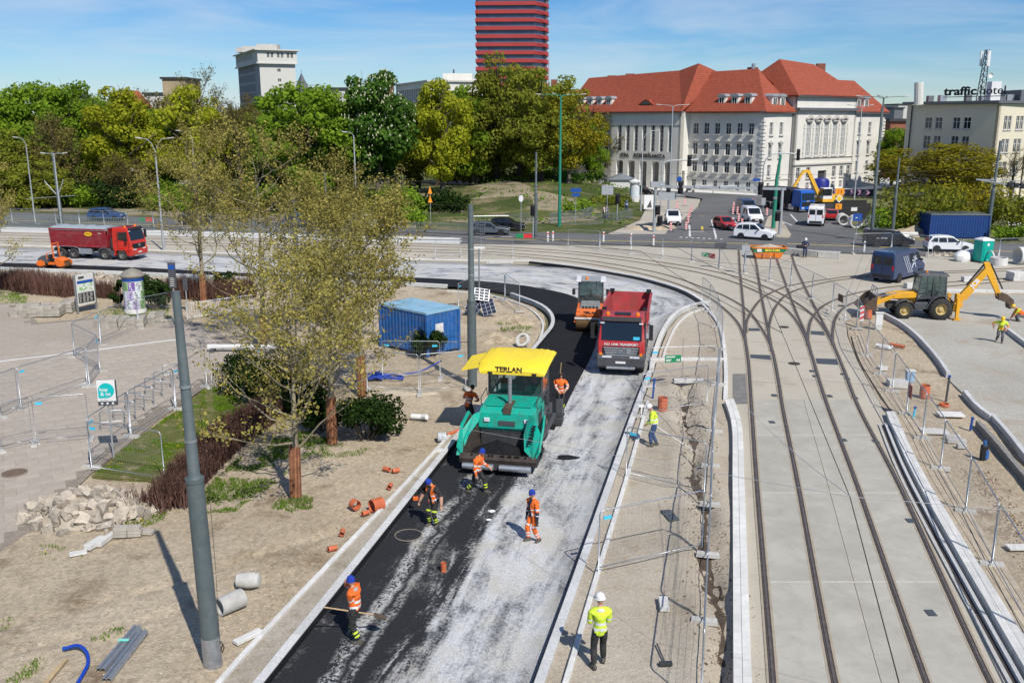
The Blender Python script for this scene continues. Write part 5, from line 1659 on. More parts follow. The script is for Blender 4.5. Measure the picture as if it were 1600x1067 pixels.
def grass(name,pix,dens,label,seed,h=(.05,.12),z=.0,kind='grass',gaps=.0,dand=0,bare=.52):
 rng=random.Random(seed)
 poly=[G(*p)for p in pix];pl=[(p.x,p.y)for p in poly]
 x0,x1=min(p[0]for p in pl),max(p[0]for p in pl);y0,y1=min(p[1]for p in pl),max(p[1]for p in pl)
 mb=MB();N_=int((x1-x0)*(y1-y0)*dens)
 dn=MB()
 for _ in range(N_):
  x,y=rng.uniform(x0,x1),rng.uniform(y0,y1)
  if not inside(pl,x,y):continue
  if gaps and fbm(x+seed,y,.9,4)<gaps-1+rng.uniform(-.12,.12):continue
  a=rng.uniform(0,2*PI);w=rng.uniform(.008,.018)*(1.6 if dens<300 else 1);hh=rng.uniform(*h)
  zz=z+d_left(x,y)
  mb.add([(x-math.cos(a)*w,y-math.sin(a)*w,zz),(x+math.cos(a)*w,y+math.sin(a)*w,zz),(x+rng.gauss(0,.03),y+rng.gauss(0,.03),zz+hh)],[(0,1,2)])
  if dand and rng.random()<dand:
   s_=.026
   dn.add([(x-s_,y-s_,zz+hh),(x+s_,y-s_,zz+hh),(x+s_,y+s_,zz+hh),(x-s_,y+s_,zz+hh)],[(0,1,2,3)])
 o=mb.obj(name,LM[kind]);stuff(o,label,'grass')
 if dn.f:
  d_=dn.obj('dandelions',M_dand);stuff(d_,'yellow dandelions dotted in '+label,'dandelions')
LAWN=[(143,745),(204,693),(274,644),(325,603),(352,612),(395,640),(372,668),(322,716),(282,748),(258,760),(240,752)]
zone('lawn',LAWN,M_lawn,.035,.5,lambda x,y:.02*fbm(x,y,.6,3),skirt=.1)
grass('lawn_grass',LAWN,1300,'mown green lawn between bicycle racks and brown hedge',1,(.05,.11),.05,gaps=.97,dand=.002)
grass('grass_tufts',[(292,800),(330,752),(400,690),(470,650),(520,690),(470,720),(410,770),(360,800)],900,'patchy grass around the foot of the nearest plane tree',2,(.05,.12),.0,gaps=.96)
grass('grass_tufts',[(420,795),(450,768),(490,775),(488,792),(450,796)],900,'grass fringe at the base of the nearest plane trunk',3,(.05,.12),.0,gaps=.95)
grass('grass_tufts',[(180,815),(232,790),(262,800),(256,812),(205,830)],400,'weeds and dandelions beside the rubble pile',4,(.06,.15),.0,dand=.03)
grass('grass_tufts',[(45,875),(62,852),(100,852),(106,876),(75,888)],600,'isolated grass tuft in the soil below the plaza edge',5,(.05,.12),.0,gaps=.95,dand=.003)
grass('grass_tufts',[(105,868),(130,862),(128,876),(108,880)],500,'small grass tuft beside a loose slab',6,(.05,.12),.0,gaps=.95)
grass('grass_tufts',[(8,1062),(60,1028),(85,1032),(40,1062),(12,1072)],500,'grass tuft at the bottom left corner near the blue hose',7,(.05,.13),.0,gaps=.98)
grass('grass_tufts',[(140,985),(195,968),(198,984),(180,1000),(112,1002)],260,'thin grass tufts above the steel guard rails',8,(.04,.10),.0,gaps=.9)
grass('grass_tufts',[(0,968),(25,960),(20,975),(0,985)],300,'sparse grass at the left frame edge',9,(.04,.10),.0,gaps=.95)
grass('grass_tufts',[(480,700),(530,690),(580,700),(560,712),(500,715)],400,'grass around the second plane trunk',12,(.04,.1),.0,gaps=.95)
grass('grass_tufts',[(760,512),(800,498),(835,510),(820,522),(780,520)],90,'green weeds on the soil heap inside the bend',10,(.1,.25),.05,gaps=1.0)
grass('grass_tufts',[(0,475),(0,450),(45,462),(40,474),(20,482)],120,'grass in front of the hedge at the left edge',13,(.08,.15),.02,gaps=.9)
grass('grass_tufts',[(150,488),(200,480),(275,480),(285,492),(268,497),(160,496)],120,'grass around the advertising column',14,(.08,.15),.02,gaps=.9)
# vehicles
_wh={}
def wheel(parent,x,y,r,w,rimr=.55,m=None,z=None,tyre=None,side=1,lugs=False):
 """tyre mesh named wheel with a rim child; axle along y"""
 k=(round(r,3),round(w,3),rimr,lugs,(m or M_rim).name)
 if k not in _wh:
  R=Matrix.Rotation(PI/2,4,'X')
  t=MB().lathe([(r*rimr,-w/2),(r*.88,-w/2),(r*.97,-w*.40),(r,-w*.25),(r,w*.25),(r*.97,w*.40),(r*.88,w/2),(r*rimr,w/2)],28,R)
  if lugs:
   for i in range(18):
    a=2*PI*i/18
    for s_ in(-1,1):
     Mx=Matrix.Rotation(a+(.17 if s_>0 else 0),4,'Y')@Matrix.Translation((0,s_*w*.24,r))@Matrix.Rotation(s_*.5,4,'Z')
     t.box(-.035,.035,-w*.26,w*.26,-.02,.03,Mx)
  tm=t.mesh('wheel');tm.materials.append(M_tyre);tm.shade_smooth();tm.set_sharp_from_angle(angle=.7)
  rm=MB().lathe([(r*rimr,-w*.42),(r*rimr*.9,-w*.30),(r*rimr*.8,-w*.12),(r*.22,-w*.14),(r*.2,-w*.36),(.002,-w*.38)],24,R)
  rm.lathe([(r*rimr,w*.42),(r*rimr*.9,w*.30),(r*rimr*.8,w*.12),(r*.22,w*.14),(r*.2,w*.36),(.002,w*.38)],24,R)
  for i in range(8):
   a=2*PI*i/8
   for s_ in(-1,1):rm.cyl((math.cos(a)*r*.32,s_*w*.10,math.sin(a)*r*.32),(math.cos(a)*r*.32,s_*w*.2,math.sin(a)*r*.32),r*.04,n=5)
  me=rm.mesh('rim');me.materials.append(m or M_rim);me.shade_smooth();me.set_sharp_from_angle(angle=.6)
  _wh[k]=(tm,me)
 tm,me=_wh[k]
 o=place(tm,'wheel',parent,(x,y,r if z is None else z))
 place(me,'rim',o)
 return o
def plate(mb,p0,p1,y0,y1,off,th=.02):
 """thin slab lying on the side-view edge p0-p1, spanning y0..y1, proud by off"""
 p0,p1=Vector((p0[0],0,p0[1])),Vector((p1[0],0,p1[1]))
 d=(p1-p0).normalized();n=Vector((d.z,0,-d.x))
 vs=[]
 for o_ in(off-th,off):
  for(p,y)in((p0,y0),(p0,y1),(p1,y1),(p1,y0)):vs.append(p+n*o_+Vector((0,y,0)))
 return mb.add(vs,[(3,2,1,0),(4,5,6,7),(0,1,5,4),(1,2,6,5),(2,3,7,6),(3,0,4,7)])
def star_badge(parent,loc,r,m,name='emblem'):
 b=MB()
 ring=[(0,r*math.cos(2*PI*i/20),r*math.sin(2*PI*i/20))for i in range(20)]
 b.tube(ring,r*.09,5,closed=True)
 for k in range(3):
  a=PI/2+k*2*PI/3
  b.prism([(r*.16*math.cos(a-PI/3),r*.16*math.sin(a-PI/3)),(r*math.cos(a),r*math.sin(a)),(r*.16*math.cos(a+PI/3),r*.16*math.sin(a+PI/3))],-r*.08,r*.08,'x')
 o=b.obj(name,m,parent)
 o.location=loc
 return o
M_chrome=mat('chrome',(.62,.63,.65),.2,.9,.05)
M_redd=mat('dark_red_body',(.25,.012,.022),.45,0,.12,1.2,dirt=(.24,.13,.11),damt=.45)
M_dusty_red=mat('dusty_red_paint',(.38,.04,.045),.6,0,.18,1.6,dirt=(.15,.09,.075),damt=.7)
M_tarp=mat('grey_tarpaulin',(.30,.34,.37),.7,0,.12,2,bump=.2)
M_dgrey=mat('dark_grey_plastic',(.065,.068,.075),.6,0,.15,4)
M_int=mat('skip_inside',(.20,.075,.06),.8,0,.3,2)
def tipper(name,label,loc,rz,paint,body,tarp,lettering,dark_bumper,badge):
 t=thing(name,label,'truck',loc,rz)
 ch=MB();ch.box(-4.2,4.1,-.45,-.25,.75,1.05);ch.box(-4.2,4.1,.25,.45,.75,1.05)
 for x in(-3.6,-2.2,-.6,1.2,3.2):ch.box(x-.08,x+.08,-.5,.5,.72,1.0)
 ch.obj('chassis',M_dark,t)
 hw=1.22
 cab=MB().shell([(2.35,.95,hw),(4.30,.95,hw),(4.36,1.62,hw),(4.30,1.86,hw),(4.05,2.92,hw-.10),(3.80,3.10,hw-.16),(2.55,3.16,hw-.14),(2.35,3.05,hw-.10),(2.35,1.8,hw)])
 cabo=cab.obj('cab',paint,t,bevel=.07,seg=3,smooth=.7)
 g=MB();plate(g,(4.29,1.90),(4.06,2.86),-1.05,1.05,.02,.05);g.obj('windscreen',M_glass,cabo,bevel=.02)
 v=MB();plate(v,(4.07,2.84),(3.92,3.04),-1.02,1.02,.14,.05);v.obj('sun_visor',M_black,cabo)
 for s_ in(-1,1):
  w=MB().prism([(2.98,2.02),(4.02,1.92),(3.86,2.72),(3.05,2.72)],s_*1.16,s_*1.245,'y');w.obj('side_window',M_glass,cabo)
  d=MB();d.box(2.9,2.925,s_*1.215,s_*1.235,1.0,2.85);d.box(2.72,2.84,s_*1.2,s_*1.25,1.8,1.87);d.box(4.1,4.12,s_*1.215,s_*1.235,1.0,1.85);d.obj('door_line',M_black,cabo)
  mi=MB();mi.box(3.98,4.16,s_*1.42,s_*1.62,1.95,2.75);mi.cyl((4.0,s_*1.15,2.75),(4.05,s_*1.5,2.75),.025,n=6);mi.cyl((4.0,s_*1.15,2.0),(4.05,s_*1.5,2.0),.025,n=6);mi.obj('mirror',M_black,cabo,bevel=.03)
  MB().box(4.33,4.43,s_*.72-.26,s_*.72+.26,.92,1.10).obj('headlight',M_lamp,t,bevel=.02)
  MB().box(4.34,4.40,s_*1.04-.07,s_*1.04+.07,1.14,1.26).obj('indicator',M_amber,t)
  MB().lathe([(.10,0),(.11,.05),(.09,.17),(.01,.19)],12).obj('beacon',M_amber,cabo).location=(3.55,s_*.78,3.10)
  MB().box(4.12,4.2,s_*1.0-.1,s_*1.0+.1,2.78,2.84).obj('marker_light',M_white,cabo)
 MB().box(3.0,3.6,-.42,.42,3.12,3.17).obj('roof_hatch',M_black,cabo)
 gr_=MB()
 gm=M_dgrey if dark_bumper else M_black
 for i in range(4):gr_.box(4.33,4.43,-.9+.04*i,.9-.04*i,1.49-i*.12,1.565-i*.12)
 gr_.obj('grille',M_steel if dark_bumper else M_black,t,bevel=.012)
 MB().box(4.30,4.375,-.96,.96,1.05,1.60).obj('grille_back',M_black,t)
 bp=MB();bp.prism([(4.05,.50),(4.05,1.24),(4.38,1.22),(4.44,.98),(4.40,.55),(4.22,.42)],-1.24,1.24,'y');bp.obj('bumper',gm if dark_bumper else paint,t,bevel=.04)
 MB().box(4.30,4.43,-.75,.75,.40,.54).obj('skid_plate',M_steel,t,bevel=.03)
 MB().box(4.43,4.455,-.26,.26,.72,.83).obj('number_plate',M_white,t)
 star_badge(t,(4.46,0,1.42),.16,M_chrome)
 if lettering:
  sl=math.atan2(1.86-1.62,.06)
  text('cab_lettering',lettering,.17,M_white,t,(4.375,0,1.72),(PI/2-.2,0,PI/2),.012,bold=.003,sx=1.0)
 for s_ in(-1,1):
  MB().box(2.1,2.45,s_*.95,s_*1.22,.45,.95).obj('step',M_dgrey,t)
  MB().box(-1.55,-.1,s_*.62,s_*1.15,.50,1.05).obj('fuel_tank' if s_>0 else 'battery_box',M_steel,t,bevel=.05)
 r,w=.52,.34
 for x in(3.25,1.35):
  for s_ in(-1,1):wheel(t,x,s_*1.02,r,w)
 for x in(-2.1,-3.5):
  for s_ in(-1,1):wheel(t,x,s_*.92,r,.56)
 for x,sp in((3.25,.78),(1.35,.74)):
  for s_ in(-1,1):
   f=MB();pts=[(x+sp*math.cos(a),.50+sp*.98*math.sin(a))for a in[PI*i/10 for i in range(11)]]
   pts+=[(x+(sp-.12)*math.cos(a),.50+(sp-.12)*.98*math.sin(a))for a in[PI*i/10 for i in range(10,-1,-1)]]
   f.prism(pts,s_*.82,s_*1.245,'y');f.obj('mudguard',paint if(x>2 and not dark_bumper)else M_dgrey,t)
 for s_ in(-1,1):
  f=MB();pth=[(-1.35,s_*1.0,.75),(-1.45,s_*1.0,1.05),(-1.9,s_*1.0,1.2),(-3.7,s_*1.0,1.2),(-4.15,s_*1.0,1.05),(-4.25,s_*1.0,.7)]
  for a,b in zip(pth,pth[1:]):f.beam(a,b,.5,.03,(0,1,0))if False else f.beam(a,b,.5,.035)
  f.obj('mudguard',M_steel,t)
 MB().box(2.0,2.32,.55,1.15,1.1,3.0).obj('air_intake',M_black,t,bevel=.05)
 MB().box(2.02,2.3,-1.0,.4,1.1,2.1).obj('gearbox_cover',M_dark,t)
 x0,x1=1.95,-4.45
 b=MB()
 def sec(x,zb,zt,top=1.24,bot=1.02):
  return[(x,-top,zt),(x,-top+.02,zt-.55),(x,-bot,zb),(x,bot,zb),(x,top-.02,zt-.55),(x,top,zt),(x,top-.07,zt),(x,bot-.08,zb+.07),(x,-bot+.08,zb+.07),(x,-top+.07,zt)]
 b.loft([sec(x0-.25,1.18,2.92),sec(x1,1.18,2.92)])
 b.prism([(x0-.30,1.18),(x0-.22,1.18),(x0+.08,3.05),(x0-.02,3.05)],-1.2,1.2,'y')
 bo=b.obj('dump_body',body,t,bevel=.015)
 MB().prism([(x1+.02,1.18),(x1-.06,1.18),(x1-.2,2.9),(x1-.12,2.92)],-1.2,1.2,'y').obj('tailgate',body,bo)
 rib=MB()
 for s_ in(-1,1):
  rib.beam((x0-.3,s_*1.255,2.88),(x1,s_*1.255,2.88),.10,.14)
  rib.beam((x0-.3,s_*1.10,1.28),(x1,s_*1.10,1.28),.12,.22)
 rib.obj('top_rail',body,bo)
 for x in(x0-.36,x1+.06):
  for s_ in(-1,1):MB().beam((x,s_*1.06,1.2),(x,s_*1.27,2.9),.12,.10).obj('corner_post',body,bo)
 if tarp:
  tp=MB();rings=[]
  for i in range(13):
   x=x0-.3+(x1-x0+.3)*i/12;k=.05*math.sin(i*2.1)
   rings.append([(x,-1.30,2.78),(x,-1.27,2.97),(x,-.6,3.10+k),(x,.6,3.10-k),(x,1.27,2.97),(x,1.30,2.78),(x,1.1,2.75),(x,-1.1,2.75)])
  tp.loft(rings);tp.obj('tarpaulin',M_tarp,t,smooth=.5)
  ov=MB().prism([(.42*math.cos(2*PI*i/20),.2*math.sin(2*PI*i/20))for i in range(20)],-1.235,-1.225,'y')
  o=ov.obj('oval_badge',mat('badge_yellow',(.75,.52,.02),.5,0,.05),bo);o.location=(-.2,-.015,2.45)
  text('oval_lettering','FASTER',.16,M_redl,bo,(-.2,-1.262,2.45),(PI/2,0,0),.004,bold=.004)
  text('body_lettering','meiller',.15,M_white,bo,(1.05,-1.262,2.55),(PI/2,0,0),.004)
 else:
  MB().box(x1+.1,x0-.3,-.92,.92,1.26,1.30).obj('load_floor',M_int,bo)
  for s_ in(-1,1):MB().box(x0-.35,x0-.1,s_*1.1-.12,s_*1.1+.12,2.95,3.16).obj('corner_flap',M_black,bo)
  for s_ in(-1,1):MB().box(x1-.1,x1+.25,s_*1.1-.14,s_*1.1+.14,2.92,3.10).obj('corner_flap',M_black,bo)
 if badge:
  MB().box(4.45,4.47,.30,.52,1.25,1.53).obj('warning_plate',M_steel,t)
  MB().box(4.30,4.32,.62,.95,1.98,2.14).obj('sticker',M_tagb,t)
 return t
tc_=(G(932,586)+G(1006,582))/2
hd=math.radians(-100)
tipper('tipper_truck','dusty red tipper truck facing the camera beside the fresh asphalt',(tc_.x-math.cos(hd)*4.3,tc_.y-math.sin(hd)*4.3,ZR),hd,M_red,M_dusty_red,False,'H.D. LINK TRANSPORT',True,True)
lc=(G(111,402)+G(192,404))/2
tipper('tipper_truck','dark red tipper truck with grey tarpaulin driving on the dusty road, left',(lc.x,lc.y+.9,ZR),math.radians(-14),mat('bright_red_cab',(.50,.025,.015),.35,0,.06,1,coat=.3),M_redd,True,None,False,False)
# asphalt paver
M_teal=mat('teal_paint',(.0,.34,.245),.5,0,.12,1.5,coat=.1,dirt=(.06,.10,.085),damt=.6)
M_yroof=mat('yellow_fibreglass',(.80,.60,.03),.6,0,.05,1.0,dirt=(.50,.40,.10),damt=.5)
M_hop=mat('worn_hopper',(.055,.042,.035),.6,.3,.35,3)
M_mix=groundmat('hot_asphalt_mix',(.016,.016,.018),(.022,.022,.024),(.026,.026,.028),1,8,.4,1.0,30)
hp=math.radians(-101)
fp=(G(730,733)+G(824,741))/2
pv=thing('asphalt_paver','teal road paver with yellow canopy and black hopper laying asphalt','paver',(fp.x-math.cos(hp)*3.05,fp.y-math.sin(hp)*3.05,ZR),hp)
pv.scale=(.95,.95,.95)
MB().box(-2.6,1.4,-1.05,1.05,.55,1.15).obj('chassis',M_dark,pv)
b=MB().shell([(-1.1,1.05,1.22),(1.05,1.05,1.22),(1.25,1.30,1.22),(1.15,1.95,1.20),(.85,2.12,1.16),(-1.1,2.18,1.16)])
eng=b.obj('engine_hood',M_teal,pv,bevel=.05,seg=2)
for s_ in(-1,1):
 lv=MB()
 for i in range(7):lv.box(-.75+i*.18,-.66+i*.18,s_*1.205,s_*1.235,1.25,1.75)
 lv.obj('louvres',M_dark,eng)
MB().box(.15,1.2,-.16,.16,1.9,2.2).obj('exhaust_recess',M_rust,eng)
MB().cyl((.55,0,1.95),(.55,0,3.35),.085,n=12).obj('exhaust_pipe',M_steel,eng)
MB().box(-.3,.9,-.95,-.25,2.13,2.19).obj('hood_panel',M_teal,eng,bevel=.02);MB().box(-.3,.9,.25,.95,2.13,2.19).obj('hood_panel',M_teal,eng,bevel=.02)
hnd=MB();hnd.tube([(.6,1.12,2.0),(.6,1.3,2.15),(.2,1.3,2.15),(.2,1.12,2.0)],.03,6);hnd.obj('handrail',M_teal,eng)
cb=MB()
for s_ in(-1,1):
 for x in(-.75,-2.45):cb.beam((x,s_*1.18,1.2),(x+.05,s_*1.15,3.5),.08,.10)
 cb.beam((-.75,s_*1.18,2.15),(-2.45,s_*1.18,2.15),.06,.06)
cb.beam((-.72,-1.15,2.16),(-.72,1.15,2.16),.08,.08);cb.beam((-.70,-1.15,3.45),(-.70,1.15,3.45),.08,.08);cb.beam((-.71,.35,2.16),(-.71,.35,3.45),.05,.05)
fr_=cb.obj('cab_frame',M_dgrey,pv)
M_cabgl=mat('tinted_cab_glass',(.35,.45,.45),.05,0,0,trans=.92,spec=.5)
MB().box(-.73,-.71,-1.12,1.12,2.2,3.42).obj('front_glass',M_cabgl,fr_)
for s_ in(-1,1):MB().box(-2.4,-.8,s_*1.16-.01,s_*1.16+.01,2.2,3.4).obj('side_glass',M_cabgl,fr_)
MB().box(-2.6,-.7,-1.2,1.2,1.15,1.25).obj('operator_platform',M_dgrey,pv)
MB().box(-1.5,-1.1,-.9,.9,1.25,2.1).obj('control_desk',M_black,pv,bevel=.05)
for y in(-.7,.7):
 s_=MB();s_.box(-2.1,-1.6,y-.25,y+.25,1.6,1.75);s_.box(-2.2,-2.08,y-.25,y+.25,1.75,2.35);s_.box(-1.95,-1.75,y-.1,y+.1,1.25,1.6);s_.obj('seat',M_black,pv,bevel=.04)
rf=MB();n_=11
rings=[]
for i,(x,z,w)in enumerate(((.10,3.46,1.40),(.02,3.60,1.46),(-.55,3.80,1.52),(-2.3,3.86,1.52),(-2.85,3.74,1.48),(-2.9,3.62,1.44))):
 ring=[]
 for k in range(n_*2+1):
  y=-w+2*w*k/(n_*2)
  zz=z+(.03 if(k%2 and 1<i<5)else 0)-.12*(abs(y)/w)**6
  ring.append((x,y,zz))
 ring+=[(x+(.0),w*.985,z-.22+(.05 if i in(0,5)else 0)),(x,-w*.985,z-.22+(.05 if i in(0,5)else 0))]
 rings.append(ring)
rf.loft(rings)
rfo=rf.obj('canopy',M_yroof,pv,smooth=.45)
wg=MB();wg.loft([[(-.2,-1.44,3.55),(-2.5,-1.44,3.62),(-2.5,-1.44,3.55),(-.2,-1.44,3.49)],[(-.15,-2.25,3.36),(-2.3,-2.3,3.44),(-2.3,-2.3,3.38),(-.15,-2.25,3.30)]])
wg.obj('canopy_wing',M_yroof,rfo)
text('canopy_lettering','TERLAN',.29,M_let,rfo,(.075,-.15,3.50),(math.radians(72),0,PI/2),.01,bold=.012,sx=1.1)
for s_ in(-1,1):MB().box(.04,.12,s_*.95-.1,s_*.95+.1,3.3,3.4).obj('work_light',M_black,rfo)
ho=MB()
ho.prism([(1.2,.52),(3.0,.50),(3.0,.58),(1.2,.62)],-1.45,1.45,'y')
ho.box(1.26,1.32,-1.1,1.1,.55,1.15)
hop=ho.obj('hopper_floor',M_hop,pv)
for s_ in(-1,1):
 A0,A1=[(1.25,s_*.75,.62),(1.25,s_*1.55,1.95)],[(2.95,s_*.85,.55),(2.9,s_*1.62,1.05)]
 wv=MB()
 p=[Vector((1.22,s_*1.05,.60)),Vector((1.22,s_*1.22,1.25)),Vector((1.35,s_*1.58,2.02)),Vector((2.2,s_*1.66,1.72)),Vector((3.02,s_*1.64,1.02)),Vector((3.02,s_*1.40,.56))]
 q=[v+Vector((0,s_*.07,-.02))for v in p]
 wv.add(p+q,[tuple(range(6)),tuple(range(6,12))[::-1]]+[(i,(i+1)%6,6+(i+1)%6,6+i)for i in range(6)])
 wo=wv.obj('hopper_wing',M_teal,pv)
 li=MB();l=[v+Vector((0,-s_*.012,.0))for v in p];l[2]=l[2]+Vector((.03,-s_*.03,-.10));l[3]+=Vector((0,-s_*.03,-.1));l[4]+=Vector((-.05,-s_*.02,-.06))
 li.add(l,[tuple(range(6))]);li.obj('wing_liner',M_hop,wo)
 if True:
  rot=Matrix(((1,0,0),(0,1,0),(0,0,1)))
  pass
for s_ in(1,):
 pass
for s_,pts_ in((1,[(1.45,1.00,2.02),(1.75,1.25,1.98),(2.45,1.68,1.45),(3.10,1.42,.70),(2.75,1.02,.92),(2.0,.86,1.35)]),(-1,[(1.40,-1.05,2.04),(1.75,-1.30,2.0),(2.4,-1.66,1.45),(3.12,-1.70,.70),(3.0,-1.52,.66),(2.3,-1.38,1.28),(1.75,-1.08,1.72)])):
 fl_=MB();n=len(pts_)
 fl_.add([Vector(p)for p in pts_]+[Vector(p)-Vector((.05,0,.04))for p in pts_],[tuple(range(n)),tuple(range(n,2*n))[::-1]]+[(i,(i+1)%n,n+(i+1)%n,n+i)for i in range(n)])
 fl_.obj('wing_flap',M_teal,pv)
o=text('wing_lettering','TERLAN',.25,M_let,pv,(2.42,1.22,1.46),(0,0,0),.012,bold=.01)
a_,b__=Vector((2.75,1.08,.95)),Vector((1.75,1.22,1.95))
ex=(b__-a_).normalized();nz_=(Vector((2.45,1.68,1.45))-a_).cross(ex).normalized()
if nz_.x<0:nz_=-nz_
ey=nz_.cross(ex)
c_=Vector((2.36,1.27,1.42))+nz_*.05
o.matrix_local=Matrix(((ex.x,ey.x,nz_.x,c_.x),(ex.y,ey.y,nz_.y,c_.y),(ex.z,ey.z,nz_.z,c_.z),(0,0,0,1)))
heap_=MB();rings=[]
for i in range(8):
 f=i/7;rings.append([((2.15+(1-f)*.85*math.cos(a)),-.2+(1-f)*1.15*math.sin(a),.60+.5*f+.05*fbm(math.cos(a)*2,math.sin(a)*2+f,1.7))for a in[2*PI*k/20 for k in range(20)]])
heap_.loft(rings);stuff(heap_.obj('asphalt_load',M_mix,pv,smooth=.6))
ap=MB();ap.prism([(2.95,.50),(3.15,.42),(3.20,.62),(3.0,.78)],-1.55,1.55,'y');ap.obj('front_apron',M_hop,pv)
for s_ in(-1,1):
 ro=MB().cyl((3.34,s_*.12,.36),(3.34,s_*1.38,.36),.13,n=14);ro.obj('push_roller',M_steel,pv,smooth=.6)
fb=MB();fb.box(3.05,3.25,-1.3,1.3,.22,.46);fb.beam((1.2,-1.55,.5),(3.1,-1.55,.45),.1,.14);fb.beam((1.2,1.55,.5),(3.1,1.55,.45),.1,.14);fb.obj('front_beam',M_dark,pv)
for s_ in(-1,1):
 for x,r in((1.9,.34),(1.15,.34)):wheel(pv,x,s_*.95,r,.3,.6)
 wheel(pv,-1.4,s_*1.08,.68,.42,.6)
 MB().beam((1.0,s_*1.36,.75),(-3.3,s_*1.36,.55),.12,.2).obj('tow_arm',M_dgrey,pv)
 sa=MB();sa.prism([(-.9+.82*math.cos(a),.68+.8*math.sin(a))for a in[PI*i/8 for i in range(9)]]+[(-.9+.72*math.cos(a),.68+.7*math.sin(a))for a in[PI*i/8 for i in range(8,-1,-1)]],s_*1.0,s_*1.3,'y');o=sa.obj('mudguard',M_dgrey,pv);o.location.x=-.5
sc_=MB();sc_.box(-3.9,-3.2,-1.7,1.7,.06,.42);sc_.box(-3.5,-3.3,-1.6,1.6,.42,.62);sc_.obj('screed',M_dark,pv,bevel=.03)
wk=MB();wk.box(-4.3,-3.9,-1.7,1.7,.3,.34)
for y in(-1.65,-.8,0,.8,1.65):wk.cyl((-4.25,y,.34),(-4.25,y,1.2),.02,n=6)
wk.cyl((-4.25,-1.65,1.2),(-4.25,1.65,1.2),.02,n=6);wk.obj('screed_walkway',M_dgrey,pv)
for s_ in(-1,1):
 c_=MB();c_.box(-3.6,-3.3,s_*1.55-.15,s_*1.55+.15,.62,1.25);c_.cyl((-3.4,s_*1.55,1.2),(-3.3,s_*1.55,1.6),.03,n=6);c_.obj('control_panel',M_dgrey,pv,bevel=.02)
rgp=random.Random(6)
for s_ in(-1,1):
 for k in range(3):
  y0_=s_*(1.24+.02*k)
  MB().tube(smooth_path([(1.05,y0_,1.25-.12*k),(1.5,s_*1.5,.95-.1*k),(2.1,s_*1.66,.78-.05*k),(2.7,s_*1.68,.62)],.1),.022,6).obj('hydraulic_hose',M_black,pv)
 bo_=MB()
 for k in range(9):bo_.cyl((-1.0+k*.25,s_*1.22,2.02),(-1.0+k*.25,s_*1.245,2.02),.022,n=6)
 for k in range(6):bo_.cyl((1.2,s_*(.2+k*.17),1.2),(1.27,s_*(.2+k*.17),1.2),.02,n=6)
 bo_.obj('bolts',M_dark,pv)
 gb_=MB();gb_.tube([(-.5,s_*1.2,2.18),(-.5,s_*1.24,2.5),(.75,s_*1.2,2.42),(.75,s_*1.18,2.12)],.022,6);gb_.obj('grab_rail',M_dgrey,pv)
 MB().box(-.9,-.3,s_*1.215,s_*1.24,1.3,1.95).obj('service_door',M_teal,pv,bevel=.015)
 MB().box(-.62,-.5,s_*1.24,s_*1.262,1.6,1.64).obj('door_latch',M_black,pv)
 MB().box(-2.5,-1.9,s_*1.22,s_*1.36,1.0,1.4).obj('tool_box',M_dgrey,pv,bevel=.03)
for k in range(26):
 x,y=rgp.uniform(1.4,3.0),rgp.uniform(-1.3,1.3);MB().box(-.05,.05,-.04,.04,0,.05).obj('asphalt_crust',M_mix,pv).location=(x if k%2 else 3.06,y,.60 if k%2 else.72)
MB().box(1.245,1.27,-.35,.35,1.42,1.62).obj('front_plate',M_dgrey,pv)
for y in(-.85,.85):MB().box(1.2,1.28,y-.12,y+.12,1.55,1.72).obj('headlight',M_lamp,pv,bevel=.02)
ld_=MB()
for i in range(3):ld_.box(-2.9+.0,-2.6,-1.45,-1.2,.4+i*.3,.43+i*.3)
ld_.obj('ladder',M_dgrey,pv)
# rollers
M_ham=mat('roller_orange',(.75,.15,.015),.5,0,.08,1.5,dirt=(.30,.12,.05),damt=.5)
M_drum=mat('brown_drum',(.16,.10,.045),.5,.4,.3,4)
def drum(parent,x,r,w,z=None):
 R=Matrix.Rotation(PI/2,4,'X')
 o=MB().lathe([(.05,-w/2),(r*.92,-w/2),(r,-w/2+.03),(r,w/2-.03),(r*.92,w/2),(.05,w/2)],32,R,caps=True).obj('drum',M_drum,parent,smooth=.6)
 o.location=(x,0,r if z is None else z)
 return o
rl=G(914,514)
ah_=math.radians(-96)
ro=thing('road_roller','orange and grey tandem roller with glazed cab behind the red tipper truck','road roller',(rl.x+.3-math.cos(ah_)*1.6,rl.y-math.sin(ah_)*1.6,ZR+.05),ah_)
drum(ro,1.75,.62,1.75);drum(ro,-1.75,.62,1.75)
b=MB().shell([(.55,.62,.80),(1.2,.72,.82),(2.35,.95,.88),(2.45,1.15,.90),(2.30,1.48,.84),(.6,1.58,.80)]);fo=b.obj('front_hood',M_ham,ro,bevel=.06)
MB().shell([(.7,1.50,.66),(2.05,1.44,.68),(1.98,1.66,.60),(.7,1.76,.58)]).obj('engine_cover',mat('engine_grey',(.20,.21,.21),.6,0,.1),fo,bevel=.04)
lv=MB()
for i in range(5):lv.box(1.98,2.06,-.5+i*.22,-.36+i*.22,1.5,1.64)
lv.obj('louvres',M_dark,fo)
text('hood_lettering','TERLAN',.22,M_let,fo,(2.42,0,1.30),(math.radians(72),0,PI/2),.008,bold=.006)
for s_ in(-1,1):MB().box(2.32,2.42,s_*.72-.12,s_*.72+.12,1.05,1.2).obj('headlight',M_lamp,fo,bevel=.03)
MB().box(2.25,2.4,-.95,.95,.84,.98).obj('front_bumper',M_concl,ro,bevel=.03)
fr_=MB()
for s_ in(-1,1):fr_.beam((.9,s_*.94,.62),(2.3,s_*.94,.8),.08,.3)
fr_.box(-2.4,.6,-.5,.5,.6,1.0);fr_.obj('frame',M_ham,ro)
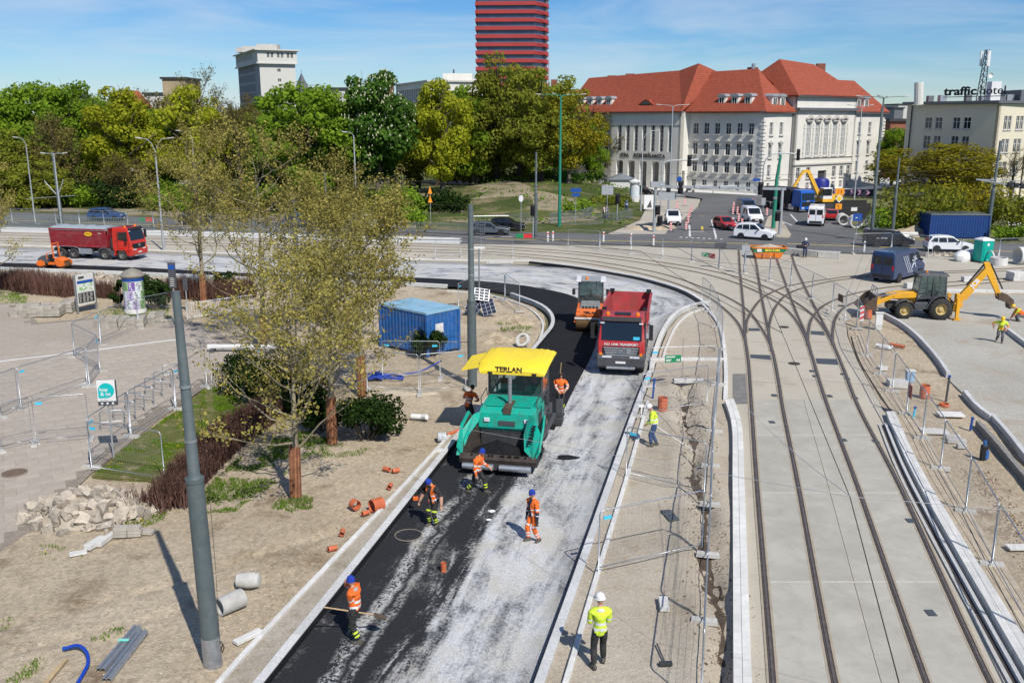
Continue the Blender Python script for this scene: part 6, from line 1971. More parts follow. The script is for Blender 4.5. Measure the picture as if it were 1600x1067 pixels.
b=MB().shell([(-.9,.85,.75),(-2.4,.95,.86),(-2.45,1.25,.86),(-2.2,1.55,.8),(-.9,1.55,.75)]);b.obj('rear_hood',M_ham,ro,bevel=.06)
cf=MB()
for s_ in(-1,1):
 for x in(.55,-.85):cf.beam((x,s_*.80,.95),(x-.05*s_*0,s_*.76,3.0),.07,.07)
cf.beam((.56,-.2,.95),(.55,-.2,3.0),.05,.05);cf.beam((.56,.35,1.0),(.55,.35,3.0),.05,.05)
cf.beam((.56,-.8,1.7),(.56,.8,1.7),.05,.05);cfo=cf.obj('cab_frame',M_dgrey,ro)
MB().box(.54,.56,-.76,.76,1.0,2.95).obj('front_glass',M_cabgl,cfo)
for s_ in(-1,1):MB().box(-.8,.5,s_*.77-.01,s_*.77+.01,1.0,2.95).obj('side_glass',M_cabgl,cfo)
MB().box(-.86,-.84,-.76,.76,1.5,2.95).obj('rear_glass',M_cabgl,cfo)
rt=MB();rt.box(-1.0,.75,-.62,.62,2.98,3.08);rt.obj('cab_roof',mat('roof_grey',(.28,.29,.29),.6,0,.1),ro,bevel=.03)
for s_ in(-1,1):MB().box(-1.0,.85,s_*.78-.16,s_*.78+.16,2.96,3.06).obj('roof_edge',M_white,ro,bevel=.03)
MB().lathe([(.08,0),(.09,.05),(.07,.18),(.01,.2)],12).obj('beacon',M_amber,ro).location=(.6,-.25,3.08)
for s_ in(-1,1):MB().box(.6,.68,s_*1.08-.1,s_*1.08+.1,2.1,2.5).obj('mirror',M_black,ro)
st=MB();st.box(-.55,-.1,-.3,.3,1.15,1.3);st.box(-.6,-.48,-.3,.3,1.3,1.9);st.obj('seat',M_black,ro,bevel=.03)
sr=(G(60,419)+G(104,419))/2
sm_=thing('road_roller','small open orange tandem roller parked at the road edge by the rubble','road roller',(sr.x,sr.y+.5,ZR),math.radians(-8))
drum(sm_,.95,.36,1.1);drum(sm_,-.95,.36,1.1)
for x in(.95,-.95):
 for s_ in(-1,1):
  f=MB();f.prism([(x-.42,.42),(x-.35,.72),(x,.86),(x+.35,.72),(x+.42,.42),(x+.12,.30),(x-.12,.30)],s_*.56,s_*.64,'y');f.obj('drum_fork',M_ham,sm_)
MB().shell([(-.35,.5,.5),(-1.2,.62,.55),(-1.3,.95,.52),(-.95,1.2,.46),(-.3,1.25,.46)]).obj('engine_hood',M_dgrey,sm_,bevel=.06)
MB().shell([(.35,.45,.52),(1.2,.66,.56),(1.25,.85,.54),(.7,1.05,.5),(.35,1.05,.5)]).obj('front_hood',M_ham,sm_,bevel=.05)
MB().box(-.4,.5,-.42,.42,.42,.62).obj('platform',M_ham,sm_)
s_=MB();s_.box(-.3,.1,-.22,.22,.75,.9);s_.box(-.36,-.26,-.22,.22,.9,1.3);s_.obj('seat',M_black,sm_,bevel=.03)
rb_=MB()
for y in(-.45,.45):rb_.beam((.28,y,1.0),(.20,y,2.30),.1,.08)
rb_.beam((.20,-.5,2.3),(.20,.5,2.3),.1,.08);rb_.obj('roll_bar',M_ham,sm_)
hr_=MB();hr_.tube([(-.35,.5,.9),(-.38,.5,1.45),(-.38,-.5,1.45),(-.35,-.5,.9)],.04,6);hr_.obj('handrail',M_ham,sm_)
sw=MB();sw.tube([(.42+.03*math.cos(a),.18*math.cos(a),1.15+.18*math.sin(a))for a in[2*PI*i/14 for i in range(14)]],.018,5,closed=True);sw.cyl((.5,0,.9),(.42,0,1.15),.03,n=6);sw.obj('steering_wheel',M_black,sm_)
# backhoe loader
M_jcb=mat('digger_yellow',(.76,.38,.012),.5,0,.10,1.2,dirt=(.38,.24,.09),damt=.5)
bh_=(G(1412,499)+G(1470,500))/2
BH=thing('backhoe_loader','yellow backhoe loader with raised rear boom on the gravel','backhoe loader',(bh_.x+.1,bh_.y+1.0,.03),math.radians(172))
for s_ in(-1,1):
 wheel(BH,1.15,s_*.92,.56,.42,.55,mat('cream_rim',(.50,.38,.16),.6,.1,.15,5),lugs=True)
 wheel(BH,-1.15,s_*.92,.72,.48,.52,MATS['cream_rim'],lugs=True)
MB().box(-2.0,2.1,-.45,.45,.55,1.05).obj('chassis',M_dark,BH)
hd_=MB().shell([(.35,1.0,.45),(2.1,1.0,.42),(2.15,1.45,.40),(1.9,1.55,.40),(.35,1.78,.46)]).obj('engine_hood',M_jcb,BH,bevel=.05)
text('hood_lettering','JCB',.26,M_let,hd_,(1.05,.47,1.4),(PI/2,0,PI),.01,bold=.01)
MB().box(2.12,2.2,-.36,.36,1.0,1.4).obj('grille',M_black,hd_)
cabf=MB()
for s_ in(-1,1):
 cabf.beam((.35,s_*.72,1.2),(.15,s_*.68,2.82),.07,.07);cabf.beam((-.62,s_*.76,1.3),(-.62,s_*.70,2.82),.06,.06);cabf.beam((-1.45,s_*.74,1.5),(-1.4,s_*.68,2.82),.07,.07)
 cabf.beam((.33,s_*.74,1.35),(-1.45,s_*.74,1.5),.07,.1)
cabf.beam((.18,-.68,2.8),(.18,.68,2.8),.06,.06);cfo=cabf.obj('cab_frame',M_dgrey,BH)
MB().box(-1.4,.3,-.7,-.68,1.4,2.8).obj('side_glass',M_cabgl,cfo);MB().box(-1.4,.3,.68,.7,1.4,2.8).obj('side_glass',M_cabgl,cfo)
g=MB();plate(g,(.36,1.35),(.17,2.8),-.66,.66,.0,.02);g.obj('front_glass',M_cabgl,cfo);MB().box(-1.43,-1.41,-.66,.66,1.5,2.8).obj('rear_glass',M_cabgl,cfo)
MB().shell([(.42,2.84,.72),(-1.62,2.84,.72),(-1.55,2.98,.66),(-.2,3.06,.64),(.35,2.96,.66)]).obj('cab_roof',M_dgrey,BH,bevel=.04)
MB().lathe([(.07,0),(.07,.12),(.01,.15)],10).obj('beacon',M_amber,BH).location=(-.2,.45,3.03)
s_=MB();s_.box(-.8,-.3,-.25,.25,1.3,1.5);s_.box(-.9,-.78,-.25,.25,1.5,2.2);s_.obj('seat',M_black,BH,bevel=.04)
MB().box(-1.3,.2,-.6,.6,1.05,1.15).obj('cab_floor',M_dark,BH)
for s_ in(-1,1):
 for(x,r_,z)in((1.15,.70,.60),(-1.15,.88,.76)):
  f=MB();an=[PI*(.12+.76*i/8)for i in range(9)]
  f.prism([(x+r_*math.cos(a),z+r_*math.sin(a))for a in an]+[(x+(r_-.06)*math.cos(a),z+(r_-.06)*math.sin(a))for a in an[::-1]],s_*.62,s_*1.14,'y');f.obj('mudguard',M_dgrey,BH,bevel=.01)
 MB().box(-.5,.5,s_*.55,s_*.9,.65,1.1).obj('side_tank',M_dgrey,BH,bevel=.05)
 la=MB();la.beam((.3,s_*.58,1.55),(1.9,s_*.58,1.42),.14,.30);la.beam((1.85,s_*.58,1.45),(2.9,s_*.58,.92),.14,.26);la.obj('loader_arm',M_jcb,BH)
 la=MB();la.cyl((.9,s_*.58,1.1),(2.0,s_*.58,1.2),.06,n=8);la.cyl((1.6,s_*.4,1.6),(2.95,s_*.4,1.3),.05,n=8);la.obj('loader_ram',M_chrome,BH)
bk=MB();pr_=[(2.95,.55),(2.95,1.45),(3.05,1.50),(3.15,1.1),(3.4,.75),(4.0,.62),(4.0,.55),(3.3,.48)]
bk.prism(pr_,-1.1,1.1,'y');BKT=bk.obj('loader_bucket',M_rust,BH)
for s_ in(-1,1):MB().prism([(2.97,.55),(2.97,1.48),(3.3,1.35),(3.98,.62),(3.3,.5)],s_*1.1,s_*1.16,'y').obj('bucket_side',M_rust,BKT)
rk=MB()
for y in(-.8,-.3,.3,.8):rk.cyl((3.0,y,1.45),(2.9,y,1.95),.03,n=6)
rk.cyl((2.9,-.85,1.95),(2.9,.85,1.95),.03,n=6);rk.obj('bucket_guard',M_steel,BKT)
ldm=MB();ldm.lathe([(.75,0),(.6,.25),(.3,.5),(.02,.62)],16);o=ldm.obj('soil_load',mat('dark_soil',(.05,.04,.03),.95,0,.3,4),BKT);o.location=(3.35,0,.6);o.scale=(.75,1.2,1)
MB().box(-2.35,-1.95,-.95,.95,.55,1.0).obj('rear_frame',M_jcb,BH,bevel=.03)
KP=thing
kp_=MB();kp_.box(-2.75,-2.3,-.22,.22,.7,1.6);kp_.obj('kingpost',M_jcb,BH,bevel=.03)
bm_=MB()
pb=[(-2.55,1.25),(-2.6,1.65),(-3.95,3.40),(-4.2,3.38),(-4.15,3.05),(-2.95,1.2)]
bm_.prism(pb,-.17,.17,'y');bmo=bm_.obj('boom',M_jcb,BH,bevel=.02)
text('boom_lettering','JCB',.42,M_white,bmo,(-3.38,.18,2.35),(PI/2,math.radians(-52),PI),.008,bold=.02)
dpp=MB();dpp.prism([(-3.8,3.75),(-4.15,3.78),(-4.45,3.2),(-5.15,1.6),(-4.9,1.5),(-4.05,3.05)],-.14,.14,'y');dpo=dpp.obj('dipper',M_jcb,BH,bevel=.02)
rm_=MB();rm_.cyl((-2.9,0,2.2),(-3.9,0,3.65),.065,n=8);rm_.cyl((-4.3,0,3.65),(-5.2,0,2.0),.05,n=8);rm_.obj('boom_ram',M_black,BH)
bk=MB();bk.prism([(-4.85,1.75),(-5.4,1.7),(-5.85,1.35),(-5.95,.85),(-5.65,.72),(-5.6,1.05),(-5.3,1.2),(-4.95,1.3)],-.38,.38,'y');bk.obj('digging_bucket',M_rust,BH)
for s_ in(-1,1):
 sb=MB();sb.box(-2.3,-2.1,s_*1.0-.1,s_*1.0+.1,.12,1.45);sb.box(-2.42,-1.98,s_*1.0-.2,s_*1.0+.2,.02,.08);so=sb.obj('stabiliser',M_jcb,BH)
 for k in range(4):MB().box(-2.315,-2.305,s_*1.0-.1,s_*1.0+.1,.75+k*.18,.84+k*.18).obj('warning_stripe',M_sred if k%2 else M_white,so)
# vans, cars
def car(name,label,loc,rz,paint,L_,W_,H_,prof,win,shield,rearw,r=.32,wx=None,rear_win=True,lights=True,cat='car',plate_w=True,extras=None,gm=None):
 """prof: closed (x, z, half width); win: list of side-window polygons (x, z); shield/rearw: ((x,z),(x,z), half width)"""
 t=thing(name,label,cat,loc,rz)
 body=MB().shell(prof).obj('body',paint,t,bevel=.06,seg=3,smooth=.6)
 hwm=max(p[2]for p in prof)
 def hw_at(z):
  up=sorted((p[1],p[2])for p in prof)
  for(z0,w0),(z1,w1)in zip(up,up[1:]):
   if z0<=z<=z1:return w0+(w1-w0)*((z-z0)/max(1e-6,z1-z0))
  return hwm
 for s_ in(-1,1):
  for pl in win:
   n=len(pl)
   a=[(x,s_*(hw_at(z)+.012),z)for x,z in pl];b=[(x,s_*(hw_at(z)-.05),z)for x,z in pl]
   MB().add(a+b,[tuple(range(n)),tuple(range(n,2*n))[::-1]]+[(i,(i+1)%n,n+(i+1)%n,n+i)for i in range(n)]).obj('side_window',gm or M_glass,body)
  for x in wx:
   wheel(t,x,s_*(W_/2-.11),r,.21,.66,mat('alloy_rim',(.45,.46,.47),.35,.6,.1))
   MB().lathe([(r*1.16,-.02),(r*1.16,.02),(.01,.021)],20,Matrix.Translation((x,s_*(W_/2-.012),r))@Matrix.Rotation(PI/2,4,'X')).obj('wheel_arch',M_black,t)
  if lights:
   MB().box(L_/2-.22,L_/2-.02,s_*(W_/2-.28)-.15,s_*(W_/2-.28)+.15,H_*.40,H_*.49).obj('headlight',M_lamp,t,bevel=.03)
   MB().box(-L_/2-.01,-L_/2+.12,s_*(W_/2-.16)-.08,s_*(W_/2-.16)+.08,H_*.42,H_*.58).obj('tail_light',M_redl,t,bevel=.02)
  MB().box(shield[0][0]-.35,shield[0][0]-.18,s_*(W_/2+.10)-.1,s_*(W_/2+.10)+.08,shield[0][1]+.0,shield[0][1]+.15).obj('mirror',M_black,t,bevel=.03)
 g=MB();plate(g,shield[0],shield[1],-shield[2],shield[2],.015,.04);g.obj('windscreen',M_glass,body)
 if rearw:g=MB();plate(g,rearw[0],rearw[1],-rearw[2],rearw[2],.015,.04);g.obj('rear_window',M_glass,body)
 MB().box(L_/2-.06,L_/2+.02,-W_*.36,W_*.36,H_*.17,H_*.33).obj('front_bumper',M_black,t,bevel=.03)
 MB().box(-L_/2-.02,-L_/2+.06,-W_*.38,W_*.38,H_*.17,H_*.28).obj('rear_bumper',M_black,t,bevel=.03)
 MB().box(L_/2+.02,L_/2+.035,-.24,.24,H_*.22,H_*.28).obj('number_plate',M_white,t)
 return t
def suvprof(L_,W_,H_,z0=.28):
 h=L_/2;w=W_/2
 return[(-h,z0+.1,w-.05),(-h+.1,z0,w-.05),(h-.15,z0,w-.05),(h,z0+.15,w-.10),(h-.02,H_*.47,w-.08),(h-.35,H_*.56,w-.03),(h*.42,H_*.63,w),(h*.08,H_*.97,w-.17),(-h*.35,H_,w-.17),(-h*.78,H_*.95,w-.17),(-h*.97,H_*.62,w-.02),(-h,H_*.5,w-.03)]
def suvwin(L_,H_):
 h=L_/2
 return[[(h*.34,H_*.64),(h*.07,H_*.90),(-h*.16,H_*.91),(-h*.14,H_*.63)],[(-h*.19,H_*.63),(-h*.21,H_*.91),(-h*.52,H_*.89),(-h*.52,H_*.64)],[(-h*.57,H_*.65),(-h*.57,H_*.88),(-h*.74,H_*.85),(-h*.86,H_*.68)]]
def simple(name,label,loc,rz,paint,L_=4.4,W_=1.82,H_=1.6,r=.33,cat='car'):
 h=L_/2
 return car(name,label,loc,rz,paint,L_,W_,H_,suvprof(L_,W_,H_),suvwin(L_,H_),((h*.42,H_*.63),(h*.09,H_*.96),W_*.36),((-h*.80,H_*.93),(-h*.96,H_*.63),W_*.36),r,(h*.62,-h*.60),cat=cat)
M_carw=mat('white_car_paint',(.74,.75,.76),.3,0,.03,1,coat=.4)
M_carn=mat('navy_car_paint',(.014,.035,.10),.3,0,.08,1,coat=.4)
M_cark=mat('black_car_paint',(.012,.012,.016),.25,0,.1,1,coat=.5)
M_carg=mat('grey_car_paint',(.11,.13,.15),.3,.3,.08,1,coat=.4)
M_carr=mat('red_car_paint',(.38,.012,.012),.3,0,.05,1,coat=.4)
M_carb=mat('blue_van_paint',(.03,.07,.17),.3,0,.08,1,coat=.4)
def vanprof(L_,W_,H_,z0=.32):
 h=L_/2;w=W_/2
 return[(-h,z0+.1,w-.03),(-h+.08,z0,w-.05),(h-.2,z0,w-.05),(h,z0+.2,w-.10),(h-.02,H_*.40,w-.08),(h-.28,H_*.47,w-.04),(h-.95,H_*.58,w),(h-1.72,H_*.95,w-.13),(h-2.3,H_,w-.14),(-h+.1,H_*.99,w-.12),(-h,H_*.93,w-.10),(-h,H_*.5,w-.01)]
def van(name,label,loc,rz,paint,L_=5.9,W_=2.0,H_=2.55,r=.36,side=True,cat='van',rear=True):
 h=L_/2
 win=[[(h-1.1,H_*.59),(h-1.66,H_*.87),(h-2.15,H_*.87),(h-2.15,H_*.57)]]
 if side:win.append([(h-2.45,H_*.57),(h-2.45,H_*.86),(h-3.3,H_*.86),(h-3.3,H_*.57)])
 t=car(name,label,loc,rz,paint,L_,W_,H_,vanprof(L_,W_,H_),win,((h-.97,H_*.585),(h-1.68,H_*.93),W_*.40),None,r,(h-.95,-h+1.15),cat=cat)
 if rear:
  for s_ in(-1,1):MB().box(-h-.012,-h+.02,s_*.45-.36,s_*.45+.36,H_*.58,H_*.84).obj('rear_window',M_glass,t,bevel=.03)
  MB().box(-h-.015,-h,-.012,.012,.5,H_*.93).obj('door_seam',M_black,t)
 return t
v0,v1,v2=G(1357,441),G(1396,443),G(1452,426)
hv=math.radians(44)
vr=(v0+v1)/2
nv=van('van','navy blue panel van with white markings parked on the concrete',(vr.x+math.cos(hv)*3.05,vr.y+math.sin(hv)*3.05,0),hv,M_carn,6.1,2.05,2.55)
M_gr=mat('graphic_white',(.55,.60,.66),.6,0,.15,6)
gb=MB()
for k in range(3):
 for i in range(9):
  x,z=-1.55+k*.34+i*.145,2.05-i*.165
  gb.prism([(x-.05,z-.05),(x+.05,z-.08),(x+.07,z+.03),(x-.03,z+.06)],-1.045,-1.030,'y')
gb.obj('tread_graphic',M_gr,nv)
gs=MB()
for a_ in(.3,1.1,2.0,2.8,3.9,5.2):
 gs.prism([(.62,1.55),(.62+.5*math.cos(a_),1.55+.5*math.sin(a_)),(.62+.42*math.cos(a_+.3),1.55+.42*math.sin(a_+.3))],-1.045,-1.030,'y')
gs.tube([(.62+.34*math.cos(a),-1.035,.98+.34*math.sin(a))for a in[PI*i/12 for i in range(13)]],.035,4);gs.obj('wheel_graphic',M_gr,nv)
def vehicle_at(px,py,dx=0,dy=0):p=G(px,py);return(p.x+dx,p.y+dy,.012)
van('delivery_van','large white van seen from behind on the far lane beside the blue truck',vehicle_at(1279,352,0,1.0),math.radians(70),M_carw,5.9,2.0,2.5,side=False)
van('delivery_van','white minibus waiting behind the white estate car',vehicle_at(1178,349,0,1.2),math.radians(-88),M_carw,4.6,1.85,2.0,.33)
van('delivery_van','dark blue van last in the queue of cars',vehicle_at(1170,336,0,1.5),math.radians(-88),M_carb,4.8,1.9,2.05,.33)
dk=simple('estate_car','white high roofed estate car turning out of the side street',vehicle_at(1182,375,0,.8),math.radians(-32),M_carw,4.4,1.76,1.80)
simple('hatchback','red hatchback in the side street beside the queue',vehicle_at(1135,359,0,1.0),math.radians(-80),M_carr,4.0,1.7,1.45,.3)
simple('suv_car','white car with dark windscreen at the left kerb of the side street',vehicle_at(1054,352,0,1.5),math.radians(-95),M_carw,4.6,1.85,1.75)
simple('suv_car','white car with black body stripes on the street beside the green toilet',vehicle_at(1483,395,.3,1.0),math.radians(-8),M_carw,4.45,1.84,1.62)
bv=van('minivan','black minivan with white lettering passing behind the navy van',vehicle_at(1393,387,0,1.0),math.radians(-7),M_cark,4.9,1.9,1.85,.33)
text('door_lettering','pm  TRANS',.22,M_white,bv,(-.9,-.97,.95),(PI/2,0,0),.005)
simple('estate_car','dark grey estate car on the street behind the middle pole',vehicle_at(765,368,0,1.0),math.radians(-8),M_carg,4.6,1.8,1.5)
simple('estate_car','dark car just behind the grey estate, front end showing',vehicle_at(786,361,.5,1.2),math.radians(-8),M_cark,4.4,1.8,1.45)
simple('estate_car','white car half hidden by the plane grove on the street',vehicle_at(574,357,0,1.0),math.radians(-6),M_carw,4.5,1.8,1.55)
simple('suv_car','dark car behind the plane grove, left of the white car',vehicle_at(470,356,0,1.0),math.radians(-6),M_carb,4.6,1.8,1.65)
simple('suv_car','dark blue minivan behind the wire fence above the red tipper',vehicle_at(163,346,0,1.0),math.radians(-6),M_carb,4.7,1.8,1.7)
simple('suv_car','dark car partly behind the lamp post on the left street',vehicle_at(306,352,0,1.0),math.radians(-6),M_cark,4.6,1.8,1.65)
simple('hatchback','dark car parked at the left end of the portico',vehicle_at(1003,303,0,0),math.radians(-40),M_cark,4.2,1.75,1.45)
simple('hatchback','red car mostly hidden behind the white van on the far lane',vehicle_at(1304,345,0,1.5),math.radians(75),M_carr,4.1,1.75,1.45)
sc=thing('motor_scooter','dark scooter parked by the wall of the corner building','scooter',G(1078,301))
for x in(-.6,.6):wheel(sc,x,0,.25,.12,.6)
b=MB();b.shell([(-.6,.35,.12),(.1,.3,.14),(.15,.65,.15),(-.2,.85,.14),(-.75,.75,.10)]);b.beam((.15,0,.35),(.55,0,1.05),.25,.06);b.cyl((.5,-.3,1.05),(.5,.3,1.05),.025,n=6);b.obj('body',M_dgrey,sc)
# blue truck, excavators, skip
bt_p=G(1266,333)
bt=thing('blue_truck','blue lorry cab with a black covered body beside the yellow excavator','truck',(bt_p.x-2.0,bt_p.y+4.5,0),math.radians(-68))
M_tb=mat('truck_blue',(.01,.10,.42),.35,0,.06,1,coat=.3)
MB().shell([(2.3,.8,1.22),(4.4,.8,1.22),(4.45,1.7,1.22),(4.3,2.95,1.15),(4.0,3.15,1.12),(2.4,3.2,1.12)]).obj('cab',M_tb,bt,bevel=.08)
g=MB();plate(g,(4.46,1.75),(4.32,2.75),-1.08,1.08,.02,.04);g.obj('windscreen',M_glass,bt)
MB().box(4.35,4.5,-1.0,1.0,.85,1.55).obj('grille',M_black,bt);MB().box(4.3,4.52,-1.24,1.24,.45,.85).obj('bumper',M_tb,bt,bevel=.04)
for s_ in(-1,1):MB().box(4.45,4.54,s_*.85-.2,s_*.85+.2,.6,.8).obj('headlight',M_lamp,bt)
text('cab_lettering','DAF',.25,M_white,bt,(4.49,0,1.62),(PI/2,0,PI/2),.01)
MB().shell([(-4.6,1.1,1.25),(2.0,1.1,1.25),(2.1,3.1,1.25),(.5,3.35,1.0),(-4.4,3.25,1.1)]).obj('covered_body',M_black,bt,bevel=.06)
for x in(3.3,-2.0,-3.4):
 for s_ in(-1,1):wheel(bt,x,s_*1.0,.5,.34)
def digger(name,label,loc,rz,scale,bend,m_paint,cabm):
 t=thing(name,label,'excavator',loc,rz);t.scale=(scale,)*3
 for s_ in(-1,1):
  tk=MB();pts=[(-1.7,.1),(-1.95,.45),(-1.7,.85),(1.7,.85),(1.95,.45),(1.7,.1)]
  tk.prism(pts,s_*.75,s_*1.25,'y');tk.obj('track',M_dark,t,bevel=.05)
 MB().box(-.8,.8,-.8,.8,.7,1.0).obj('turntable',M_dark,t)
 MB().shell([(-2.0,1.0,1.2),(1.3,1.0,1.2),(1.3,1.5,1.2),(.2,1.9,1.2),(-1.9,1.95,1.15)]).obj('upper_body',m_paint,t,bevel=.06)
 MB().box(-.2,1.25,.25,1.2,1.4,3.0).obj('cab',cabm,t,bevel=.06)
 MB().box(-.1,1.28,.35,1.22,1.9,2.85).obj('cab_glass',M_glass,t)
 bm_=MB();a=[(1.0,0,1.6)]+bend
 for i,(p,q)in enumerate(zip(a,a[1:])):bm_.beam(p,q,.38-.06*i,.5-.09*i)
 bm_.obj('arm',m_paint,t)
 rm_=MB();p,q=Vector(a[0]),Vector(a[1]);rm_.cyl(p+Vector((.2,0,-.2)),p.lerp(q,.7)+Vector((.2,0,-.5)),.09,n=6);rm_.obj('ram',M_chrome,t)
 e=Vector(a[-1]);bk=MB().prism([(e.x-.2,e.z+.3),(e.x+.5,e.z+.1),(e.x+.4,e.z-.7),(e.x-.3,e.z-.9),(e.x-.5,e.z-.3)],-.55,.55,'y');bk.obj('bucket',M_dark,t)
 return t
M_lieb=mat('excavator_yellow',(.72,.40,.04),.5,0,.1,1)
p=G(1298,330)
digger('excavator','large yellow excavator with arched arm in front of the corner building',(p.x+.5,p.y+4,0),math.radians(195),1.05,[(3.2,0,5.3),(4.0,0,5.2),(5.6,0,2.6)],M_lieb,M_white)
p=G(1418,357)
digger('mini_excavator','yellow mini excavator on the verge behind the soil heap',(p.x,p.y+1,.3),math.radians(-18),.62,[(2.8,0,3.9),(4.2,0,3.5),(4.4,0,1.9)],M_jcb,M_lieb)
p=(G(1178,405)+G(1228,405))/2
sk=thing('skip','orange and green rubble skip standing at the far end of the rails','skip',(p.x,p.y+.9,0),math.radians(-4))
M_sko=mat('skip_orange',(.62,.17,.02),.65,0,.2,1.5);M_skg=mat('skip_green',(.02,.17,.07),.65,0,.2,1.5)
def skx(z):return(-1.15-.55*z/1.2,1.0+.75*z/1.2,.75+.12*z/1.2)
def skring(z,k=0):a,b,w=skx(z);return[(a+k,-w+k,z),(b-k,-w+k,z),(b-k,w-k,z),(a+k,w-k,z)]
s1=MB();s1 .loft([skring(.08),skring(.62)]);s1 .obj('lower_body',M_sko,sk)
s2=MB();s2 .loft([skring(.62),skring(1.02),skring(1.02,.06),skring(.7,.06)]);s2 .obj('upper_band',M_skg,sk)
s3=MB();a,b,w=skx(1.05)
for q in(((a,-w,1.06),(b,-w,1.06)),((b,-w,1.06),(b,w,1.06)),((b,w,1.06),(a,w,1.06)),((a,w,1.06),(a,-w,1.06))):s3 .beam(q[0],q[1],.1,.12)
for x in(-.6,.5):s3 .beam((x,-w-.02,.2),(x,-w-.04,.62),.1,.06)
s3 .obj('rim_rail',M_sko,sk)
text('side_lettering','EKO-TOM',.30,mat('letter_yellow',(.75,.62,.05),.6,0,.05),sk,(.25,-.87,.82),(math.radians(84),0,0),.01,bold=.012)
MB().box(-1.2,-.75,-.90,-.88,.68,.96).obj('number_panel',M_white,sk)
ld_=MB();rings=[]
for i in range(5):
 f=i/4;rings.append([(((.1)+(1-f)*1.45*math.cos(t_)),(1-f)*.78*math.sin(t_),.95+.35*f+.06*math.sin(3*t_))for t_ in[2*PI*k/14 for k in range(14)]])
ld_.loft(rings);stuff(ld_.obj('rubble_load',M_dirt2,sk))
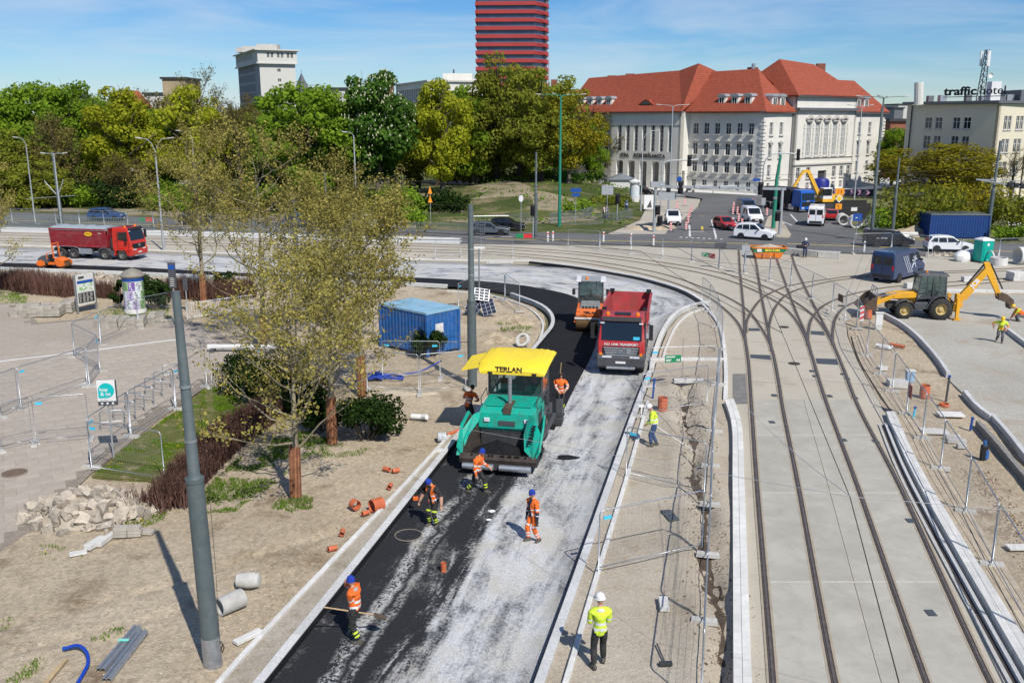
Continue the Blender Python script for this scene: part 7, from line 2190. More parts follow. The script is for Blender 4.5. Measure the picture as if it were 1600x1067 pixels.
# people
def two_bone(a,c,l1,l2,hint):
 a,c,hint=Vector(a),Vector(c),Vector(hint)
 d=c-a
 L=min(d.length,(l1+l2)*.999)
 dn=d.normalized()
 x=(l1*l1-l2*l2+L*L)/(2*L)
 h=math.sqrt(max(0,l1*l1-x*x))
 p=hint-dn*hint.dot(dn)
 if p.length<1e-4:p=dn.orthogonal()
 p.normalize()
 return a+dn*x+p*h,a+dn*L
def person(label,loc,rz,look,pelvis=(0,0,.93),chest=(.02,0,1.32),head=None,hands=((.08,.30,.82),(.08,-.30,.82)),feet=((.02,.12,0),(.02,-.12,0)),elbow=((-1,.4,-.2),(-1,-.4,-.2)),knee=(1,0,0),headyaw=0.0,headpitch=0.0,scale=1.0,hat='beanie',hatm=None,toes=None,group='road workers',hairm=None,foldaway=True,hand_turn=0.0):
 """look: dict of materials torso, band, sleeve, cuff, leg, legband, boot"""
 t=thing('person',label,'person',loc,rz,group)
 t.scale=(scale,)*3
 pel,che=Vector(pelvis),Vector(chest)
 up=(che-pel).normalized()
 neck=che+up*.17
 side=Vector((0,1,0))
 vs,rad,ed,tagv=[],[],[],[]
 def V_(p,r,tg=None):vs.append(Vector(p));rad.append(r);return len(vs)-1
 bones=[]
 def chain(start,pts,rads,kind):
  i=start
  prev=vs[start]if start is not None else None
  tot=0
  for p,r in zip(pts,rads):
   j=V_(p,r)
   if i is not None:ed.append((i,j))
   i=j
  return i
 root=V_(pel,(.185,.15))
 w1=V_(pel+up*.13,(.18,.148));w2=V_(pel+up*.26,(.19,.15));ch=V_(che,(.205,.158));nb=V_(che+up*.11,(.15,.112));nk=V_(neck+up*.02,(.062,.062));ht=V_(neck+up*.10,(.058,.058))
 for a,b in((root,w1),(w1,w2),(w2,ch),(ch,nb),(nb,nk),(nk,ht)):ed.append((a,b))
 bones.append(('torso',pel-up*.08,neck-up*.02))
 bones.append(('neck',neck+up*.01,neck+up*.12))
 fingers=MB()
 for k,s_ in enumerate((1,-1)):
  sh=che+up*.10+Vector((0,s_*.215,0))
  hd_=Vector(hands[k])
  el,wr=two_bone(sh,hd_,.30,.27,elbow[k])
  a=V_(sh,(.094,.094));ed.append((nb,a))
  m1=V_(sh.lerp(el,.5),(.078,.078));e_=V_(el,(.068,.068));m2=V_(el.lerp(wr,.5),(.062,.062));w_=V_(wr,(.05,.05));pw=V_(wr+(wr-el).normalized()*.05,(.03,.036))
  for q in((a,m1),(m1,e_),(e_,m2),(m2,w_),(w_,pw)):ed.append(q)
  bones.append(('upper_arm',sh,el));bones.append(('forearm',el,wr));bones.append(('hand',wr+(wr-el).normalized()*.02,wr+(wr-el).normalized()*.2))
  d=(wr-el).normalized()
  ax=d.cross(Vector((0,0,1)))if abs(d.z)<.8 else d.cross(Vector((0,1,0))if abs(d.y)<.8 else Vector((1,0,0)))
  ax.normalize();nrm=ax.cross(d)
  if abs(d.z)>=.8:ax,nrm=Vector((1,0,0)),Vector((0,-s_,0))
  base=wr+d*.03
  rings=[]
  for f,wv,th in((0,.030,.020),(.035,.040,.019),(.085,.042,.015)):
   c=base+d*f
   rings.append([c+ax*wv*math.cos(q)+nrm*th*math.sin(q)for q in[2*PI*i/8 for i in range(8)]])
  fingers.loft(rings)
  for i,(o_,ln)in enumerate(((-.031,.062),(-.010,.076),(.011,.082),(.032,.072))):
   p0=base+d*.078+ax*o_
   p1=p0+d*ln*.5-nrm*.010*s_;p2=p1+d*ln*.32-nrm*.024*s_;p3=p2+d*ln*.16-nrm*.026*s_
   fingers.tube([p0,p1,p2,p3],[.0095,.009,.0085,.007],5)
  p0=base+d*.025+ax*-.034
  fingers.tube([p0,p0+d*.03-ax*.025,p0+d*.06-ax*.03-nrm*.012*s_],[.012,.0105,.008],5)
 for k,s_ in enumerate((1,-1)):
  hp_=pel+Vector((0,s_*.105,-.03))
  ft=Vector(feet[k])
  an=ft+Vector((0,0,.09))
  kn,an=two_bone(hp_,an,.435,.42,knee if not isinstance(knee[0],(tuple,list))else knee[k])
  a=V_(hp_,(.12,.112));ed.append((root,a))
  m1=V_(hp_.lerp(kn,.5),(.106,.104));k_=V_(kn,(.086,.086));m2=V_(kn.lerp(an,.5),(.082,.085));b_=V_(an+Vector((0,0,.02)),(.072,.074))
  for q in((a,m1),(m1,k_),(k_,m2),(m2,b_)):ed.append(q)
  bones.append(('thigh',hp_,kn));bones.append(('shin',kn,an))
  ty=(toes[k]if toes else 0.0)
  td=Vector((math.cos(ty),math.sin(ty),0));tn=Vector((-td.y,td.x,0))
  rings=[]
  for f,w_,h_,z_0 in((-.09,.030,.075,.02),(-.07,.042,.12,0),(0,.046,.125,0),(.07,.048,.085,0),(.14,.047,.065,0),(.18,.032,.05,.004)):
   c=ft+td*f;bz=c.z+z_0
   rings.append([(c.x+tn.x*w_*q,c.y+tn.y*w_*q,bz+zz*h_)for q,zz in((-1,0),(1,0),(1,.6),(.55,1),(-.55,1),(-1,.6))])
  setattr(fingers,'boots',getattr(fingers,'boots',[])+[rings])
 me=bpy.data.meshes.new('body')
 me.from_pydata([tuple(v)for v in vs],ed,[])
 o=bpy.data.objects.new('body',me)
 sk_=o.modifiers.new('skin','SKIN')
 sk_.use_smooth_shade=True
 lay=me.skin_vertices[0].data if len(me.skin_vertices)else None
 if lay is None:
  me.attributes.new('skin','FLOAT','POINT')
 for i,r in enumerate(rad):
  lay[i].radius=(r,r)if not isinstance(r,tuple)else(r[1],r[0])if i in(0,1,2,3,4)else r
  lay[i].use_root=(i==0)
 ss=o.modifiers.new('sub','SUBSURF');ss.levels=2;ss.render_levels=2
 bmz=evaluated_mesh(o)
 bpy.data.meshes.remove(me)
 hc=neck+up*.20+Vector((.03,0,0))
 if head:hc=hc+Vector(head)
 HM=Matrix.Translation(hc)@Matrix.Rotation(headyaw,4,'Z')@Matrix.Rotation(headpitch,4,'Y')
 hb=MB();rings=[]
 for i in range(1,12):
  ph=PI*i/12;ring=[]
  for k in range(16):
   a=2*PI*k/16
   x=.098*math.sin(ph)*math.cos(a);y=.078*math.sin(ph)*math.sin(a);z=-.125*math.cos(ph)
   if z<-.02:x=x*(1-.9*(-.02-z))+.012*(1 if math.cos(a)>0 else-.6)*min(1,(-.02-z)/.06);y*=1-2.0*(-.02-z)
   if math.cos(a)>.93 and-.045<z<.015:x+=.024
   if.75<math.cos(a)<.95 and 0<z<.03:x-=.007
   ring.append(HM@Vector((x,y,z)))
  rings.append(ring)
 hb.loft(rings)
 n_head=len(hb.f)
 for s_ in(-1,1):hb.ball((0,s_*.080,-.01),(.022,.012,.034),8,5,HM)
 n_skin=len(hb.f)
 for s_ in(-1,1):hb.ball((.082,s_*.032,.012),(.012,.014,.009),6,4,HM)
 hb.ball((.083,0,-.062),(.012,.026,.006),6,4,HM)
 mats=[M_skin,look['torso'],look['band'],look['sleeve'],look.get('cuff',look['sleeve']),look['leg'],look['legband'],look.get('boot',M_boot),M_black,look.get('under',look['torso'])]
 full=MB()
 full.v=[tuple(v.co)for v in bmz.vertices];full.f=[tuple(p.vertices)for p in bmz.polygons]
 idx=[]
 def classify(c):
  best=None
  for(nm,a,b)in bones:
   d=b-a;q=max(0,min(1,(c-a).dot(d)/d.length_squared));ds=(c-(a+d*q)).length
   if nm=='torso':ds*=.72
   if best is None or ds<best[0]:best=(ds,nm,q)
  return best[1],best[2]
 for p in bmz.polygons:
  nm,q=classify(p.center)
  if nm=='torso':
   i=1
   if.20<q<.30 or.46<q<.56:i=2
   if q<.12:i=9 if 'under' in look else 1
   if p.center.z<pel.z-.06:i=5
   if look.get('open')and p.center.x>.04 and abs(p.center.y)<.055 and q>.1:i=9
  elif nm=='neck':i=0
  elif nm=='upper_arm':i=2 if.62<q<.80 and look.get('sleeveband',True)else 3
  elif nm=='forearm':i=(2 if.35<q<.5 and look.get('sleeveband',True)else 4)
  elif nm=='hand':i=0 if not look.get('glove')else 8
  elif nm=='thigh':i=6 if.72<q<.84 and look.get('kneeband',False)else 5
  else:i=6 if.40<q<.52 or.62<q<.72 else 5
  idx.append(i)
 full.add(fingers.v,fingers.f);idx+=[8 if look.get('glove')else 0]*len(fingers.f)
 n0=len(full.f)
 for rg in fingers.boots:full.loft(rg)
 idx+=[7]*(len(full.f)-n0)
 full.add(hb.v,hb.f);idx+=[0]*n_skin+[8]*(len(hb.f)-n_skin)
 bpy.data.meshes.remove(bmz)
 m2=full.mesh('body')
 for m in mats:m2 .materials.append(m)
 if len(m2 .polygons)==len(idx):m2 .polygons.foreach_set('material_index',idx)
 m2 .shade_smooth();m2 .set_sharp_from_angle(angle=.9)
 bo=bpy.data.objects.new('body',m2);COL.objects.link(bo);bo.parent=t
 if hat=='beanie':
  h=MB().lathe([(.104,-.005),(.108,.03),(.104,.07),(.085,.115),(.05,.142),(.005,.15)],18,HM@Matrix.Rotation(math.radians(-8),4,'Y')@Matrix.Diagonal((1,.86,1,1)))
  h.lathe([(.100,-.02),(.113,-.015),(.113,.03),(.104,.035)],18,HM@Matrix.Rotation(math.radians(-8),4,'Y')@Matrix.Diagonal((1,.86,1,1)))
  h.obj('beanie',hatm or M_blueh,t,smooth=1.0)
 elif hat=='helmet':
  X=HM@Matrix.Translation((0,0,.035))@Matrix.Diagonal((1.08,.95,1,1))
  h=MB().lathe([(.118,-.02),(.122,.0),(.118,.05),(.095,.10),(.05,.13),(.004,.138)],20,X)
  h.lathe([(.116,-.022),(.14,-.018),(.14,-.006),(.118,.0)],20,X)
  h.prism([(.10,-.10),(.17,-.06),(.185,0),(.17,.06),(.10,.10)],-.016,-.004,'z',X)
  h.box(-.11,.11,-.012,.012,.07,.128,X)if False else None
  h.obj('helmet',hatm or M_white,t,smooth=.9)
 elif hat=='hair':
  h=MB().lathe([(.104,-.03),(.107,.03),(.100,.08),(.07,.12),(.004,.135)],16,HM@Matrix.Translation((-.012,0,.0))@Matrix.Diagonal((1,.86,1,1)))
  h.obj('hair',hairm or M_dark,t,smooth=1.0)
 if look.get('hood'):
  h=MB();c=neck-Vector((.09,0,.0))
  h.ball((c.x+.01,c.y,c.z-.03),(.05,.10,.055),10,6);h.obj('hood',look['hood'],t,smooth=1.0)
 return t
LK_or_dark=dict(torso=M_orange,band=M_refl,sleeve=M_orange,cuff=M_orange,leg=M_blackc,legband=M_yel,under=M_navy,hood=mat('grey_hood',(.35,.36,.38),.9,0,.1))
LK_vest=dict(torso=M_orange,band=M_refl,sleeve=M_blackc,cuff=M_skin,leg=M_blackc,legband=M_yel,under=M_blackc,open=True,sleeveband=False,kneeband=True)
LK_suit=dict(torso=M_orange,band=M_refl,sleeve=M_orange,cuff=M_navy,leg=M_orange,legband=M_refl,open=True,under=M_navy,glove=True,kneeband=True)
LK_yel=dict(torso=M_yel,band=M_refl,sleeve=M_yel,cuff=M_yel,leg=M_blackc,legband=M_blackc,hood=mat('white_hood',(.6,.6,.58),.9,0,.1))
LK_yel2=dict(torso=M_yel,band=M_refl,sleeve=M_yel,cuff=M_yel,leg=M_jeans,legband=M_jeans)
LK_plain=dict(torso=M_orange,band=M_refl,sleeve=M_orange,cuff=M_skin,leg=M_blackc,legband=M_yel,sleeveband=True)
LK_navy=dict(torso=mat('blue_overall',(.03,.04,.09),.9,0,.2),band=MATS['blue_overall'],sleeve=MATS['blue_overall'],leg=MATS['blue_overall'],legband=MATS['blue_overall'])
LK_yo=dict(torso=M_yel,band=M_orange,sleeve=M_yel,cuff=M_skin,leg=mat('grey_trousers',(.12,.12,.13),.9,0,.2),legband=MATS['grey_trousers'])
def gp(px,py,z=ZR):p=G(px,py,z);return(p.x,p.y,z)
W=math.radians
person('worker in orange jacket and blue beanie standing with a shovel, one hand at mouth',gp(557,1000),W(165),LK_or_dark,pelvis=(0,0,.92),chest=(.03,.0,1.31),hands=((.12,-.02,.86),(.25,-.06,1.56)),elbow=((-1,.6,-.1),(.3,-1,-.9)),feet=((-.14,.13,0),(.16,-.12,0)),headyaw=W(8),headpitch=W(10),toes=(.3,-.25),scale=1.0)
person('bearded worker in open orange vest looking down with an orange hand tool',gp(678,821),W(-125),LK_vest,pelvis=(0,0,.93),chest=(.07,0,1.31),hands=((.10,.42,.90),(.22,-.46,.78)),elbow=((-.6,.8,-.1),(-.8,-.6,-.1)),feet=((0,.13,0),(.05,-.13,0)),head=(.06,0,-.03),headpitch=W(42),headyaw=W(-15),toes=(.3,-.3),scale=.98)
person('worker in orange jacket and blue beanie striding in front of the paver hopper',gp(745,769),W(-20),LK_or_dark,pelvis=(0,0,.88),chest=(.08,0,1.25),hands=((.38,.22,.98),(.10,-.30,.80)),elbow=((-.4,.5,-1),(-1,-.4,-.2)),feet=((.34,.10,0),(-.36,-.10,.02)),head=(.03,0,-.01),headpitch=W(25),headyaw=W(10),toes=(.1,-.1),scale=.98)
person('worker in full orange suit and blue cap standing on the dusty road',gp(834,845),W(-150),LK_suit,hands=((.06,.30,.80),(.10,-.30,.80)),feet=((-.12,.12,0),(.14,-.12,0)),headyaw=W(-20),headpitch=W(18),toes=(.3,-.2),scale=.97)
person('person in yellow jacket and white helmet seen from behind on the median',gp(936,1040,0),W(95),LK_yel,hands=((.30,.12,1.10),(.30,-.10,1.14)),elbow=((-.5,.35,-1),(-.5,-.35,-1)),feet=((-.10,.14,0),(.16,-.13,0)),headyaw=W(25),headpitch=W(8),hat='helmet',toes=(.35,-.3),scale=1.04)
person('worker in yellow jacket, jeans and white helmet bent over a measuring rod on the median',gp(1021,696,0),W(170),LK_yel2,pelvis=(-.04,0,.92),chest=(.06,0,1.30),hands=((.30,.16,.98),(.28,-.16,.92)),elbow=((-.5,.8,-.6),(-.5,-.8,-.6)),feet=((.08,.12,0),(-.12,-.12,0)),headpitch=W(30),headyaw=W(5),hat='helmet',head=(.03,0,-.01),scale=.98)
person('worker in orange vest standing in the shade left of the paver',gp(733,662,ZR),W(60),LK_plain,hands=((.34,.2,1.05),(.3,-.2,1.0)),elbow=((-.3,1,-.5),(-.3,-1,-.5)),pelvis=(-.05,0,.91),chest=(.12,0,1.26),headpitch=W(20),scale=1.0,hat='hair',hairm=mat('brown_hair',(.05,.03,.018),.9,0,.2))
pr=pv.location+Vector((math.cos(hp)*-3.75-math.sin(hp)*1.45,math.sin(hp)*-3.75+math.cos(hp)*1.45,0))
person('screed operator with dark hair in orange vest at the right rear of the paver',(pr.x,pr.y,ZR+.55),hp+W(10),LK_plain,hands=((.34,.2,1.05),(.34,-.1,1.0)),elbow=((-.3,1,-.5),(-.3,-1,-.5)),headpitch=W(15),hat='hair',hairm=MATS['brown_hair'],scale=.95)
def seated(label,base,rz,scale=.95,look=LK_plain,hat='hair'):
 return person(label,base,rz,look,pelvis=(0,0,.12),chest=(.03,0,.52),hands=((.42,.2,.55),(.42,-.2,.55)),elbow=((-.3,.8,-.8),(-.3,-.8,-.8)),feet=((.55,.14,-.32),(.55,-.14,-.32)),knee=(.4,0,1),hat=hat,scale=scale,hairm=M_dark)
sp_=pv.location+Vector((math.cos(hp)*-1.85+math.sin(hp)*.7*-1*-1,math.sin(hp)*-1.85-math.cos(hp)*.7,0))
seated('paver driver in orange seated behind the cab glass under the yellow canopy',(sp_.x,sp_.y,ZR+1.78),hp)
sp_=ro.location+Vector((math.cos(ah_)*-.35,math.sin(ah_)*-.35,0))
seated('roller driver in orange inside the glazed cab behind the truck',(sp_.x,sp_.y,ZR+.05+1.32),ah_)
person('man in dark blue overalls and white helmet beside the skip looking at his hands',gp(1257,402,0),W(-100),LK_navy,hands=((.28,.1,1.15),(.28,-.1,1.12)),elbow=((-.3,1,-.6),(-.3,-1,-.6)),headpitch=W(25),hat='helmet',scale=1.02)
person('worker in yellow vest and yellow helmet stepping over the kerb on the gravel',gp(1561,536,0),W(-110),LK_yo,pelvis=(0,0,.88),chest=(.14,0,1.24),hands=((.30,.25,.95),(.12,-.42,1.0)),elbow=((-.4,.8,-.5),(-.6,-1,.1)),feet=((.18,.12,0),(-.30,-.12,.12)),headpitch=W(30),hat='helmet',hatm=mat('yellow_helmet',(.75,.48,.02),.4,0,.05),head=(.04,0,-.02),scale=.98)
person('worker in yellow and orange vest crouching at the trench, right frame edge',gp(1591,503,0),W(170),dict(LK_yo,torso=M_orange,sleeve=M_yel),pelvis=(-.25,0,.42),chest=(.06,0,.76),hands=((.42,.14,.35),(.42,-.12,.32)),elbow=((-.3,.8,-.3),(-.3,-.8,-.3)),feet=((.0,.16,0),(.06,-.16,0)),knee=(1,0,.3),headpitch=W(35),head=(.05,0,-.02),hat='helmet',hatm=MATS['yellow_helmet'])
LK_c1=dict(torso=mat('pink_top',(.5,.22,.25),.9,0,.1),band=MATS['pink_top'],sleeve=M_white,leg=M_navy,legband=M_navy);LK_c2=dict(torso=M_white,band=M_white,sleeve=M_jeans,leg=M_jeans,legband=M_jeans)
for lb,p_,lk,rz_ in(('pedestrian in pink top on the path by the underpass railing',(943,342),LK_c1,0),('pedestrian in white top beside the first, by the railing',(948,342),LK_c2,.3),('pedestrian in blue walking on the pavement left of the gantry',(979,331),dict(LK_c2,torso=M_jeans),2.0)):
 person(lb,gp(*p_,0),rz_,lk,feet=((.2,.1,0),(-.2,-.1,0)),hat='hair',hairm=M_dark,group='pedestrians')
sh=thing('shovel','long handled shovel with steel blade held by the worker at bottom left','shovel',gp(557,1000),W(165))
s0,s1_=Vector((.70,.34,1.03)),Vector((-.42,-.18,.70))
MB().cyl(s0,s1_,.019,n=8).obj('handle',M_wood,sh)
d=(s1_-s0).normalized();n_=Vector((0,0,1));a_=d.cross(n_).normalized()
bl=MB();bl.loft([[s1_+d*f+a_*w*q-n_*(dip+.04*(1-abs(q)))for q in(-1,-.5,0,.5,1)]+[s1_+d*f+a_*w*q-n_*(dip+.012+.04*(1-abs(q)))for q in(1,.5,0,-.5,-1)]for f,w,dip in((0,.05,0),(.06,.13,.01),(.24,.13,.03),(.34,.03,.05))])
bl.obj('blade',M_rust,sh)
tl=thing('hand_tool','small orange hand tool held low by the bearded worker','hand tool',gp(650,800),0)
MB().cyl((0,0,.56),(.05,.02,.74),.03,n=8).obj('handle',M_black,tl);MB().box(-.09,.09,-.05,.05,.44,.58).obj('head',M_orange,tl,bevel=.02)
rk_=thing('measuring_rod','pale rod held by the helmeted worker on the upper median','rod',gp(1021,696,0),W(170))
MB().cyl((.55,.05,1.25),(-1.6,.35,.02),.016,n=6).obj('shaft',M_white,rk_)
rk_=thing('lute_rake','long asphalt rake leaning at the right rear corner of the paver','rake',(pr.x-.15,pr.y+.2,ZR),0)
MB().cyl((0,0,.4),(.15,-.35,2.75),.02,n=6).obj('shaft',M_wood,rk_);MB().box(-.3,.3,-.02,.02,.36,.44).obj('head',M_steel,rk_)
# fences
_fp={}
def fence_meshes(h=2.0,L0=3.4):
 if 'f' in _fp:return _fp
 r=.15
 pts=[(-L0/2,0,.12),(-L0/2,0,h-r)]+[(-L0/2+r-r*math.cos(a),0,h-r+r*math.sin(a))for a in(PI/6,PI/3)]+[(-L0/2+r,0,h),(L0/2-r,0,h)]+[(L0/2-r+r*math.sin(a),0,h-r+r*math.cos(a))for a in(PI/6,PI/3)]+[(L0/2,0,h-r),(L0/2,0,.12)]
 f=MB();f.tube(pts,.021,7);f.cyl((-L0/2,0,.22),(L0/2,0,.22),.017,n=6)
 _fp['f']=f.mesh('frame');_fp['f'].materials.append(M_steel);_fp['f'].shade_smooth()
 w=MB()
 n=int(L0/.11)
 def wire(p,q,t=.0024):
  p,q=Vector(p),Vector(q);d=(q-p).normalized();a=Vector((0,1,0))*t;b=d.cross(a).normalized()*t
  w.add([p+a,p-a*.5+b,p-a*.5-b,q+a,q-a*.5+b,q-a*.5-b],[(0,1,4,3),(1,2,5,4),(2,0,3,5)])
 for i in range(1,n):wire((-L0/2+L0*i/n,0,.22),(-L0/2+L0*i/n,0,h-.01))
 for i in range(1,7):wire((-L0/2,.004,.22+(h-.24)*i/7),(L0/2,.004,.22+(h-.24)*i/7),.003)
 _fp['w']=w.mesh('wire_mesh');_fp['w'].materials.append(M_steel)
 t=MB().box(-.13,.13,-.012,.012,-.05,.05).mesh('tag');t.materials.append(M_tagb)
 _fp['t']=t
 b=MB();b.prism([(-.36,0),(.36,0),(.33,.12),(-.33,.12)],-.11,.11,'y')
 _fp['b']=b.mesh('fence_foot');_fp['b'].materials.append(M_conc)
 return _fp
L0=3.4
def fence_panel(a,b,label,tags=1,h=1.0,group='wire fence panels',lean=0.0,world=False):
 F_=fence_meshes()
 A,B=(a,b)if world else(G(*a),G(*b))
 d=B-A;L=d.length;rz=math.atan2(d.y,d.x);m=(A+B)/2
 t=thing('wire_fence',label,'fence panel',(m.x,m.y,0),rz,group)
 t.rotation_euler=(lean,0,rz)
 sc_=L/L0
 place(F_['f'],'frame',t,(0,0,.02),(0,0,0),(sc_,1,h));place(F_['w'],'wire_mesh',t,(0,0,.02),(0,0,0),(sc_,1,h))
 if tags&1:place(F_['t'],'tag',t,(-L/2+.25,-.02,1.78*h))
 if tags&2:place(F_['t'],'tag',t,(L/2-.25,-.02,1.78*h))
 return t
def foot(p,rz,label):
 F_=fence_meshes()
 o=place(F_['b'],'fence_ballast',None,(p.x,p.y,.0),(0,0,rz));o.parent=None
 tag(o,label,'fence ballast','concrete fence feet')
def fence_row(pts,desc,start,tags=1,feet=True,h=1.0):
 P=[G(*p)for p in pts]
 for i,(a,b)in enumerate(zip(P,P[1:])):
  d=(b-a).normalized()*.04
  fence_panel(a+d,b-d,'%s panel from %s of the %s'%(ORD[i],start,desc),tags if i%2==0 else 0,h,world=True)
 if feet:
  for i,a in enumerate(P):
   q=P[min(i+1,len(P)-1)]-P[max(i-1,0)]
   foot(a,math.atan2(q.y,q.x)+PI/2,'%s ballast from %s of the %s'%(ORD[i],start,desc))
fence_row([(887,389),(937,392.5),(986,398),(1035,404),(1080,410),(1123,419),(1162,428),(1202,439),(1235,450),(1268,468),(1300,486),(1320,500),(1338,514)],'wire fence across the tram junction','the left',0)
fence_row([(1338,514),(1354,556),(1375,586),(1394,613),(1416,649),(1441,687),(1469,734),(1508,801),(1549,884),(1612,1000),(1700,1150)],'wire fence right of the tram track','the junction',0)
fence_row([(1096,476),(1108,488),(1120,512),(1127,548),(1124,602)],'wire fence along the inner tram curve','the bend',0)
fence_row([(1122,604),(1116,676),(1110,730),(1109,790),(1106,869),(1100,973),(1094,1110)],'wire fence between median and tram track','the green sign',0)
for a,b,lb in(((935,898),(1096,861),'wire panel across the median just above the helmeted person'),((978,747),(1100,776),'wire panel across the median below the rod carrying worker'),((1002,652),(1104,636),'wire panel across the median beside the ribbed orange shaft'),((1014,605),(1120,601),'wire panel across the median carrying the green sign')):
 fence_panel(a,b,lb,1)
foot(G(1014,605),0,'concrete fence foot at the kerb end of the green sign panel');foot(G(1002,652),0,'concrete fence foot at the kerb beside the ribbed shaft panel')
fence_row([(-120,690),(0,654),(32,641)],'short wire fence at the left plaza edge','the frame edge',2)
fence_row([(33,641),(138,604)],'plaza wire fence behind the hop sign','the left',1)
fence_row([(-110,735),(0,707),(54,694)],'front wire fence at the left plaza edge','the frame edge',0)
fence_row([(56,696),(143,688)],'plaza wire fence left of the hop sign','the left',1)
fence_row([(143,732),(205,684),(275,641),(324,606)],'wire fence along the bicycle racks','the hop sign',1)
fence_panel((144,738),(258,756),'wire panel standing on the lawn in front of the hop sign',1)
fence_row([(140,606),(157,582),(117,560),(158,540)],'zigzag wire fence on the plaza','the front',2)
fence_row([(158,540),(217,515),(272,503)],'wire fence before the slab pallets','the zigzag',0)
fence_row([(330,606),(420,604),(500,606),(573,611),(656,617),(729,610)],'wire fence before the blue site cabin','the lawn corner',2)
fence_row([(597,592),(689,593),(735,595)],'rear wire fence beside the blue site cabin','the left',3)
fence_row([(716,488),(737,478),(789,470),(812,488)],'wire fence around the solar panels inside the bend','the cabin',1)
fence_row([(1455,404),(1500,407)],'wire fence beside the white car','the left',0,feet=False)
fence_panel((1452,368),(1500,372),'dark mesh covered panel leaning on the blue container',0,.95)
fence_row([(1332,397),(1392,396),(1450,401)],'wire fence between navy van and black minivan','the left',0)
fence_row([(1500,408),(1560,406),(1610,405)],'wire fence behind the green toilet','the left',0)
fence_row([(680,405),(720,402),(752,403),(802,403)],'wire fence beyond the dusty road','the left',0)
fence_row([(-60,349),(-20,350),(20,351),(56,352),(88,353),(125,354),(163,355),(200,356),(240,357),(285,359),(330,360),(380,362),(430,364)],'wire fence along the left street','the left edge',0,feet=False)
# railings
def railing(name,pix,label,h=1.1,gap=.14,m=None,solid=False):
 m=m or M_steel
 P=[G(*p)for p in pix]
 t=thing(name,label,'railing',(0,0,0))
 rl=MB();ba=MB()
 for a,b in zip(P,P[1:]):
  for z in(h,.15):rl.cyl((a.x,a.y,z),(b.x,b.y,z),.03,n=6)
  n=max(1,int((b-a).length/gap))
  for i in range(n+1):
   q=a.lerp(b,i/n)
   if i%12==0:rl.cyl((q.x,q.y,0),(q.x,q.y,h),.03,n=6)
   else:ba.cyl((q.x,q.y,.15),(q.x,q.y,h),.016 if not solid else.03,n=4,caps=False)
 rl.obj('rail',m,t);ba.obj('bars',m,t)
railing('metal_railing',[(560,361),(650,364),(757,368)],'grey barred railing along the street behind the middle pole',1.2,.22,solid=True)
M_fgreen=mat('fence_grey_green',(.16,.20,.18),.6,.1,.15,2)
railing('mesh_railing',[(-60,355),(60,357.5),(150,359.5),(240,361.5)],'grey green barred fence between the left street and the track',1.5,.22,M_fgreen,solid=True)
railing('mesh_railing',[(330,363),(420,366),(555,370)],'grey green barred fence behind the plane grove',1.4,.22,M_fgreen,solid=True)
railing('metal_railing',[(740,353),(795,352),(835,345)],'grey stair railing at the foot of the bare bank',1.2,.22)
railing('metal_railing',[(858,349),(910,342),(926,336)],'upper railing of the underpass stairs',1.2,.22)
railing('metal_railing',[(862,350),(920,353),(958,348),(988,341)],'front railing of the underpass stairs',1.2,.22)
railing('metal_railing',[(293,500),(345,492),(395,485)],'white barred pedestrian railing beside the forked plane tree',1.1,.16,M_white)
railing('metal_railing',[(1368,374),(1395,373)],'short white railing by the stored pipes',1.0,.2,M_white)
# bicycle racks
for i,(a,b)in enumerate((((158,674),(196,671)),((178,657),(212,657)),((197,642),(229,645)),((212,631),(246,634)),((228,618),(260,622)),((242,608),(268,607)),((256,598),(275,595)))):
 A,B=G(*a),G(*b);d=(B-A);d=d.normalized()*max(.75,min(1.0,d.length))
 t=thing('bicycle_rack','%s hoop bicycle rack counted from the hop sign'%ORD[i],'bicycle rack',(A.x,A.y,.05),math.atan2(d.y,d.x),'hoop bicycle racks on the plaza')
 L_=d.length
 MB().tube([(0,0,0),(0,0,.72),(.04,0,.8),(.12,0,.84),(L_-.12,0,.84),(L_-.04,0,.8),(L_,0,.72),(L_,0,0)],.028,8).obj('hoop',M_steel,t,smooth=.8)
 MB().cyl((0,0,.35),(L_,0,.35),.018,n=6).obj('cross_bar',M_steel,t)
# poles, lamps, signs
def catenary(px,py,ytop,label,r=.22,collar=None,m=M_pole,lean=(0,0),cap=True,base=None,ur=(.66,.52)):
 b=G(px,py);H_=height_to(px,py,ytop)
 t=thing('catenary_pole',label,'pole',(b.x,b.y,0))
 zc=collar or H_*.5
 lx,ly=lean
 P=lambda z:(lx*z/H_,ly*z/H_,z)
 MB().tube([P(-.2),P(zc)],[r,r*.9],20).obj('lower_tube',m,t,smooth=.7)
 MB().tube([P(zc),P(zc+.12),P(H_)],[r*.9,r*ur[0],r*ur[1]],20).obj('upper_tube',m,t,smooth=.7)
 MB().tube([P(zc-.06),P(zc+.03)],[r*.97,r*.97],20).obj('collar',m,t,smooth=.7)
 if base:MB().tube([P(-.1),P(base)],[r*1.01,r*1.008],20).obj('base_sleeve',M_steel,t,smooth=.7)
 for z in([H_*.62,H_*.76]if cap else[]):
  MB().tube([P(z),P(z+.07)],[r*ur[0],r*ur[0]*.98],16).obj('band_clamp',M_steel,t)
 return t,b,H_
near,nb_,nH=catenary(333,1038,455,'thick grey catenary pole in the left foreground with galvanised foot',.222,4.85,ur=(.62,.40),base=.78,lean=(-.14,0))
MB().tube([(.24,-.1,.75),(.27,-.06,2.5),(.26,-.05,4.6),(.20,-.04,6.6)],.006,5).obj('cable',M_black,near)
MB().tube([(.24,-.08,.7),(.34,-.1,.55),(.30,-.12,.4),(.26,-.1,.5),(.32,-.1,.62)],.02,5).obj('cable_loop',M_rust,near)
mid_p,mb_,mH=catenary(738,603,320,'grey catenary pole behind the paver canopy',.24,4.35)
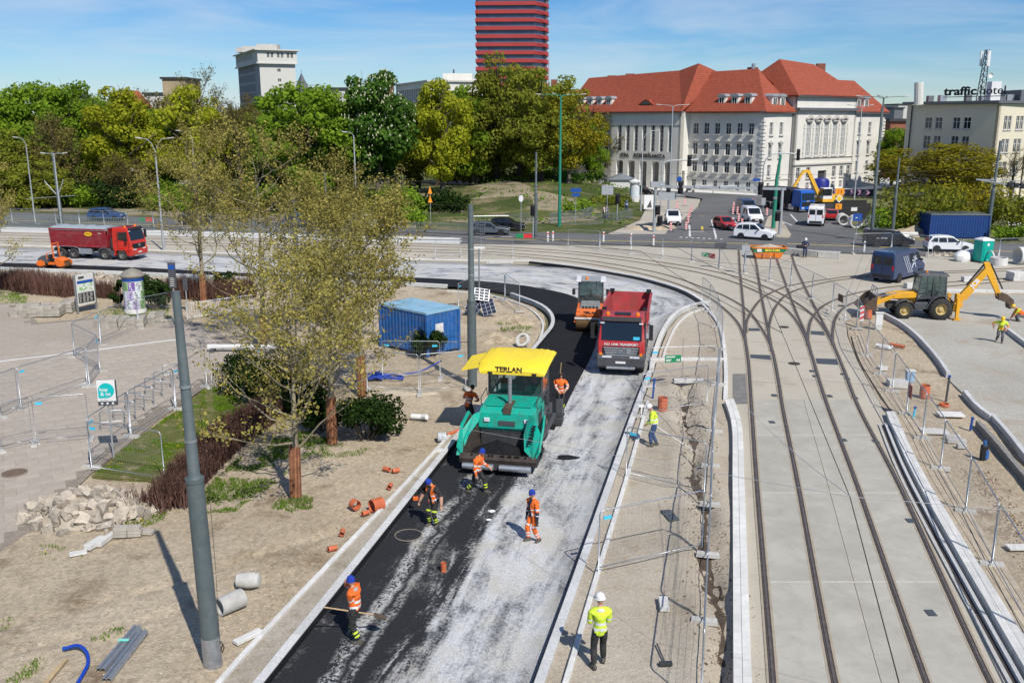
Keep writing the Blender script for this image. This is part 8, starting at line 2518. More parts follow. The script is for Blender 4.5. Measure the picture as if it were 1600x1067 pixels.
catenary(1542,371,220,'grey catenary pole behind the blue container, right',.24,5.2,lean=(.25,0))
catenary(1361,377,168,'tall grey lamp and catenary pole behind the black minivan',.2,6,lean=(-.1,0))
catenary(1394,368,246,'shorter grey catenary pole beside the mini excavator',.2,4.2)
catenary(97,352,238,'grey catenary pole rising behind the red tipper',.24,4.5,lean=(-.2,0))
catenary(837,372,238,'dark catenary pole in front of the bare bank',.19,5.0)
catenary(512,372,268,'catenary pole seen through the plane grove',.18,4)
catenary(466,448,300,'catenary pole hidden inside the plane grove',.2,5)
def lamp(px,py,ytop,label,arms,m=M_polel,r=.10,arm=1.6,rise=.5,flat=False):
 b=G(px,py);H_=height_to(px,py,ytop)
 t=thing('street_lamp',label,'street lamp',(b.x,b.y,0))
 MB().tube([(0,0,-.1),(0,0,H_*.3),(0,0,H_)],[r*1.4,r*1.1,r*.7],12).obj('post',m,t,smooth=.7)
 for a in arms:
  c,s_=math.cos(a),math.sin(a)
  k=0 if flat else rise
  pts=[(0,0,H_-.1),(c*arm*.25,s_*arm*.25,H_+k*.6),(c*arm*.6,s_*arm*.6,H_+k*.95),(c*arm,s_*arm,H_+k)]
  MB().tube(pts,.034,7).obj('arm',m,t)
  hb=MB();X=Matrix.Translation((c*arm,s_*arm,H_+k))@Matrix.Rotation(a,4,'Z')@Matrix.Rotation(-.12,4,'Y')
  hb.prism([(0,-.06),(.2,-.12),(.55,-.11),(.68,-.05),(.68,.05),(.55,.11),(.2,.12),(0,.06)],-.05,.06,'z',X)
  hb.obj('lamp_head',M_conc,t,bevel=.03)
 return t
lamp(256,392,236,'double armed street lamp in front of the park, left of the plane grove',(PI*.98,0.05),rise=1.2,arm=1.25)
lamp(874,354,150,'green lamp post with four lamps in front of the park',(.1,PI-.1,1.2,PI+1.2),M_green,.16,2.4,.15)
lamp(1045,330,166,'pale lamp post with two lamps in front of the portico',(.05,PI-.05),rise=.15,arm=1.7)
lamp(1001,330,218,'pale single lamp post beside the portico',(.1,),rise=1.2,arm=1.7)
lamp(1361,377,153,'four lamp head on the tall pole behind the black minivan',(.1,PI-.1,1.0,PI+1.0),M_pole,.12,2.2,.12)
lamp(1333,330,166,'pale double lamp in front of the hall windows',(.3,PI-.3),rise=.1,arm=1.3)
lamp(54,340,226,'slim leaning lamp post at the far left',(PI,),rise=.9,arm=1.0,r=.08)
lamp(96.5,353,240,'flat two armed lamp on the left catenary pole',(PI,0),flat=True,arm=1.0)
lamp(310,345,215,'slim lamp post behind the plane grove',(PI,),rise=.8,arm=1.4)
lamp(558,352,212,'slim lamp post in front of the chestnut',(PI,),rise=.4,arm=.8)
lamp(1114,302,262,'small pale lamp at the wall of the corner building',(PI,),rise=.3,arm=.4,r=.06)
b=G(1208,358);t=thing('green_pole','plain green steel pole at the side street island','pole',(b.x,b.y,0))
MB().tube([(0,0,0),(.05,0,6),(.35,0,height_to(1208,358,242))],[.26,.2,.14],14).obj('tube',M_green,t,smooth=.8)
MB().cyl((0,0,3.6),(0,0,3.9),.25,n=12).obj('band_clamp',M_steel,t)
b=G(97,352);t=thing('insulator_bracket','steel V shaped bracket on the left catenary pole','bracket',(b.x-.1,b.y,3.6))
MB().cyl((0,0,0),(-1.5,0,1.9),.05,n=6).obj('arm',M_polel,t);MB().cyl((0,0,0),(.9,0,2.1),.05,n=6).obj('arm',M_polel,t);MB().cyl((-4,0,-.3),(2.2,0,.1),.03,n=6).obj('rail',M_polel,t)
def sig_head(parent,loc,rz=0,h=1.0,vis=True):
 o=MB().box(-.17,.17,-.12,.12,-h/2,h/2).obj('signal_head',M_black,parent,bevel=.03);o.location=loc;o.rotation_euler=(0,0,rz)
 MB().box(-.32,.32,.12,.14,-h*.62,h*.62).obj('backing_board',M_black,o)
 for k,z in enumerate((h*.3,0,-h*.3)):MB().lathe([(.13,-.02),(.14,.08),(.12,.08),(.11,0)],12,Matrix.Translation((0,-.13,z))@Matrix.Rotation(PI/2,4,'X')).obj('visor',M_black,o)
 return o
pL,pR=G(1022,363),G(1218,368)
t=thing('signal_gantry','grey traffic signal gantry spanning the side street','signal gantry',(0,0,0))
hz=height_to(1022,363,291)
for p in(pL,pR):MB().cyl((p.x,p.y,0),(p.x,p.y,hz),.2,.16,n=12).obj('post',M_polel,t)
MB().beam((pL.x-.5,pL.y,hz),(pR.x+.4,pR.y,hz-.1),.28,.28).obj('beam',M_polel,t)
MB().box(pL.x-.6,pL.x+1.0,pL.y-.3,pL.y+.3,hz-.15,hz+.5).obj('gantry_box',M_polel,t)
for f,s_ in((.20,1.2),(.83,1.2)):
 q=pL.lerp(pR,f);sig_head(t,(q.x,q.y-.2,hz-.1),0,1.2)
for f in(.38,.58):q=pL.lerp(pR,f);MB().box(q.x-1.0,q.x+1.0,q.y-.1,q.y+.1,hz-.25,hz+.2).obj('cover_box',M_polel,t,bevel=.05)
MB().box(pL.x+.3,pL.x+2.4,pL.y-.3,pL.y-.2,hz-1.6,hz-.7).obj('sign_back',M_polel,t)
for q in((1.0,1.4),(.7,2.6)):sig_head(t,(pL.x+q[0]-.4,pL.y-.3,q[1]),0,.9)
sig_head(t,(pR.x-.4,pR.y-.3,2.2),0,.9)
def signal_post(px,py,label,h=3.2,arm=None):
 b=G(px,py);t=thing('traffic_signal',label,'traffic signal',(b.x,b.y,0))
 MB().cyl((0,0,0),(0,0,h),.07,n=10).obj('post',M_polel,t);sig_head(t,(.0,-.25,h-.5),0,1.0)
 return t
signal_post(1043,330,'traffic signal head on a post in front of the portico');signal_post(833,372,'black traffic signal on the dark catenary pole',3.6);signal_post(964,345,'small black signal seen from behind beyond the railings',3.4)
b=G(1305,330);t=thing('traffic_signal','curved arm signal over the street beside the excavator','traffic signal',(b.x-5.5,b.y+20,0))
MB().tube([(0,0,0),(0,0,5.5),(.3,0,6.6),(1.2,0,7.4),(3.2,0,7.6),(5.6,0,7.4)],.11,8).obj('curved_post',M_polel,t);sig_head(t,(5.6,-.2,7.3),.3,1.5)
b=G(1035,330);t=thing('traffic_signal','curved arm signal in front of the portico arches','traffic signal',(b.x-.3,b.y,0))
MB().tube([(0,0,0),(0,0,6.4),(.25,0,6.9),(1.0,0,7.2),(5.2,0,7.35)],.1,8).obj('curved_post',M_polel,t);sig_head(t,(3.9,-.2,7.2),0,1.3)
def beacon_board(px,py,label,h=1.05,w=.26):
 b=G(px,py);t=thing('warning_blade',label,'warning blade',(b.x,b.y,.01),0,'red and white warning blades')
 MB().box(-.35,.35,-.2,.2,0,.1).obj('foot',M_dark,t,bevel=.02)
 MB().box(-w/2,w/2,-.03,.03,.1,.1+h).obj('blade',M_white,t,bevel=.02)
 for k in range(4):
  z=.16+k*h/4
  MB().prism([(-w/2,z),(w/2,z+.12),(w/2,z+.25),(-w/2,z+.13)],-.036,-.031,'y').obj('red_stripe',M_sred,t)
for i,(x,y)in enumerate(((1072,360),(1075,350),(1077,341),(1080,333),(1070,322),(1058,328),(1048,362),(1145,336),(1146,328),(1154,347),(1159,356),(1176,323),(1198,338),(1225,327),(1230,328),(1024,304),(1010,303),(1152,336))):
 beacon_board(x,y,('red white warning blade, %s of the row left of the red hatchback'%ORD[i])if i<7 else('red white warning blade, %s of those around the queue and blue lorry'%ORD[i-7]))
b=G(1345,511);t=thing('warning_blade','large red and white striped blade on the fence by the junction','warning blade',(b.x,b.y,.05),0)
MB().box(-.13,.13,-.02,.02,.35,1.35).obj('blade',M_white,t)
for k in range(3):MB().prism([(-.13,.42+k*.33),(.13,.55+k*.33),(.13,.72+k*.33),(-.13,.58+k*.33)],-.026,-.021,'y').obj('red_stripe',M_sred,t)
MB().cyl((0,.03,0),(0,.03,1.3),.03,n=6).obj('stake',M_steel,t)
def signpost(px,py,h,plates,label,name='road_sign',r=.035):
 b=G(px,py);t=thing(name,label,'sign',(b.x,b.y,0))
 MB().cyl((0,0,0),(0,0,h),r,n=8).obj('post',M_polel,t)
 for(kind,z,w,hh,m)in plates:
  p=MB()
  if kind=='rect':p.box(-w/2,w/2,-.06,-.04,z-hh/2,z+hh/2)
  elif kind=='tri':p.prism([(-w/2,z-hh/2),(w/2,z-hh/2),(0,z+hh/2)],-.06,-.04,'y')
  elif kind=='dia':p.prism([(-w/2,z),(0,z-hh/2),(w/2,z),(0,z+hh/2)],-.06,-.04,'y')
  elif kind=='disc':p.prism([(w/2*math.cos(a),z+hh/2*math.sin(a))for a in[2*PI*i/20 for i in range(20)]],-.06,-.04,'y')
  p.obj('plate',m,t)
 return t
M_symy=mat('sign_yellow',(.78,.50,.02),.5,0,.04)
t=signpost(673,352,4.9,[('tri',4.4,.55,.95,M_sor),('tri',3.3,.55,.95,M_sor)],'two stacked orange triangular warning signs by the bare bank')
t=signpost(1308,350,4.6,[('rect',4.1,1.1,.8,M_sor),('dia',3.2,1.0,1.0,M_white),('rect',2.2,.8,.7,M_sor)],'orange and yellow diamond priority signs on one post by the excavation')
MB().prism([(-.36,3.2),(0,2.84),(.36,3.2),(0,3.56)],-.07,-.062,'y').obj('yellow_diamond',M_symy,t)
ar=MB();ar.beam((0,-.068,1.95),(0,-.068,2.45),.08,.01);ar.beam((0,-.068,2.15),(-.25,-.068,2.4),.08,.01);ar.obj('arrow',M_let,t)
ar=MB();ar.beam((-.2,-.068,3.85),(-.2,-.068,4.35),.07,.01);ar.beam((.2,-.068,3.9),(.2,-.068,4.3),.2,.01);ar.obj('arrow',M_let,t)
t=signpost(1337,375,3.0,[('rect',2.5,1.05,.8,M_signb)],'blue lane direction sign with white arrows by the stored pipes')
ar=MB();ar.beam((.2,-.068,2.2),(.2,-.068,2.75),.09,.01);ar.beam((-.25,-.068,2.45),(.0,-.068,2.45),.01,.09);ar.beam((-.25,-.068,2.25),(-.25,-.068,2.5),.08,.01);ar.obj('arrow',M_white,t)
signpost(899,349,4.6,[('rect',4.2,1.3,.5,M_signb),('rect',3.6,1.0,.4,M_signb)],'two small dark blue street name plates on a post by the railings')
signpost(814,362,4.2,[('disc',3.9,.55,.8,M_white)],'white round sign in front of the bare bank')
signpost(948,347,4.6,[('rect',4.1,1.5,1.2,M_polel)],'grey back of a sign on a post beyond the underpass railings')
signpost(1180,318,4.0,[('rect',3.7,1.2,.4,M_signb)],'blue street name plate at the corner of the pale building')
signpost(1060,310,3.6,[('disc',3.2,.9,.9,M_signb),('rect',2.3,.7,.6,M_white)],'blue and white round sign at the pavement left of the side street')
signpost(1192,330,2.0,[('rect',1.4,.6,1.0,M_polel)],'small grey signs on the island in the side street')
t=signpost(1124,420,2.4,[('rect',2.05,1.05,.55,M_dgrey)],'solar panel on a thin post among the rails','solar_post')
MB().cyl((0,0,1.9),(1.2,.3,.1),.025,n=6).obj('brace',M_steel,t)
t=signpost(1163,428,2.6,[('rect',2.1,.7,.8,M_polel)],'grey cabinet on two posts at the upper end of the rails','cabinet_post',.06)
def board(a,b,z0,z1,m,label,lines=True):
 A,B=G(*a),G(*b);d=B-A;L=d.length
 t=thing('safety_board',label,'sign board',(A.x,A.y,0),math.atan2(d.y,d.x))
 MB().box(0,L,-.04,-.025,z0,z1).obj('board',m,t)
 if lines:
  ln=MB();h=z1-z0
  ln.box(L*.06,L*.62,-.046,-.041,z1-h*.32,z1-h*.16);ln.box(L*.06,L*.40,-.046,-.041,z0+h*.34,z0+h*.44);ln.box(L*.06,L*.34,-.046,-.041,z0+h*.16,z0+h*.26);ln.box(L*.72,L*.80,-.046,-.041,z0+h*.16,z0+h*.44);ln.box(L*.84,L*.92,-.046,-.041,z0+h*.16,z0+h*.44)
  ln.obj('print_lines',M_white,t)
board((1037,604),(1062,603),1.25,1.62,M_sgreen,'green direction board with white print on the median fence')
board((1096,410),(1107,411),.55,.95,M_sgreen,'small green board on the fence above the rails')
board((1107,411),(1117,413),.5,.95,M_sred,'small red board on the fence above the rails')
board((806,379),(818,379),.5,.95,M_sgreen,'small green board at the street behind the grey estate',False);board((818,379),(831,379),.5,.95,M_sred,'small red board at the street behind the grey estate',False)
board((219,358),(228,358),.9,1.4,M_sgreen,'small green board on the left street fence',False);board((229,358),(239,358),.9,1.4,M_sred,'small red board on the left street fence',False)
board((1308,492),(1316,496),1.0,1.5,mat('brown_board',(.14,.08,.06),.7,0,.1),'small brown board on the fence by the junction',False)
board((1416,647),(1422,655),.9,1.5,mat('red_board',(.30,.06,.04),.7,0,.1),'small dark red board on the fence right of the track',False)
for i,(x,y)in enumerate(((864,377),(856,378),(943,378),(986,381),(1021,384),(1350,394))):
 b=G(x,y);t=thing('delineator_post','%s white plastic delineator along the street, from the left'%ORD[i],'delineator',(b.x,b.y,0),0,'white delineator posts')
 MB().box(-.09,.09,-.05,.05,0,1.1).obj('post',M_white,t,bevel=.02);MB().box(-.095,.095,-.055,.055,.8,.95).obj('reflector',M_dark if i==5 else M_sred,t)
b=G(178,716);t=thing('mobility_sign','white sign with a teal bubble reading hop and go on a thin post','sign',(b.x,b.y,0),math.radians(8))
MB().cyl((0,0,0),(0,0,2.5),.035,n=10).obj('post',M_polel,t)
MB().box(-.35,.33,-.06,.0,2.2,3.20).obj('panel',M_white,t,bevel=.01);MB().box(.33,.37,-.065,.005,2.2,3.20).obj('panel_edge',M_dgrey,t)
bu=[(.30*math.cos(a)-.01,2.80+.30*math.sin(a))for a in[-PI/2+2*PI*.75*i/18 for i in range(19)]]+[(-.31,2.50)]
MB().prism(bu,-.068,-.061,'y').obj('bubble',mat('teal_print',(.0,.42,.42),.6,0,.04),t)
text('sign_lettering','hop',.2,M_white,t,(-.10,-.072,2.84),(PI/2,0,0),.002,bold=.004);text('sign_lettering','& go',.2,M_white,t,(-.04,-.072,2.66),(PI/2,0,0),.002,bold=.004)
text('sign_small_print','opłata za start',.055,M_dgrey,t,(-.12,-.066,2.42),(PI/2,0,0),.002)
MB().box(-.35,.33,-.066,-.061,2.2,2.37).obj('dark_strip',M_dgrey,t)
ic=MB()
for x in(-.2,.0,.2):ic.prism([(x+.045*math.cos(a),2.285+.045*math.sin(a))for a in[2*PI*i/8 for i in range(8)]],-.072,-.067,'y')
ic.obj('pictograms',M_white,t)
A,B=G(122,490),G(151,484);d=B-A
t=thing('map_board','silver framed city map board leaning beside the brown hedge','map board',(A.x,A.y,0),math.atan2(d.y,d.x));L=d.length
for x in(0,L):MB().box(x-.06,x+.06,-.05,.05,0,2.65).obj('leg',M_steel,t)
MB().box(.05,L-.05,-.06,.04,.55,2.65).obj('panel',M_concl,t)
MB().box(.12,L-.12,-.072,-.061,1.45,2.2).obj('map_print',mat('map_paper',(.62,.66,.60),.6,0,0,col2=None),t);MB().box(.12,L-.12,-.074,-.063,2.02,2.22).obj('map_title',M_signb,t)
mpd=MB();rg=random.Random(4)
for i in range(26):x,z=rg.uniform(.2,L-.25),rg.uniform(1.5,1.98);mpd.box(x,x+rg.uniform(.05,.2),-.078,-.073,z,z+rg.uniform(.03,.07))
mpd.obj('map_marks',mat('map_green',(.25,.42,.15),.7,0,.2),t)
MB().box(.12,L-.12,-.072,-.061,.68,1.38).obj('text_panel',M_black,t)
tx=MB()
for i in range(4):
 for k in range(9):x=.18+i*(L-.36)/4;tx.box(x,x+(L-.36)/4*rg.uniform(.5,.85),-.076,-.073,.74+k*.07,.765+k*.07)
tx.obj('text_lines',M_concl,t);MB().box(.25,.7,-.07,-.061,2.35,2.52).obj('badge',M_dgrey,t)
b=G(212,488);t=thing('advertising_column','round poster column with grey conical cap between yew bushes','advertising column',(b.x,b.y,0))
MB().lathe([(.72,0),(.72,.25),(.68,.3),(.68,2.45)],32).obj('drum',M_concl,t,smooth=.7)
MB().lathe([(.72,2.45),(.80,2.55),(.80,2.62),(.55,2.9),(.02,3.1)],32).obj('cap',mat('zinc_cap',(.25,.23,.19),.7,.2,.15),t,smooth=.5);MB().lathe([(.70,2.25),(.71,2.5)],32).obj('frieze',M_signb,t)
pc=[('poster_purple',(.16,.09,.32)),('poster_black',(.03,.025,.03)),('poster_pale',(.55,.60,.62)),('poster_lilac',(.42,.36,.55)),('poster_green',(.20,.34,.14)),('poster_orange',(.55,.28,.10))]
for r_ in range(3):
 for k in range(9):
  nm,c=pc[(k*2+r_*3)%6]if r_==2 else pc[2+(k+r_)%2*1+(k%4==0)*(2 if r_==0 else 1)]
  a0,a1=2*PI*k/9+r_*.2,2*PI*(k+.94)/9+r_*.2
  z0_,z1_=.32+r_*.64,.92+r_*.64
  ms=MB()
  for j in range(5):
   f0,f1=a0+(a1-a0)*j/5,a0+(a1-a0)*(j+1)/5
   ms.quad((.688*math.cos(f0),.688*math.sin(f0),z0_),(.688*math.cos(f1),.688*math.sin(f1),z0_),(.688*math.cos(f1),.688*math.sin(f1),z1_),(.688*math.cos(f0),.688*math.sin(f0),z1_))
  po=ms.obj('poster',mat(nm,c,.6,0,.25,6),t)
  rg=random.Random(k+r_*9);mk=MB()
  for j in range(5):
   f0=a0+(a1-a0)*rg.uniform(.1,.5);f1=f0+(a1-a0)*rg.uniform(.2,.4);z=z0_+(z1_-z0_)*(j+.4)/5.5
   mk.quad((.692*math.cos(f0),.692*math.sin(f0),z),(.692*math.cos(f1),.692*math.sin(f1),z),(.692*math.cos(f1),.692*math.sin(f1),z+.06),(.692*math.cos(f0),.692*math.sin(f0),z+.06))
  mk.obj('print',M_white if nm in('poster_black','poster_purple')else M_dgrey,po)
b=G(991,320);t=thing('advertising_column','slim white poster column on the pavement by the mound','advertising column',(b.x,b.y,0))
MB().lathe([(.75,0),(.75,3.3),(.95,3.35),(.95,3.6),(.02,4.0)],20).obj('drum',M_concl,t);MB().lathe([(.76,1.2),(.76,2.6)],20).obj('poster',mat('poster_pale',(.55,.6,.62)),t)
t=thing('board_stand','white poster stand with dark print left of the gantry post','poster stand',G(1013,330),.2)
MB().box(-.7,.7,0,.2,.3,2.3).obj('panel',M_white,t);MB().prism([(-.3,.5),(.5,.5),(.3,1.6)],-.02,-.005,'y').obj('print',M_dgrey,t)
b=G(276,510);t=thing('stop_sign','dark blue stop information sign on a thin post behind the foreground pole','sign',(b.x,b.y,0))
MB().cyl((0,0,0),(0,0,2.8),.04,n=8).obj('post',M_polel,t);MB().box(-.24,.24,-.05,.0,2.5,4.15).obj('panel',M_dgrey,t);MB().box(-.2,.2,-.056,-.051,3.7,4.0).obj('header',M_signb,t);tx=MB()
for k in range(5):tx.box(-.16,.1,-.056,-.051,2.65+k*.12,2.69+k*.12)
tx.obj('text_lines',M_concl,t)
b=G(293,487);t=thing('stop_sign','small grey sign post right of the foreground pole top','sign',(b.x,b.y,0))
MB().cyl((0,0,0),(0,0,2.2),.035,n=8).obj('post',M_polel,t);MB().box(-.16,.16,-.04,0,1.5,2.3).obj('panel',M_dgrey,t)
# loose things on site
def pipe_ring(px,py,r,L,label,axis=0.0,lying=True,m=M_concl,th=.12,name='concrete_pipe',z=0.0,ribs=0,tilt=0.0,cat='pipe'):
 b=G(px,py);t=thing(name,label,cat,(b.x,b.y,z))
 R=Matrix.Rotation(axis,4,'Z')@(Matrix.Translation((0,0,r))@Matrix.Rotation(PI/2+tilt,4,'Y')if lying else Matrix.Identity(4))
 pr=[(r*(1-th),0),(r,0)]
 if ribs:
  pr=[(r*(1-th),0),(r,0)]
  for k in range(ribs):
   z0_=L*k/ribs;pr+=[(r*.96,z0_+L/ribs*.15),(r*.96,z0_+L/ribs*.4),(r*1.02,z0_+L/ribs*.55),(r*1.02,z0_+L/ribs*.9)]
 pr+=[(r,L),(r*(1-th),L),(r*(1-th),0)]
 MB().lathe(pr,28,R).obj('shell',m,t,smooth=.5)
 return t
pipe_ring(343,962,.26,.72,'pale concrete pipe section lying right of the foreground pole',math.radians(48),th=.16,m=M_conc)
b=G(387,916);t=thing('concrete_cone','pale concrete cone lying behind the pipe section','concrete cone',(b.x,b.y,0));MB().lathe([(.12,-.32),(.19,-.28),(.235,.05),(.2,.34),(.08,.38)],24,Matrix.Translation((0,0,.2))@Matrix.Rotation(PI/2,4,'Y'),caps=True).obj('shell',M_conc,t,smooth=.7)
pipe_ring(581,800,.22,.42,'ribbed terracotta pipe lying beside the left kerb',math.radians(40),m=M_terra,ribs=6,th=.06)
pipe_ring(558,797,.17,.26,'smooth terracotta pipe with white end beside the ribbed one',math.radians(130),m=M_terra,th=.08)
pipe_ring(566,806,.08,.28,'thin orange pipe piece below the ribbed pipe',math.radians(40),m=M_terra)
for i,(x,y)in enumerate(((513,862),(534,838),(609,737),(624,737),(611,760),(693,886))):
 pipe_ring(x,y,.085,.28,['orange pipe stub lowest on the soil by the kerb','tiny orange pipe stub above the lowest one','orange pipe collar, left of a pair by the edging','orange pipe collar, right of a pair by the edging','small terracotta shard below the collar pair','orange pipe stub standing on the tarred road'][i],.6+i,m=M_terra,lying=(i!=5),z=(ZR if i==5 else 0),th=.12)
t=pipe_ring(684,690,.20,.35,'short pipe coupling wrapped in blue and white foil left of the paver',.15,m=mat('foil',(.45,.47,.50),.5,0,.4,5),ribs=3,th=.1)
pipe_ring(698,682,.07,1.3,'orange plastic pipe running under the paver hopper',math.radians(52),m=M_terra)
b=G(655,655);t=thing('pvc_fitting','white branched pipe fitting on the soil left of the paver','pipe fitting',(b.x,b.y,.12),-.2);MB().cyl((-.35,0,0),(.3,0,0),.12,n=14).obj('tube',M_white,t);MB().cyl((.1,0,0),(.42,-.22,.08),.1,n=14).obj('branch',M_white,t);MB().lathe([(.10,0),(.14,.02),(.14,.12),(.1,.12)],14,Matrix.Translation((.28,0,0))@Matrix.Rotation(PI/2,4,'Y')).obj('socket',M_white,t)
pipe_ring(1035,641,.22,.62,'upright ribbed terracotta shaft behind the worker with jeans',lying=False,m=M_terra,ribs=9,th=.06)
pipe_ring(1444,621,.23,.62,'upright ribbed terracotta shaft right of the tram fence',lying=False,m=M_terra,ribs=9,th=.06)
pipe_ring(1356,497,.25,.6,'ribbed terracotta shaft by the junction cabinet',lying=False,m=M_terra,ribs=7,th=.06)
pipe_ring(1475,634,.22,.12,'low ribbed terracotta collar flush in the soil',lying=False,m=M_terra,ribs=2,th=.1)
pipe_ring(1390,540,.09,.9,'orange pipe leaning at the fence near the junction',math.radians(-50),m=M_terra)
pipe_ring(816,541,.42,.22,'concrete ring lying at the bend kerb behind the paver',math.radians(60),m=M_concl,th=.3,tilt=.6,name='concrete_ring')
for i,(x,y,r,L,a)in enumerate(((1318,352,.68,2.0,80),(1338,357,.76,2.0,80),(1363,358,.76,2.0,75),(1384,358,.66,1.0,60),(1330,343,.65,2.0,80))):
 pipe_ring(x,y,r,L,'large concrete pipe, %s from the left of those stored on the verge'%ORD[i],math.radians(a),th=.22)
for i,(x,y,r,L,l)in enumerate(((1560,414,.75,.7,False),(1588,413,.8,1.6,True),(1545,412,.6,.12,True))):
 pipe_ring(x,y,r,L,['upright concrete ring beside the green toilet','grey concrete pipe lying at the right edge behind the toilet','pale ring leaning at the foot of the toilet'][i],0.1,lying=l,th=.15)
for i,(x,y)in enumerate(((1400,371),(1385,374))):pipe_ring(x,y,.3,2.4,['thin concrete pipe below the stored large pipes, right','thin concrete pipe below the stored large pipes, left'][i],.05,th=.2)
def slabs(px,py,nx,ny,nz,s,label,rz=0.0,m=None,name='slab_pallet',loose=0,sz=None,z=.03):
 b=G(px,py);t=thing(name,label,'slab stack',(b.x,b.y,z),rz)
 rg=random.Random(px);m=m or mat('old_slab',(.36,.33,.28),.92,0,.14,5,bump=.2,rnd=.16)
 dx,dy,dz=s
 me=MB().box(-dx/2+.006,dx/2-.006,-dy/2+.006,dy/2-.006,0,dz-.006).mesh('slab');me.materials.append(m)
 for k in range(nz):
  for i in range(nx):
   for j in range(ny):
    if k==nz-1 and rg.random()<.35:continue
    place(me,'slab',t,((i-(nx-1)/2)*dx+rg.uniform(-.015,.015),(j-(ny-1)/2)*dy+rg.uniform(-.015,.015),k*dz),(0,0,rg.uniform(-.03,.03)))
 return t
S5=(.5,.5,.11)
slabs(76,492,4,3,6,S5,'wide stack of old slabs left of the map board',.1);slabs(45,488,3,2,5,S5,'stack of old slabs at the left, partly tumbled',.3);slabs(106,486,2,3,6,S5,'stack of old slabs just left of the map board leg',.15);slabs(27,494,2,2,2,S5,'low leftmost heap of slabs',.6)
slabs(169,511,3,2,6,S5,'left slab pallet in front of the poster column',.05);slabs(208,512,3,3,6,S5,'middle slab pallet strapped in front of the poster column',.25);slabs(245,503,2,3,5,S5,'right slab pallet beside the poster column',.3)
slabs(1588,438,2,2,5,(.6,.6,.14),'pallet of pale paving blocks by the right edge',.05,M_concl);slabs(1517,440,3,1,2,(.5,.5,.2),'row of pale kerb blocks behind the backhoe boom',.1,M_concl);slabs(1425,450,2,1,2,(.6,.5,.2),'pale blocks behind the backhoe hood',.2,M_concl)
slabs(201,838,2,1,3,(.42,.28,.11),'small pile of pale kerb stones beside the rubble',.1);slabs(228,834,1,1,2,(.5,.3,.1),'two loose slabs right of the kerb stone pile',-.1)
for i,(x,y,a,L,w,h)in enumerate(((149,852,1.3,.75,.24,.18),(166,846,1.45,.85,.16,.16),(122,865,.5,.5,.3,.05),(1037,947,1.5,.62,.26,.16),(388,997,.9,.8,.22,.1),(686,706,.2,.3,.26,.12),(1378,578,.3,.5,.3,.2),(1401,604,-.1,.9,.6,.35))):
 b=G(x,y);o=MB().box(-L/2,L/2,-w/2,w/2,0,h).obj('loose_block',M_concl,None,bevel=.015);o.location=(b.x,b.y,.0);o.rotation_euler=(0,0.02,a)
 tag(o,['broken kerb stone standing at the foot of the rubble, left','broken kerb stone at the foot of the rubble, right','flat broken slab beside a grass tuft','pale block lying on the median beside the fence','pale slab lying between soil and left edging','small block left of the paver by the kerb','pale block by the cabinet at the junction fence','big concrete base block right of the tram fence'][i],'block')
def rubble(px,py,rx,ry,h,n,label,seed,smax=.28,m=None):
 rg=random.Random(seed);b=G(px,py)
 t=thing('rubble_pile',label,'rubble pile',(b.x,b.y,0))
 core=MB();rings=[]
 for i in range(6):
  f=i/5;rings.append([(math.cos(a)*rx*(1-f)*(1+.15*math.sin(3*a)),math.sin(a)*ry*(1-f),h*.8*(1-(1-f)**1.5)-.03)for a in[2*PI*k/18 for k in range(18)]])
 core.loft(rings);core.obj('rubble_core',M_dirt2,t)
 mm=m or mat('rubble',(.38,.33,.265),.95,0,.22,3,bump=.5,bscale=12,rnd=.32)
 mes=[]
 for k in range(10):
  mb=MB();vs_=[]
  bm=bmesh.new();bmesh.ops.create_cube(bm,size=1.0);bmesh.ops.subdivide_edges(bm,edges=bm.edges[:],cuts=1)
  for v in bm.verts:v.co=v.co.normalized()*rg.uniform(.42,.62)*(1 if rg.random()<.5 else.85);v.co.z*=.62;v.co.x*=rg.uniform(.9,1.2)
  me=bpy.data.meshes.new('chunk');bm.to_mesh(me);bm.free();me.materials.append(mm);mes.append(me)
 for i in range(n):
  a,q=rg.uniform(0,2*PI),rg.random()**.55
  q*=1.28 if rg.random()<.12 else 1.04
  x,y=math.cos(a)*rx*q,math.sin(a)*ry*q
  z=h*.8*max(0,1-q**1.5)+.03;s_=rg.uniform(.3,1)**2.0*smax*2.5
  place(mes[i%10],'chunk',t,(x,y,z),(rg.uniform(0,6),rg.uniform(0,6),rg.uniform(0,6)),(s_,s_*rg.uniform(.7,1),s_))
rubble(142,800,2.15,1.45,.78,299,'pale heap of broken concrete at the corner of the plaza',1)
rubble(130,440,4.2,1.6,.7,110,'long rubble heap behind the map board at the road edge',2,.36)
rubble(765,575,.9,.5,.15,40,'scattered stones beside the bend kerb behind the paver',3,.14)
rubble(1470,399,1.5,.6,.3,30,'low rubble beside the concrete beams near the skip',4,.2)
st=MB();rg=random.Random(8)
lp=[(p.x,p.y)for p in[G(*q)for q in[(60,900),(330,800),(480,790),(640,730),(700,640),(640,640),(520,800),(380,1010),(300,1060),(20,1060)]]]
for i in range(2600):
 x,y=rg.uniform(-14,-1),rg.uniform(19,45)
 if not inside(lp,x,y):continue
 s_=rg.uniform(.008,.035);z=d_left(x,y)
 st.add([(x+s_*rg.uniform(.7,1.2),y,z),(x,y+s_,z),(x-s_,y,z),(x,y-s_*.8,z),(x,y,z+s_*.8)],[(0,1,4),(1,2,4),(2,3,4),(3,0,4)])
stuff(st.obj('pebbles',mat('pebble',(.42,.37,.30),.9,0,.2,4,island=.35)),'loose pebbles scattered over the bare soil','pebbles')
st=MB()
